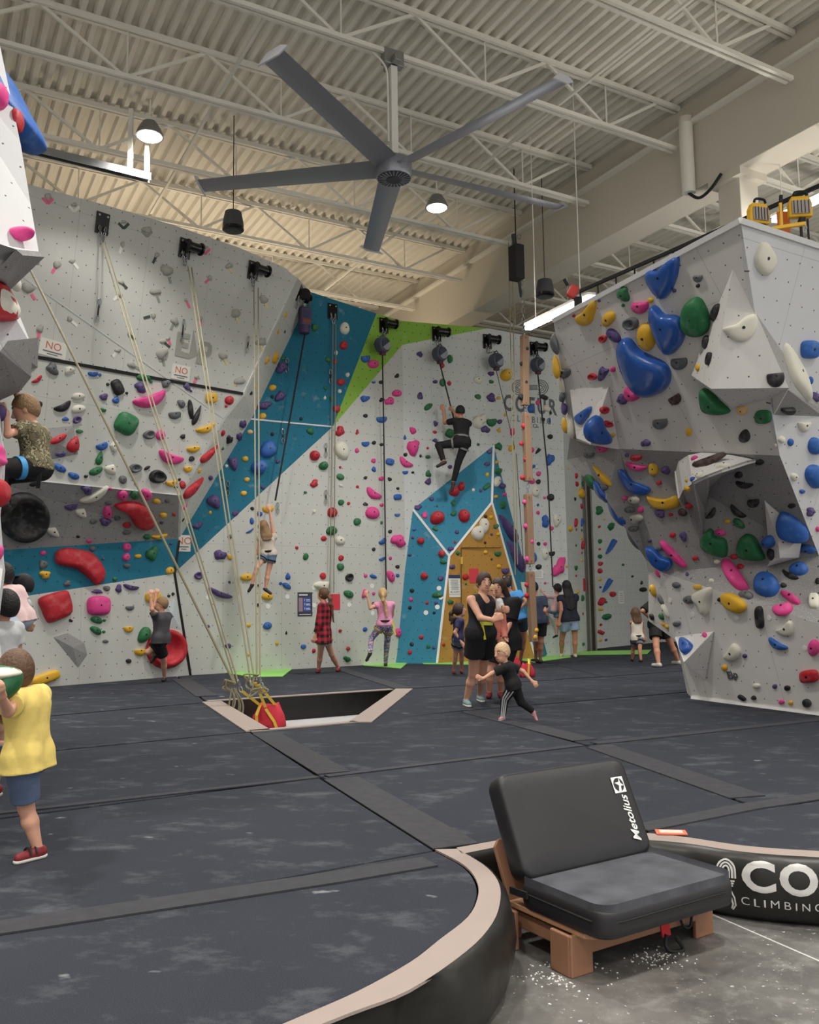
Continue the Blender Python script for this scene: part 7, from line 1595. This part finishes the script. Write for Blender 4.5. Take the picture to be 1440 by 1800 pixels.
person('child with dark curly hair in a light grey shirt and green harness', 7.15, .82, 60, plant='RL', J=dict(head=(8, 1068), neck=(4, 1095), hip=(0, 1176), kL=(-2, 1256, -1), aL=(-2, 1322, 1), kR=(-10, 1256, 1), aR=(-10, 1318, 1)), hs=1.0, hair=dict(style='short', m=h_black, inf=.030), tops=[dict(m=cloth('pale_grey_cotton', (206, 208, 210)), sleeve=.6)], bottoms=[dict(m=cloth('blue_shorts', (74, 92, 150)), leg=.8)], shoes=dict(m=M_sh), extra=belt(mat('green_harness', (130, 190, 70), .6), .10))
# boy at the red dish
person('boy in a charcoal shirt and black shorts reaching up beside the red dish', 14.55, .84, 62, plant='L', J=dict(head=(284, 1063), neck=(285, 1078), hip=(283, 1124), eL=(267, 1071, -1), wL=(265, 1049, 1), hL=(266, 1042), eR=(272, 1066, 1), wR=(274, 1047, 1), hR=(276, 1041), kL=(288, 1160, -1), aL=(289, 1191, 1), tL=(278, 1199), kR=(260, 1146, 1), aR=(274, 1150, 1), tR=(268, 1158)), hs=.98, lf=.92, wid=1.05, face=(-.9, -.25, .1), hair=dict(style='short', m=h_dkblond, inf=.014), tops=[dict(m=cloth('charcoal_cotton', (72, 70, 76)), sleeve=.6, hem=.08, inf=.02)], bottoms=[dict(m=blk, leg=.75, flare=.03)], shoes=dict(m=M_sh))
# girl climbing in denim shorts
def harn(root, *a): belt(blk, .08, blk)(root, *a)
person('girl in denim shorts and a beige top climbing on yellow holds', 16.35, .80, 8, dict(head=(463, 927), neck=(469, 941), hip=(472, 976), eR=(477, 917, 1), wR=(474, 896, 1), hR=(471, 889), eL=(456, 948, 1), wL=(454, 966, 1), kL=(452, 998, -1), aL=(443, 1027, -1), tL=(435, 1040), kR=(471, 1007, 1), aR=(467, 1034, 1), tR=(477, 1041)), hs=.98, lf=.95, hair=dict(style='long', m=h_dkblond, len=.12, inf=.016), tops=[dict(m=cloth('oatmeal_cotton', (206, 194, 180)), sleeve=.35, hem=.02, inf=.016)], bottoms=[dict(m=cloth('denim_mid', (98, 124, 152)), leg=.42, flare=.02)], shoes=dict(m=M_sh), extra=harn, fit=False)
# plaid shirt
person('woman in a red and black plaid shirt looking up the wall', 16.1, .93, 78, plant='RL', J=dict(head=(568, 1045), neck=(571, 1061), hip=(569, 1116), eL=(562, 1097, -1), wL=(554, 1118, -1), kL=(563, 1150, -1), aL=(560, 1176, 1), tL=(544, 1186), kR=(583, 1150, 1), aR=(595, 1174, 1), tR=(581, 1184)), hs=1.0, face=(-.85, .3, .40), hair=dict(style='pony', m=h_brown, inf=.012, len=(.05, .22, .36), sw=(.16, 0, 0)), tops=[dict(m=cloth('red_black_plaid', (178, 36, 56), 'plaid', (26, 16, 20), 9), sleeve=1.75, hem=.16, inf=.028, flare=.02)], bottoms=[dict(m=cloth('white_denim', (206, 204, 208)), leg=.45, flare=.015)], shoes=dict(m=M_shr), extra=belt(mat('olive_harness', (150, 136, 62), .7), .30))
# girl in pink with patterned leggings
person('girl in a pink shirt and purple patterned leggings with a long blonde plait', 17.25, .86, 4, plant='R', J=dict(head=(673, 1045), neck=(676, 1058), hip=(677, 1100), eL=(651, 1069, -1), wL=(646, 1048, 1), hL=(644, 1040), eR=(690, 1080, 1), wR=(684, 1095, 1), kL=(653, 1122, 1), aL=(650, 1148, -1), tL=(646, 1155), kR=(680, 1136, -1), aR=(678, 1166, 1), tR=(676, 1172)), hs=.98, lf=.95, hair=dict(style='pony', m=h_blond, inf=.012, len=(.06, .22, .34), sw=(.10, 0, 0)), tops=[dict(m=cloth('candy_pink_cotton', (232, 158, 190)), sleeve=.45, hem=.0)], bottoms=[dict(m=cloth('purple_camo_leggings', (226, 214, 226), 'camo', ((96, 88, 150), (190, 176, 206), (70, 66, 120)), 22), leg=1.95, name='leggings', inf=.008, flare=0)], shoes=dict(m=M_sh), extra=belt(blk, .06, mat('olive_harness', (150, 136, 62), .7), True, (.17, .06, .32, mat('lime_strap', (170, 190, 70), .6))), fit=False)
# climber in black
person('climber in a black shirt, trousers and cap high on the pale wall', 18.75, 1.04, 22, dict(head=(809, 724), neck=(811, 738), hip=(812, 779), lean=-.15, eL=(782, 743, 1), wL=(780, 721, 1), hL=(777, 713), eR=(803, 731, 1), wR=(795, 720, 1), kL=(771, 783, 1), aL=(780, 811, -1), tL=(768, 817), kR=(806, 812, -1), aR=(797, 848, 1), tR=(795, 857)), hs=1.02, skin=SKIN2, hair=dict(style='cap', m=mat('black_cap', (26, 26, 32), .7), inf=.022), tops=[dict(m=blk, sleeve=.62, hem=.05)], bottoms=[dict(m=blk, leg=1.93, name='trousers', flare=0)], shoes=dict(m=M_sh, band=M_shr), extra=belt(mat('grey_harness', (120, 118, 112), .7), .02), fit=False)
# small girl by the ochre panel
person('small girl in a navy shirt and grey shorts looking up beside the ochre panel', 15.3, .74, -75, plant='RL', J=dict(head=(808, 1073), neck=(807, 1087), hip=(805, 1124), eR=(800, 1112, -1), wR=(812, 1130, -1), kR=(812, 1150, -1), aR=(811, 1178, 1), tR=(820, 1187), kL=(801, 1152, 1), aL=(798, 1179, 1), tL=(806, 1187)), hs=1.0, lf=.95, face=(.9, -.1, .2), hair=dict(style='pony', m=h_dark, inf=.014, len=(.0, .12), sw=(-.3, 0, 0)), tops=[dict(m=cloth('navy_cotton', (52, 52, 92)), sleeve=.6, hem=.06)], bottoms=[dict(m=cloth('grey_blue_shorts', (126, 134, 154)), leg=.5)], shoes=dict(m=M_shr), extra=belt(blk, .15))
# mother in black
def ybelt(root, limb, neck, hip, tor, ll, fw, lat, head, hp, g):
    belt(mat('lime_strap', (210, 214, 70), .6), -.04, None, False, (-.02, .03, .20, mat('yellow_tail', (226, 218, 60), .6)))(root, limb, neck, hip, tor, ll, fw, lat, head, hp, g)
person('woman in a black tank top and shorts with a yellow belt holding a baby', 10.55, .97, -140, plant='RL', J=dict(head=(851, 1025), neck=(847, 1047), hip=(845, 1116), eR=(845, 1086, -1), wR=(867, 1090, -1), hR=(876, 1086), eL=(868, 1078, 1), wL=(882, 1074, -1), kR=(832, 1184, -1), aR=(820, 1230, 1), tR=(838, 1246), kL=(848, 1180, 1), aL=(844, 1222, 1), tL=(864, 1240)), hs=1.02, wid=1.10, face=(.30, -.95, -.02), tilt=-.06, hair=dict(style='bun', m=h_dark, inf=.012), tops=[dict(m=cloth('black_tank', (24, 25, 34)), sleeve=0, hem=.02, inf=.010, scoop=.10)], bottoms=[dict(m=blk, leg=.52, flare=.03, inf=.022)], shoes=dict(m=mat('teal_trainer', (142, 170, 172), .7), sole=mat('white_sole', (232, 228, 218), .6)), vox=.0065, extra=ybelt)
# baby
person('baby in a grey top and coral trousers carried between the two adults', 10.84, .46, -150, dict(head=(864, 1041), neck=(868, 1055), hip=(874, 1086), eR=(866, 1072, -1), wR=(874, 1078, -1), eL=(882, 1066, -1), wL=(882, 1074, -1), kR=(872, 1106, -1), aR=(876, 1126, -1), kL=(884, 1104, -1), aL=(888, 1122, -1)), hs=.76, lf=.8, wid=1.2, face=(.35, -.93, -.12), hair=dict(style='short', m=h_blond, inf=.006), tops=[dict(m=cloth('pale_grey_cotton', (206, 208, 210)), sleeve=1.7, hem=.04)], bottoms=[dict(m=cloth('coral_cotton', (232, 140, 122)), leg=1.95, name='trousers', inf=.03)], vox=.006)
# adult in black t-shirt with long hair
person('adult with long dark wavy hair in a black shirt beside the woman with the baby', 11.55, .97, 158, plant='RL', J=dict(head=(876, 1034), neck=(882, 1053), hip=(887, 1128), eL=(897, 1094, -1), wL=(888, 1116, -1), eR=(868, 1092, 1), wR=(872, 1080, -1), kR=(862, 1180, 1), aR=(860, 1217, 1), tR=(856, 1228), kL=(881, 1180, 1), aL=(880, 1216, 1), tL=(884, 1228)), hs=1.02, wid=1.12, face=(-.38, -.92, 0), hair=dict(style='wavy', m=h_dark, len=.16, inf=.016), tops=[dict(m=blk, sleeve=.85, hem=.12, inf=.03)], bottoms=[dict(m=blk, leg=.7, flare=.03)], shoes=dict(m=M_shr), vox=.0075)
# adult in bright blue
person('adult in a bright blue shirt and dark shorts with hands on hips', 17.4, .93, 10, plant='RL', J=dict(head=(891, 1026), neck=(899, 1042), hip=(911, 1088), eR=(926, 1058, -1), wR=(911, 1072, -1), kL=(905, 1124, 1), aL=(904, 1160, 1), kR=(921, 1124, 1), aR=(915, 1161, 1)), hs=1.0, skin=SKIN2, hair=dict(style='short', m=h_dark), tops=[dict(m=cloth('sky_blue_cotton', (76, 150, 216)), sleeve=.55, hem=.02, inf=.02)], bottoms=[dict(m=cloth('dark_teal_shorts', (44, 54, 66)), leg=.5, flare=.02)], shoes=dict(m=M_sh), fit=False)
# adult in navy t-shirt behind the totem
person('adult in a navy shirt and black shorts standing behind the wooden totem', 17.9, .95, 25, plant='RL', J=dict(head=(938, 1034), neck=(944, 1050), hip=(948, 1092), eR=(958, 1074, -1), wR=(961, 1090, 1), kL=(943, 1128, 1), aL=(942, 1158, 1), kR=(951, 1128, 1), aR=(950, 1160, 1)), hs=1.0, skin=SKIN2, hair=dict(style='cap', m=mat('black_cap', (26, 26, 32), .7), inf=.016), tops=[dict(m=cloth('dusk_navy_cotton', (52, 60, 82)), sleeve=.65, hem=.05, inf=.024)], bottoms=[dict(m=blk, leg=.7, flare=.02)], shoes=dict(m=M_sh), fit=False)
# child in pink sleeves
person('child in a pink long sleeved top and denim shorts starting up the wall', 20.1, .66, 38, dict(head=(980, 1036), neck=(980, 1047), hip=(976, 1074), eL=(964, 1049, 1), wL=(954, 1041, 1), hL=(950, 1036), eR=(986, 1060, 1), wR=(980, 1068, 1), kL=(962, 1072, 1), aL=(961, 1090, 1), kR=(979, 1096, 1), aR=(978, 1116, 1)), hs=.95, lf=.95, hair=dict(style='short', m=h_black, inf=.022), tops=[dict(m=cloth('blush_cotton', (232, 182, 186)), sleeve=1.9, hem=.04)], bottoms=[dict(m=den, leg=.5)], shoes=dict(m=M_sh), fit=False)
# woman with long black hair
person('woman with long straight black hair, navy top and pale denim shorts', 19.75, 1.0, 12, plant='RL', J=dict(head=(996, 1031), neck=(998, 1046), hip=(1002, 1090), eL=(987, 1072, -1), wL=(983, 1092, -1), eR=(1012, 1068, 1), wR=(1012, 1084, 1), kL=(988, 1122, 1), aL=(987, 1149, 1), tL=(982, 1155), kR=(1011, 1121, 1), aR=(1011, 1150, 1), tR=(1015, 1156)), hs=1.02, skin=SKIN2, wid=1.1, hair=dict(style='long', m=h_black, len=.34, inf=.02), tops=[dict(m=cloth('ink_navy_cotton', (34, 36, 52)), sleeve=.25, hem=.03, inf=.022)], bottoms=[dict(m=lden, leg=.55, flare=.03)], shoes=dict(m=mat('flip_flop', (206, 196, 176), .7)), fit=False)
# girl in a cream vest
person('girl in a cream vest and grey shorts with a climbing harness', 18.2, .68, 5, plant='RL', J=dict(head=(1117, 1079), neck=(1119, 1090), hip=(1121, 1122), eR=(1130, 1104, 1), wR=(1133, 1120, 1), eL=(1111, 1104, 1), wL=(1112, 1120, 1), kL=(1113, 1141, 1), aL=(1112, 1158, 1), kR=(1125, 1141, 1), aR=(1127, 1160, 1)), hs=.98, skin=SKIN2, lf=.95, hair=dict(style='long', m=h_brown, len=.08, inf=.014), tops=[dict(m=cloth('cream_cotton', (232, 222, 206)), sleeve=0, hem=.06)], bottoms=[dict(m=cloth('stone_grey_shorts', (112, 112, 122)), leg=.6)], shoes=dict(m=M_sh), extra=belt(blk, .12), fit=False)
# adult half hidden by the boulder
person('adult in black shirt and shorts half hidden behind the boulder flank', 17.0, 1.0, 30, plant='RL', J=dict(head=(1164, 1040), neck=(1158, 1056), hip=(1158, 1100), eL=(1130, 1074, -1), wL=(1140, 1084, 1), hL=(1147, 1084), kL=(1154, 1136, 1), aL=(1158, 1166, 1), kR=(1180, 1132, 1), aR=(1193, 1162, 1)), hs=1.02, skin=SKIN2, wid=1.15, hair=dict(style='short', m=h_black), tops=[dict(m=blk, sleeve=.9, hem=.05, inf=.022)], bottoms=[dict(m=blk, leg=.6, flare=.03)], shoes=dict(m=mat('pale_shoe', (206, 200, 190), .7)), fit=False)
# running toddler
def stripes(root, limb, neck, hip, tor, ll, fw, lat, head, hp, g):
    h0, k, a = limb['L'][3:6]; v = (CAM - k).normalized(); d1 = (k - h0).normalized(); d2 = (a - k).normalized(); mw = mat('white_stripe', (236, 236, 236), .7)
    for q in (-1, 0, 1):
        pts = []
        for i in range(9):
            t = i / 8; p, d, r_ = (h0.lerp(k, t * 2), d1, (.090 * 1.15 + (.056 - .1035) * t * 2)) if t < .5 else (k.lerp(a, t * 2 - 1), d2, .060 - .018 * (t * 2 - 1)); x = d.cross(v).normalized(); vv = x.cross(d).normalized()
            if vv.dot(v) < 0: vv = -vv
            an = q * .42; pts.append(p + (vv * math.cos(an) + x * math.sin(an)) * (r_ * g + .024 * g ** .5))
        MB().tube(pts, .0075, 6).build('white_stripe', mw, root, smooth=True)
person('toddler in a black shirt and striped track trousers running across the mats', 9.35, .54, 76, plant='L', J=dict(head=(883, 1148), neck=(889, 1166), hip=(903, 1206), eL=(864, 1184, -1), wL=(849, 1193, -1), hL=(841, 1190), eR=(920, 1180, 1), wR=(936, 1198, 1), kL=(887, 1230, -1), aL=(884, 1259, 1), tL=(868, 1266), kR=(916, 1234, 1), aR=(938, 1251, 1), tR=(944, 1264)), hs=.90, lf=.88, wid=1.15, face=(-.80, -.55, -.08), hair=dict(style='short', m=HB('pale_blonde', (226, 190, 150)), inf=.005), tops=[dict(m=blk, sleeve=.75, hem=.06, inf=.022)], bottoms=[dict(m=blk, leg=1.92, name='trousers', inf=.018, flare=0)], shoes=dict(m=mat('pink_shoe', (216, 150, 160), .6), sole=mat('pale_sole', (214, 210, 204), .6)), vox=.006, extra=stripes)
# ================================================================== LIGHTS
M_lens = mat('lit_lens', (255, 250, 240), .5, emit=(255, 244, 224), estr=14.0)
M_alu = mat('grey_aluminium', (150, 150, 152), .4, .7)
def high_bay(p, label, group=None):
    r = empty('high_bay_light', p); tag(r, label, 'ceiling light', group)
    MB().lathe(p, (0, 0, -1), [(.05, -.22), (.10, -.20), (.16, -.10), (.20, 0), (.20, .02), (.18, .02), (.17, 0)], 20).build('housing', M_alu, r, smooth=True)
    MB().lathe(p, (0, 0, -1), [(.17, 0), (.165, .03), (.10, .05), (.01, .055)], 20).build('lens', M_lens, r, smooth=True)
    MB().tube([p + V3((0, 0, .2)), V3((p.x, p.y, ZB + .05))], .012, 6).build('hanger', M_steelw, r)
    ld = bpy.data.lights.new('lamp', 'AREA'); ld.shape = 'DISK'; ld.size = .5; ld.energy = LAMP_W; ld.color = (1, .955, .89); ld.spread = math.radians(125)
    lo = bpy.data.objects.new('lamp', ld); COL.objects.link(lo); lo.location = p - V3((0, 0, .08)); child(lo, r); return r
h1 = onz(263, 238, 8.15); h2 = onz(768, 364, 8.15)
high_bay(h1, 'glowing high bay lamp beside the grey steel channel')
high_bay(h2, 'glowing high bay lamp under a fan blade')
# more lamps in the same rows, added outside the frame to brighten the hall
for i in range(-1, 4):
    for j in range(-3, 3):
        q = h1 + E1 * (h2 - h1).dot(E1) * i + G1 * (j * 6.0); q.z = 8.15
        if (q - h1).length < 3 or (q - h2).length < 3: continue
        if abs((q - cp(GF + .3, 0, 0)).dot(E1)) < 1.0: q = q + E1 * 1.4
        f_ = q - CAM; zc = f_.y * _c + f_.z * _s
        if zc > .5 and abs(f_.x / zc) < .5 and (-f_.y * _s + f_.z * _c) / zc < .61: continue      # nothing hangs there in view
        high_bay(q, 'unseen high bay lamp added elsewhere in the hall', 'added high bay lamps')
# unseen flood lamps added to brighten the roof; warm ones follow a rear glow
def flood(p, e, col, label, size=.8):
    r = empty('unseen_roof_flood', p); tag(r, label, 'flood lamp', 'unseen flood lamps added for the roof')
    MB().box(p - V3((0, 0, .08)), .4, .3, .12).build('lamp_case', M_alu, r, bevel=.02); MB().box(p - V3((0, 0, .015)), .34, .24, .02).build('lens', M_lens, r)
    MB().bar(p - V3((0, 0, .14)), V3((p.x, p.y, FZ)), .05, .05).build('lamp_post', M_alu, r)
    ld = bpy.data.lights.new('flood', 'AREA'); ld.shape = 'DISK'; ld.size = size; ld.energy = e; ld.color = col; ld.spread = math.radians(170)
    lo = bpy.data.objects.new('flood', ld); COL.objects.link(lo); lo.location = p + V3((0, 0, .05)); lo.rotation_euler = (math.pi, 0, 0); child(lo, r)
WARM = (1, .80, .58); NEU = (1, .95, .88)
for (x, y, z, e, c_) in FLOODS: flood(V3((x, y, z)), e, WARM if c_ else NEU, 'small unseen flood lamp added on a pole to brighten the roof')
